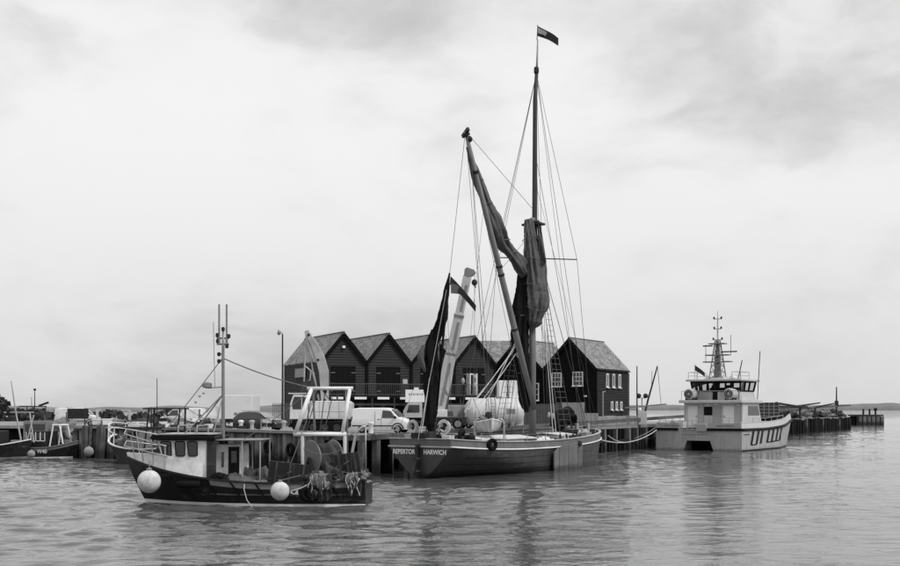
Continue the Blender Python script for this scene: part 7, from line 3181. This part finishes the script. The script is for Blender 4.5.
mb.tube([(mxx, myy, 12.0), (mxx, myy, 13.5), (mxx, myy, 15.3)], [0.1, 0.08, 0.03], 8)
mb.build('mast_pole', 'light_grey', mt_)
for z, w in ((9.6, 1.55), (10.35, 1.3), (11.6, 0.9)):
    mb = MB()
    mb.box(mxx - 0.5, mxx + 0.5, myy - w, myy + w, z, z + 0.12)
    mb.build('platform', 'grey_paint', mt_)
mb = MB()
for z, w in ((14.4, 0.42), (13.3, 0.4), (12.1, 0.5)):
    mb.tube([(mxx, myy - w, z), (mxx, myy + w, z)], 0.04, 6)
    for s in (-1, 1):
        mb.lathe([(0.06, -0.14), (0.1, -0.1), (0.1, 0.1), (0.05, 0.14)], 8, (mxx, myy + s * w, z + 0.12))
for z, y0, y1 in ((10.75, -2.2, -0.4), (11.45, 0.6, 1.7)):
    mb.bar((mxx, myy + y0, z), (mxx, myy + y1, z), 0.12, 0.14)
mb.build('mast_lamp', 'dark_metal', mt_)
mb = MB()
mb.tube([(mxx + .3, myy - 1.4, 10.4), (mxx + .3, myy - 1.4, 12.6)], 0.03, 5)
mb.tube([(mxx + .3, myy + 1.5, 9.7), (mxx + .3, myy + 1.5, 11.6)], 0.03, 5)
mb.tube([(6.5, -2.0, 7.7), (6.7, -2.4, 9.8)], 0.06, 6)
mb.tube([(9.3, -3.2, 5.5), (9.6, -3.4, 10.9)], 0.045, 6)
mb.build('whip_aerial', 'dark_metal', mt_)
for y0, y1 in ((-3.0, -2.0), (2.0, 3.0)):
    mb = MB()
    for x in (4.6, 7.2):
        for y in (y0, y1):
            mb.tube([(x, y, 7.7), (x, y, 8.5)], 0.03, 5)
        for z in (8.1, 8.5):
            mb.tube([(x, y0, z), (x, y1, z)], 0.025, 5)
    for y in (y0, y1):
        mb.tube([(4.6, y, 8.5), (7.2, y, 8.5)], 0.025, 5)
    mb.build('roof_rail', 'galv', rfc)
mb = MB()
for y in (3.3, 2.2, 1.1, 0.0, -1.1, -2.2, -3.3):
    mb.tube([(3.4, y, 5.42), (3.4, y, 6.4)], 0.03, 5)
mb.tube([(3.4, -3.3, 6.4), (3.4, 3.3, 6.4)], 0.03, 5)
mb.build('upper_rail', 'galv', ud)
mb = MB()
for x in (4.0, 6.0, 8.0, 10.0, 12.0, 14.0):
    for s in (-1, 1):
        mb.tube([(x, s * (HWD - 0.25), c_sheer(x) + 0.5), (x, s * (HWD - 0.25), c_sheer(x) + 1.1)], 0.03, 5)
for s in (-1, 1):
    mb.tube([(x, s * (HWD - 0.25), c_sheer(x) + 1.1) for x in (4.0, 6.0, 8.0, 10.0, 12.0, 14.0)], 0.03, 5)
mb.build('side_rail', 'galv', cwb)
for k, (y, z) in enumerate(((3.1, 4.85), (-2.95, 4.85), (0.5, 4.95), (-0.5, 4.95))):
    panel('deck_lamp', 'lamp_white', y - 0.12, y + 0.12, z - 0.07, z + 0.08, dh, 4.2, 0.16)
for y in (3.2, 1.68, 1.05, 0.0, -1.0, -2.5, -3.1):
    panel('panel_seam', 'grey_paint', y - 0.018, y + 0.018, 2.42, 5.08, dh, 4.2, 0.012)
mb = MB()
for k in range(9):
    z = 2.5 + 0.28 * k
    mb.tube([(4.1, -3.25, z), (4.1, -2.75, z)], 0.022, 5)
for y in (-3.25, -2.75):
    mb.tube([(4.1, y, 2.4), (4.1, y, 5.9)], 0.028, 5)
mb.build('ladder', 'galv', dh)
for y in (-4.2, -3.4, -2.6, -1.8, 3.0, 3.7, 4.4):
    MB().tube([(0.06, y, 2.9), (0.06, y, 3.5)], 0.03, 5).build('stanchion', 'galv', cwb)
for z in (3.2, 3.48):
    MB().tube([(0.06, -4.6, z), (0.06, -1.1, z)], 0.024, 5).build('guard_wire', 'galv', cwb)
    MB().tube([(0.06, 2.25, z), (0.06, 4.6, z)], 0.024, 5).build('guard_wire', 'galv', cwb)
for x, y, w_, h_, m_ in ((2.2, 2.9, 0.5, 0.7, 'crew_white'), (2.0, -2.6, 0.45, 0.55, 'light_grey'), (2.6, 0.6, 0.7, 0.5, 'crew_grey')):
    MB().box(x - w_, x + w_, y - w_, y + w_, 2.37, 2.37 + h_).build('deck_locker', m_, cwb, bevel=0.04)
for x in (1.5, 5.5, 9.5, 12.5):
    yy = HWD + 0.02
    MB().box(x - 0.012, x + 0.012, -yy, -yy + 0.05, 0.3, 2.1).build('hull_seam', 'crew_grey', cwb)
MB().lathe([(0.05, 0), (0.42, 0.05), (0.5, 0.3), (0.35, 0.55), (0.05, 0.62)], 18, (7.4, 1.6, 7.75)).build('satellite_dome', 'clean_white', rfc, True)
MB().lathe([(0.05, 0), (0.28, 0.05), (0.33, 0.2), (0.2, 0.4), (0.05, 0.45)], 16, (5.2, -1.9, 7.72)).build('satellite_dome', 'clean_white', rfc, True)
flw = thing('ensign_flag', 'small dark flag on a short staff at the wheelhouse roof', 'flag', (0, 0, 0))
mm = Matrix.Translation(cwb.location) @ cwb.rotation_euler.to_matrix().to_4x4()
p0 = mm @ Vector((4.5, 2.2, 9.3))
MB().tube([mm @ Vector((4.5, 2.2, 7.7)), mm @ Vector((4.5, 2.2, 9.4))], 0.03, 6).build('staff', 'galv', flw)
flag_mesh(p0, Vector((1.1, -0.1, -0.7)), Vector((0, 0, -0.6)), 10, 4, 0.08).build('cloth', 'flag_dark', flw, True)

# mooring ropes
mo = [(at_b(23.6, 0.6, 2.7), mm @ Vector((0.0, 4.7, 2.2)), 1.2, 'long pale mooring rope sagging between barge bow and workboat stern'),
      (mm @ Vector((0.1, 4.6, 2.6)), qp(55, 0.15, 1.2), 0.1, 'short pale mooring rope from the workboat stern to the piles'),
      (qp(46.5, 0.25, 1.7), qp(51, 0.3, 0.9), 0.15, 'short pale rope caught on the quay piles'),
      (mm @ Vector((0.4, -4.4, 2.9)), mm @ Vector((-0.05, -1.2, 2.3)), 0.2, 'pale rope draped across the workboat stern')]
for a, b, dr, lb in mo:
    o = MB().tube(sag(a, b, dr, 14), 0.05, 6).build('mooring_rope', 'rope_pale')
    tag(o, lb, 'rope')

# more working clutter: boxes on the fishing boat and on the quay behind


def fish_box(label, c, rz, m, group, h=0.28):
    root = thing('fish_box', label, 'fish box', c, rz, group)
    mb = MB()
    a, b = 0.36, 0.24
    mb.loft([[(-a * .92, -b * .9, 0), (a * .92, -b * .9, 0), (a * .92, b * .9, 0), (-a * .92, b * .9, 0)], [(-a, -b, h), (a, -b, h), (a, b, h), (-a, b, h)], [(-a + .03, -b + .03, h), (a - .03, -b + .03, h), (a - .03, b - .03, h), (-a + .03, b - .03, h)],
             [(-a * .88, -b * .85, 0.04), (a * .88, -b * .85, 0.04), (a * .88, b * .85, 0.04), (-a * .88, b * .85, 0.04)]], True, True)
    mb.build('tray', m, root)
    mb = MB()
    for s in (-1, 1):
        mb.box(s * a - 0.02, s * a + 0.02, -0.09, 0.09, h - 0.09, h - 0.04)
    mb.build('hand_grip', 'black', root)


fbw = Matrix.Translation(fb.location) @ fb.rotation_euler.to_matrix().to_4x4()
for k, (px, y, z, m_, lb) in enumerate(((262, 1.1, 0.55, 'white_paint', 'lower white fish box on the fishing boat deck right of the tarpaulin'), (262.5, 1.1, 0.84, 'light_grey', 'grey fish box stacked on the white one right of the tarpaulin'), (271, 0.9, 0.55, 'dirty_white', 'pale fish box on deck just left of the tilted trawl door'))):
    fish_box(lb, tuple(fbw @ Vector((fbx(px), y, z))), 0.1 * k, m_, 'fish boxes on the fishing boat')
rnd = random.Random(33)
posn = ['beside the picket fence', 'behind the pots, left end', 'second from left behind the pots', 'third from left behind the pots', 'fourth from left behind the pots', 'left of the box lorry', 'behind the boat mast']
for k, px in enumerate((268, 118, 140, 158, 176, 204, 222)):
    D = 104 if k else 100
    mb = MB()
    mb.ball((0, 0, 0.2), rnd.uniform(0.8, 1.1), 16, 10, (1.4, 0.9, rnd.uniform(0.4, 0.65)), 1.0)
    mb.v = [(x, y, max(0, z)) for x, y, z in mb.v]
    o = mb.build('net_heap', ['net', 'net_pale', 'net'][k % 3], None, True)
    place(o, (PX(px, D), D, QUAY), rnd.uniform(0, 6))
    tag(o, 'heap of fishing net on the quay ' + posn[k], 'net heap', 'net heaps on the quay')
posb = ['far left one', 'second one', 'third one', 'fourth one', 'fifth one', 'last one']
for k in range(6):
    px = 108 + 20 * k
    D = 101.5 - 1.4 * k + (1.5 if k > 1 else 2.5)
    for q in range(1):
        fish_box('pale fish box in the row behind the moored boat, ' + posb[k], (PX(px, D), D + 0.5, QUAY), rnd.uniform(-0.5, 0.5), ['white_paint', 'light_grey', 'dirty_white'][k % 3], 'fish boxes on the quay', 0.5)

for k, (px, D, top, m_, lb) in enumerate(((104, 106, 414, 'wood_dark', 'thin dark pole on the left quay beside the fish tubs'), (116, 106, 416, 'wood_pale', 'short pale pole behind the curved bow rail'), (137.5, 108, 411, 'wood_dark', 'thin dark pole right of the L-shaped davit post'), (164, 104, 413, 'wood_pale', 'pale pole behind the dark gantry'),
                                             (199, 102, 409, 'wood_dark', 'dark pole left of the fishing boat mast'), (66, 112, 412, 'wood_dark', 'thin dark pole behind the boat numbered W40'), (45, 114, 413, 'galv', 'pale pole beside the notice board at left'), (247, 100, 412, 'galv', 'pale pole between lorry and car'))):
    o = MB().tube([(0, 0, 0), (0.05, 0, PZ(top, D) - QUAY)], [0.08, 0.05], 8).build('quay_pole', m_)
    place(o, (PX(px, D), D, QUAY))
    tag(o, lb, 'pole', 'poles on the quay')
# mooring and hauling lines round the moored boat
for k, (a, b, lb) in enumerate(((W(150, 409, 92), W(118, 428, 97.5), 'thin line from the dark gantry to the curved bow'), (W(186, 408, 88.6), W(232, 430, 90), 'thin line from the dark gantry to the quay edge'))):
    o = MB().tube(sag(a, b, 0.15, 8), 0.025, 5).build('hauling_line', 'rope')
    tag(o, lb, 'rope')
# old tyres hung as fenders on the wall behind
tw = ['leftmost tyre on the wall behind the fishing boat', 'second tyre on the wall behind the fishing boat', 'third tyre on the wall behind the fishing boat', 'tyre on the wall nearest the white gantry']
for k in range(4):
    a = edge_pts[4].lerp(edge_pts[5], 0.12 + 0.24 * k)
    d = (edge_pts[5] - edge_pts[4]).normalized()
    o = MB().tube([(0.36 * math.cos(t), 0, 0.36 * math.sin(t)) for t in [2 * math.pi * j / 22 for j in range(22)]], 0.14, 8, closed=True).build('tyre_fender', 'rubber', None, True)
    place(o, (a.x + d.y * 0.62, a.y - d.x * 0.62, 1.55 + 0.12 * (k % 2)), math.atan2(d.y, d.x))
    tag(o, tw[k], 'tyre', 'tyres on the quay wall')
# gear spilling round the fishing boat's stern
rnd = random.Random(8)
for k, (px, y, z, r_, m_, lb) in enumerate(((316, 1.3, 0.95, 0.42, 'net', 'dark net bundle below the drum on the near rail'), (327, 1.45, 0.98, 0.38, 'net_pale', 'pale net bundle under the hanging net'), (341, 1.2, 0.95, 0.45, 'net', 'dark net bundle left of the stern corner'), (357, 0.9, 1.0, 0.42, 'net_pale', 'pale net bundle on the stern corner'), (284, 0.6, 0.75, 0.45, 'net', 'dark net bundle behind the tilted trawl door'))):
    mb = MB()
    mb.ball((0, 0, r_ * 0.5), r_, 16, 10, (1.4, 0.9, 0.75), 1.0)
    o = mb.build('net_bundle', m_, None, True)
    p = fbw @ Vector((fbx(px), y, z))
    place(o, p, rnd.uniform(0, 6))
    tag(o, lb, 'net', 'net bundles at the fishing boat stern')

for k, (px, y, z, sx, sz, m_, lb) in enumerate(((248, 0.2, 0.5, 1.5, 1.1, 'net', 'dark gear mound on deck just aft of the after house'), (268, 0.0, 0.5, 1.3, 1.0, 'tarp', 'dark covered mound amidships on the fishing boat'), (284, -0.4, 0.5, 1.2, 1.3, 'net', 'tall dark net mound forward of the drum'),
                                                 (334, 0.9, 0.9, 1.1, 1.2, 'net', 'dark net mound right of the drum under the gantry'), (354, 0.2, 0.8, 1.0, 1.1, 'net', 'dark net mound at the very stern'))):
    mb = MB()
    mb.ball((0, 0, 0.3), 0.62, 16, 10, (sx, 0.95, sz), 1.0)
    mb.v = [(a, b, max(0, c)) for a, b, c in mb.v]
    o = mb.build('gear_mound', m_, None, True)
    place(o, fbw @ Vector((fbx(px, y), y, z)), 0.7 * k)
    tag(o, lb, 'gear', 'gear mounds on the fishing boat')
rw = ['running from the gantry top to the after house', 'slack from gantry top down to the tilted trawl door', 'hung between the gantry posts', 'trailing from the drum to the stern corner']
for k, (a, b, dr) in enumerate(((fw(310, 390, 0.7), fw(240, 441, 0.7), 0.1), (fw(316, 390, 0.9), fw(292, 466, 1.6), 0.15), (fw(303, 447, 1.1), fw(345, 447, 1.1), 0.35), (fw(325, 462, 1.3), fw(362, 474, 1.7), 0.15))):
    o = MB().tube(sag(a, b, dr, 10), 0.018, 5).build('deck_rope', 'rope')
    tag(o, 'thin rope ' + rw[k], 'rope', 'ropes about the fishing boat')
dz = ['leftmost', 'middle', 'rightmost']
for k, px in enumerate((273, 277.5, 282)):
    o = MB().lathe([(0.2, 0), (0.24, 0.05), (0.24, 0.55), (0.26, 0.58), (0.2, 0.62)], 16).build('deck_keg', ['dark_metal', 'hull_dark', 'rust'][k], None, True)
    place(o, fbw @ Vector((fbx(px), 1.05, 0.5)))
    tag(o, dz[k] + ' of three dark kegs behind the tilted trawl door', 'keg', 'kegs on the fishing boat')

# stacks of fish boxes along the left quay, every box its own thing
order = ['first', 'second', 'third', 'fourth', 'fifth', 'sixth', 'seventh']
lev = ['bottom', 'middle', 'top']
rnd = random.Random(5)
for k in range(7):
    a = edge_pts[3].lerp(edge_pts[4], 0.02 + 0.155 * k)
    bx_, by_ = a.x + 1.9 + 0.3 * (k % 2), a.y + 2.4
    for q in range(3):
        fish_box('%s fish box in the %s stack from the left on the quay' % (lev[q], order[k]), (bx_ + rnd.uniform(-.05, .05), by_ + rnd.uniform(-.05, .05), QUAY + 0.32 * q), 0.4 * k + rnd.uniform(-0.12, 0.12), ['dark_metal', 'grey_paint', 'white_paint', 'light_grey'][(k + q * 2) % 4], 'stacked fish boxes on the left quay', 0.3)
# two small open boats with thin masts lying beyond the left quay corner
for k, (px, D, rz, lb) in enumerate(((62, 108.5, -8, 'small open boat with thin mast just left of the quay corner'), (6, 107.5, 10, 'small open boat with thin mast between the boats at far left'))):
    root = thing('open_boat', lb, 'boat', (PX(px, D), D, 0), R(rz))
    hh = Hull(4.6, 0.95, 1.1, 0.7, 0.7, 0.4, 0.4, 0.3)
    hh.build(root, 'hull_dark', 'grey_paint', 'light_grey', 0.35, 20, 5)
    MB().tube([(2.4, 0, 0.4), (2.3, 0, 4.6 + k)], [0.05, 0.025], 6).build('mast', 'wood_dark', root)
    MB().box(0.5, 1.3, -0.5, 0.5, 0.4, 1.5).build('cuddy', 'grey_paint', root, bevel=0.03)
